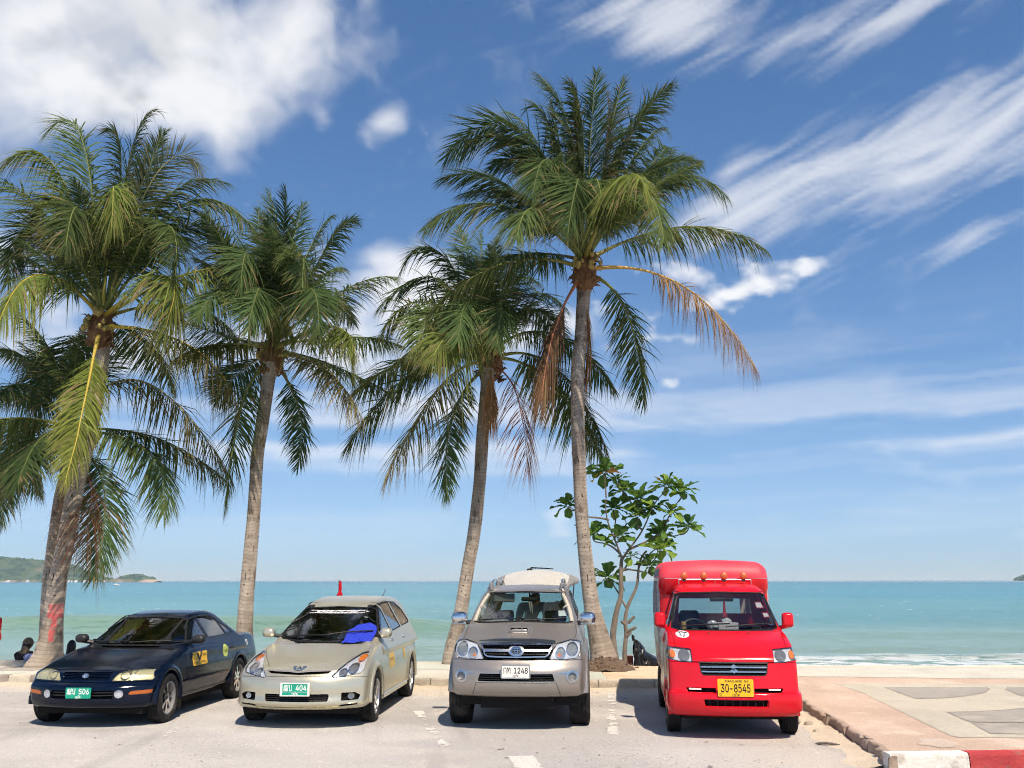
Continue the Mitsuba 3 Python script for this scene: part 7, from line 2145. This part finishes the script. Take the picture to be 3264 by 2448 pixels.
bh = Manifold.batch_hull([Manifold.sphere(.10, 8).translate((-290.2 + 4.2 * u, 690 + s * .75 * (1 - u ** 3), SEA + .5 + .35 * u)) for u in np.linspace(0, 1, 7) for s in (-1, 1)] + [Manifold.sphere(.10, 8).translate((-290 + 3.4 * u, 690, SEA - .1)) for u in (0, .5, 1)])
obj('hull', tm(bh), 'far_white', kb, smooth=40)
obj('cabin', rbox(-289.2, -287.6, 689.5, 690.5, SEA + .5, SEA + 1.35, .15), 'far_white', kb, smooth=40)

# ------------------------------------------------------------------ people
prin('skin', mikit.proc(lambda p, n, uv: MX((0.30, 0.165, 0.105), (0.36, 0.20, 0.13), FB(p.x * 9, p.y * 9, p.z * 9, 2))), 0.5, specular=0.35)
prin('black_hair', (0.012, 0.010, 0.009), 0.45, specular=0.4)
prin('dark_cloth', mikit.proc(lambda p, n, uv: MX((0.018, 0.017, 0.020), (0.035, 0.032, 0.036), FB(p.x * 12, p.y * 12, p.z * 12, 3))), 0.9, specular=0.1)
prin('olive_cloth', (0.16, 0.125, 0.085), 0.9, specular=0.1)
prin('straw', (0.58, 0.40, 0.20), 0.85, specular=0.1)
prin('lavender_cloth', mikit.proc(lambda p, n, uv: MX((0.30, 0.32, 0.52), (0.40, 0.42, 0.62), FB(p.x * 10, p.y * 10, p.z * 10, 3))), 0.9, specular=0.1)
prin('grey_blue_cloth', (0.20, 0.25, 0.30), 0.9, specular=0.1)
prin('denim', (0.045, 0.06, 0.10), 0.9, specular=0.1)
prin('white_striped_cloth', mikit.proc(lambda p, n, uv: MX((0.74, 0.73, 0.70), (0.34, 0.34, 0.35), SS(.25, .32, dr.abs((p.x * 1.0 + p.z * .35) * 22 - dr.floor((p.x * 1.0 + p.z * .35) * 22) - .5) * -1 + .58) * .6)), 0.9, specular=0.1)


def bones_mesh(bones, edge=.03, rounds=8, inflate=0.0):
    ms = []
    for a, ra, b, rb_ in bones:
        sa = Manifold.sphere(ra + inflate, 20).translate(tuple(map(float, a)))
        sb = Manifold.sphere(rb_ + inflate, 20).translate(tuple(map(float, b)))
        ms.append(Manifold.batch_hull([sa, sb]))
    u = Manifold.batch_boolean(ms, m3.OpType.Add)
    m = tm(u.refine_to_length(edge))
    m.merge_vertices()
    trimesh.smoothing.filter_taubin(m, lamb=.5, nu=.53, iterations=rounds)
    return m


def frame(d, up=(0, 0, 1)):
    """columns right, front, up of a head that looks along d"""
    f = np.array(d, float)
    f /= np.linalg.norm(f)
    r = np.cross(f, up)
    r /= np.linalg.norm(r)
    return np.c_[r, f, np.cross(r, f)]


def head_mesh(c, look, up=(0, 0, 1)):
    M = frame(look, up)
    ic = trimesh.creation.icosphere(4, 1.0)
    v = ic.vertices * np.array([.075, .095, .115])
    z, f = v[:, 2], v[:, 1]
    v[:, 0] *= np.interp(z, [-.115, -.05, .02, .115], [.62, .86, 1.0, .95])
    v[:, 1] = np.where(f > 0, f * np.interp(z, [-.115, -.06, 0, .115], [.92, .98, .92, .9]), f * np.interp(z, [-.115, -.03, .05], [.45, .9, 1.0]))

    def bump(x, zz, sx, sz, a):
        return a * np.exp(-((v[:, 0] - x) / sx) ** 2 - ((z - zz) / sz) ** 2) * (f > .02)
    v[:, 1] += bump(0, -.018, .013, .024, .026) + bump(0, -.056, .024, .007, .008) + bump(0, -.070, .022, .007, .007) + bump(0, -.098, .022, .016, .010)
    for s in (-1, 1):
        v[:, 1] += bump(s * .030, .012, .017, .012, -.010) + bump(s * .030, .030, .024, .008, .006)
    parts = [trimesh.Trimesh(v, ic.faces, process=False)]
    for s in (-1, 1):
        e = trimesh.creation.icosphere(2, 1.0)
        e.vertices = e.vertices * np.array([.010, .020, .032]) + [s * .078, -.005, -.005]
        parts.append(e)
    m = cat_mesh(parts)
    eyes = []
    for s in (-1, 1):
        e = trimesh.creation.icosphere(2, .0105)
        e.apply_translation((s * .030, .079, .011))
        eyes.append(e)
    ey = cat_mesh(eyes)
    for q in (m, ey):
        q.vertices = q.vertices @ M.T + np.array(c)
    return m, ey, M


def hand_bones(wrist, d, n, curl=.5):
    """palm and five bent fingers; d: along the hand, n: out of the palm's back"""
    d = np.array(d, float) / np.linalg.norm(d)
    n = np.array(n, float)
    n = n - d * (n @ d)
    n /= np.linalg.norm(n)
    s = np.cross(d, n)
    w = np.array(wrist)
    B = []
    kn = []
    for i, (o, L) in enumerate(((-.030, .072), (-.010, .082), (.010, .076), (.029, .060))):
        k = w + d * .085 + s * o
        B.append((w + s * o * .5, .017, k, .012))
        p, dd = k, d
        for j, fr_ in enumerate((.45, .32, .23)):
            a = curl * (.5 + .35 * j)
            dd = d * math.cos(a) - n * math.sin(a)
            q = p + dd * L * fr_
            B.append((p, .0095 - .001 * j, q, .0085 - .001 * j))
            p = q
    t0 = w + d * .03 - s * .022
    t1 = t0 + (d * .5 - s * .75 - n * .3) * .040
    t2 = t1 + (d * .85 - s * .2 - n * .4) * .034
    B += [(t0, .015, t1, .011), (t1, .011, t2, .009)]
    return B


def person(label, J, clothes, hair, look, up=(0, 0, 1), hairlen=0.0, group=None):
    """J: joints of the pose in world metres. clothes: top, bottom; sleeves bare below the elbow when 'short'"""
    k = thing('person', label, 'person', group)
    J = {a: np.array(b, float) for a, b in J.items()}
    body = [(J['pelvis'], .115, J['waist'], .105), (J['waist'], .105, J['chest'], .125), (J['chest'], .11, J['neck'], .055), (J['neck'], .052, J['head'] - (J['head'] - J['neck']) * .35, .050)]
    for s in ('l', 'r'):
        body += [(J['chest'] + (J['sh_' + s] - J['chest']) * .4, .085, J['sh_' + s], .060), (J['sh_' + s], .056, J['el_' + s], .042), (J['el_' + s], .041, J['wr_' + s], .027)]
        body += [(J['pelvis'] + (J['hip_' + s] - J['pelvis']) * .6, .10, J['hip_' + s], .092), (J['hip_' + s], .090, J['kn_' + s], .060), (J['kn_' + s], .058, J['an_' + s], .038), (J['an_' + s], .040, J['to_' + s], .030)]
        d = J['wr_' + s] - J['el_' + s]
        body += hand_bones(J['wr_' + s], d, (0, 0, 1) if abs(d[2]) < .8 * np.linalg.norm(d) else (0, -1, .2))
    bm = bones_mesh(body, .012, 6)
    hm, ey, M = head_mesh(J['head'], look, up)
    obj('body', cat_mesh([bm, hm]), 'skin', k, smooth=True)
    obj('eyes', ey, 'black_hair', k, smooth=True)
    top, bot, sleeve = clothes
    tb = body[0:3] + [b for s in ('l', 'r') for b in ((J['chest'] + (J['sh_' + s] - J['chest']) * .4, .085, J['sh_' + s], .060), (J['sh_' + s], .058, J['sh_' + s] + (J['el_' + s] - J['sh_' + s]) * (.7 if sleeve == 'short' else 1.0), .050))]
    tb[2] = (J['chest'], .11, J['chest'] + (J['neck'] - J['chest']) * .75, .062)
    if sleeve == 'long':
        tb += [(J['el_' + s], .046, J['el_' + s] + (J['wr_' + s] - J['el_' + s]) * .9, .034) for s in ('l', 'r')]
    m = bones_mesh(tb, .03, 5, .014)
    m.vertices += m.vertex_normals * ((meshkit.fbm(m.vertices * 11, 3, 3) - .5) * .03)[:, None]
    obj('shirt', m, top, k, smooth=True)
    pb = [(J['pelvis'], .118, J['waist'] - (J['waist'] - J['pelvis']) * .5, .110)]
    for s in ('l', 'r'):
        pb += [(J['pelvis'] + (J['hip_' + s] - J['pelvis']) * .6, .10, J['hip_' + s], .095), (J['hip_' + s], .093, J['kn_' + s], .066), (J['kn_' + s], .064, J['kn_' + s] + (J['an_' + s] - J['kn_' + s]) * .85, .052)]
    obj('trousers', bones_mesh(pb, .035, 5, .012), bot, k, smooth=True)
    ic = trimesh.creation.icosphere(4, 1.0)
    v = ic.vertices * np.array([.087, .108, .126])
    keep_ = v[:, 2] > -.03 + np.where(v[:, 1] > 0, .055 + v[:, 1] * .55, 0)
    v = np.where(keep_[:, None], v, v * .84)
    v *= (1 + .10 * (meshkit.fbm(v * 55, 3, 5) - .5))[:, None]
    if hairlen:
        low_ = (ic.vertices[:, 2] < .2) & (ic.vertices[:, 1] < .35)
        f_ = np.clip(.2 - ic.vertices[:, 2], 0, 1.2)
        v[low_] = (ic.vertices * np.array([.092, .108, .12]))[low_]
        v[low_, 2] -= (f_ * hairlen)[low_]
        v[low_, 1] -= .02 * f_[low_]
        v[low_, 0] *= (1 + .35 * np.clip(f_[low_] - .3, 0, 1))
        v[low_, 1] *= (1 + .25 * np.clip(f_[low_] - .3, 0, 1))
    hmesh = trimesh.Trimesh(v @ M.T + J['head'] + M[:, 2] * .008, ic.faces, process=False)
    obj('hair', hmesh, hair, k, smooth=True)
    return k, M


def seated(x, y, zs, yaw=0.0, lean=.06):
    """sitting on the sand facing the sea (+y), knees drawn up, arms round them"""
    c, s = math.cos(yaw), math.sin(yaw)
    P = lambda a, b, z: (x + a * c + b * s, y - a * s + b * c, zs + z)
    return {'pelvis': P(0, 0, .12), 'waist': P(0, lean * .3, .30), 'chest': P(0, lean, .50), 'neck': P(0, lean + .03, .66), 'head': P(0, lean + .07, .80),
            'sh_l': P(-.18, lean, .57), 'sh_r': P(.18, lean, .57), 'el_l': P(-.27, lean + .18, .36), 'el_r': P(.27, lean + .18, .36), 'wr_l': P(-.10, .42, .34), 'wr_r': P(.10, .43, .36),
            'hip_l': P(-.10, .02, .11), 'hip_r': P(.10, .02, .11), 'kn_l': P(-.13, .42, .40), 'kn_r': P(.13, .42, .41), 'an_l': P(-.12, .55, .05), 'an_r': P(.12, .56, .05), 'to_l': P(-.13, .70, .035), 'to_r': P(.13, .71, .035)}


k, M = person('person in dark clothes and an olive cap seated left of the red marked palm', seated(-10.68, 20.98, -.36, .25), ('dark_cloth', 'denim', 'long'), 'black_hair', (.75, .65, -.05), hairlen=.10)
hd = np.array(seated(-10.68, 20.98, -.36, .25)['head'])
cp = trimesh.creation.icosphere(3, 1.0)
cp.vertices = np.where((cp.vertices[:, 2:3] > -.05), cp.vertices, cp.vertices * [1, 1, .2]) * np.array([.096, .115, .135])
cp.vertices = cp.vertices @ M.T + hd + M[:, 2] * .012
obj('cap', cp, 'olive_cloth', k, smooth=True)
br = prism(Polygon([(-.08, .05), (-.07, .16), (0, .20), (.07, .16), (.08, .05)]), 0, .012)
br.vertices = br.vertices @ M.T + hd + M[:, 2] * .035 + M[:, 1] * .03
obj('cap_brim', br, 'straw', k, smooth=30)
sc_ = bones_mesh([((hd[0] - .12, hd[1] - .02, hd[2] - .20), .075, (hd[0] + .10, hd[1] - .03, hd[2] - .21), .07), ((hd[0] - .02, hd[1] - .05, hd[2] - .10), .085, (hd[0] - .03, hd[1] - .06, hd[2] - .20), .09)], .02, 4)
obj('scarf', sc_, 'olive_cloth', k, smooth=True)
person('person with long black hair and a lavender shirt seated right of the red marked palm', seated(-9.66, 20.95, -.40, -.1), ('lavender_cloth', 'denim', 'short'), 'black_hair', (-.1, 1, -.05), hairlen=.26)
person('person with dark hair and dark shirt seated behind the mirror of the blue sedan', seated(-9.22, 21.0, -.38, .2), ('dark_cloth', 'denim', 'long'), 'black_hair', (.3, 1, -.1), hairlen=.12)
tb_ = thing('beach_towel', 'lavender towel bundled on the pavement edge beside the seated person', 'towel')
tw = bones_mesh([((-10.36, 20.55, .20), .07, (-10.14, 20.5, .21), .085), ((-10.30, 20.5, .19), .06, (-10.05, 20.46, .18), .06)], .015, 3)
tw.vertices += tw.vertex_normals * ((meshkit.fbm(tw.vertices * 16, 3, 3) - .5) * .06)[:, None]
tw.vertices[:, 2] = np.maximum(tw.vertices[:, 2], .151)
obj('cloth', tw, 'lavender_cloth', tb_, smooth=True)


def bending(x, y, zf, head, hands, lean=.42):
    """standing behind the car, bent towards it (-y)"""
    P = lambda a, b, z: (x + a, y + b, zf + z)
    h = np.array(head, float)
    ch = np.array(P(0, -lean * .85, 1.16))
    ch[0] = x + (h[0] - x) * .5
    J = {'pelvis': P(0, 0, .90), 'waist': P(0, -lean * .35, 1.02), 'chest': tuple(ch), 'neck': tuple(h + (ch - h) * .42 + np.array([0, .02, -.02])), 'head': head,
         'sh_l': tuple(ch + [-.19, -.05, .04]), 'sh_r': tuple(ch + [.19, -.05, .04]), 'wr_l': hands[0], 'wr_r': hands[1]}
    for s, o in (('l', -.05), ('r', .05)):
        a, b = np.array(J['sh_' + s]), np.array(J['wr_' + s])
        J['el_' + s] = tuple((a + b) / 2 + [o * 1.6, .03, -.06])
    for s, o in (('l', -1), ('r', 1)):
        J['hip_' + s], J['kn_' + s], J['an_' + s], J['to_' + s] = P(o * .10, 0, .88), P(o * .11, .03, .47), P(o * .12, .10, .07), P(o * .13, -.08, .035)
    return J


person('person with dark hair and grey blue shirt bent over the open car boot', bending(.34, 17.72, .15, (.42, 17.20, 1.475), ((.16, 16.82, .98), (.58, 16.80, .96))), ('grey_blue_cloth', 'denim', 'short'), 'black_hair', (.85, -.5, -.15))
person('person in a white striped shirt bent into the open boot of the sport utility', bending(.74, 17.66, .15, (.93, 17.06, 1.36), ((.72, 16.78, .95), (1.02, 16.80, .97)), .50), ('white_striped_cloth', 'denim', 'long'), 'black_hair', (.3, -.9, -.6))
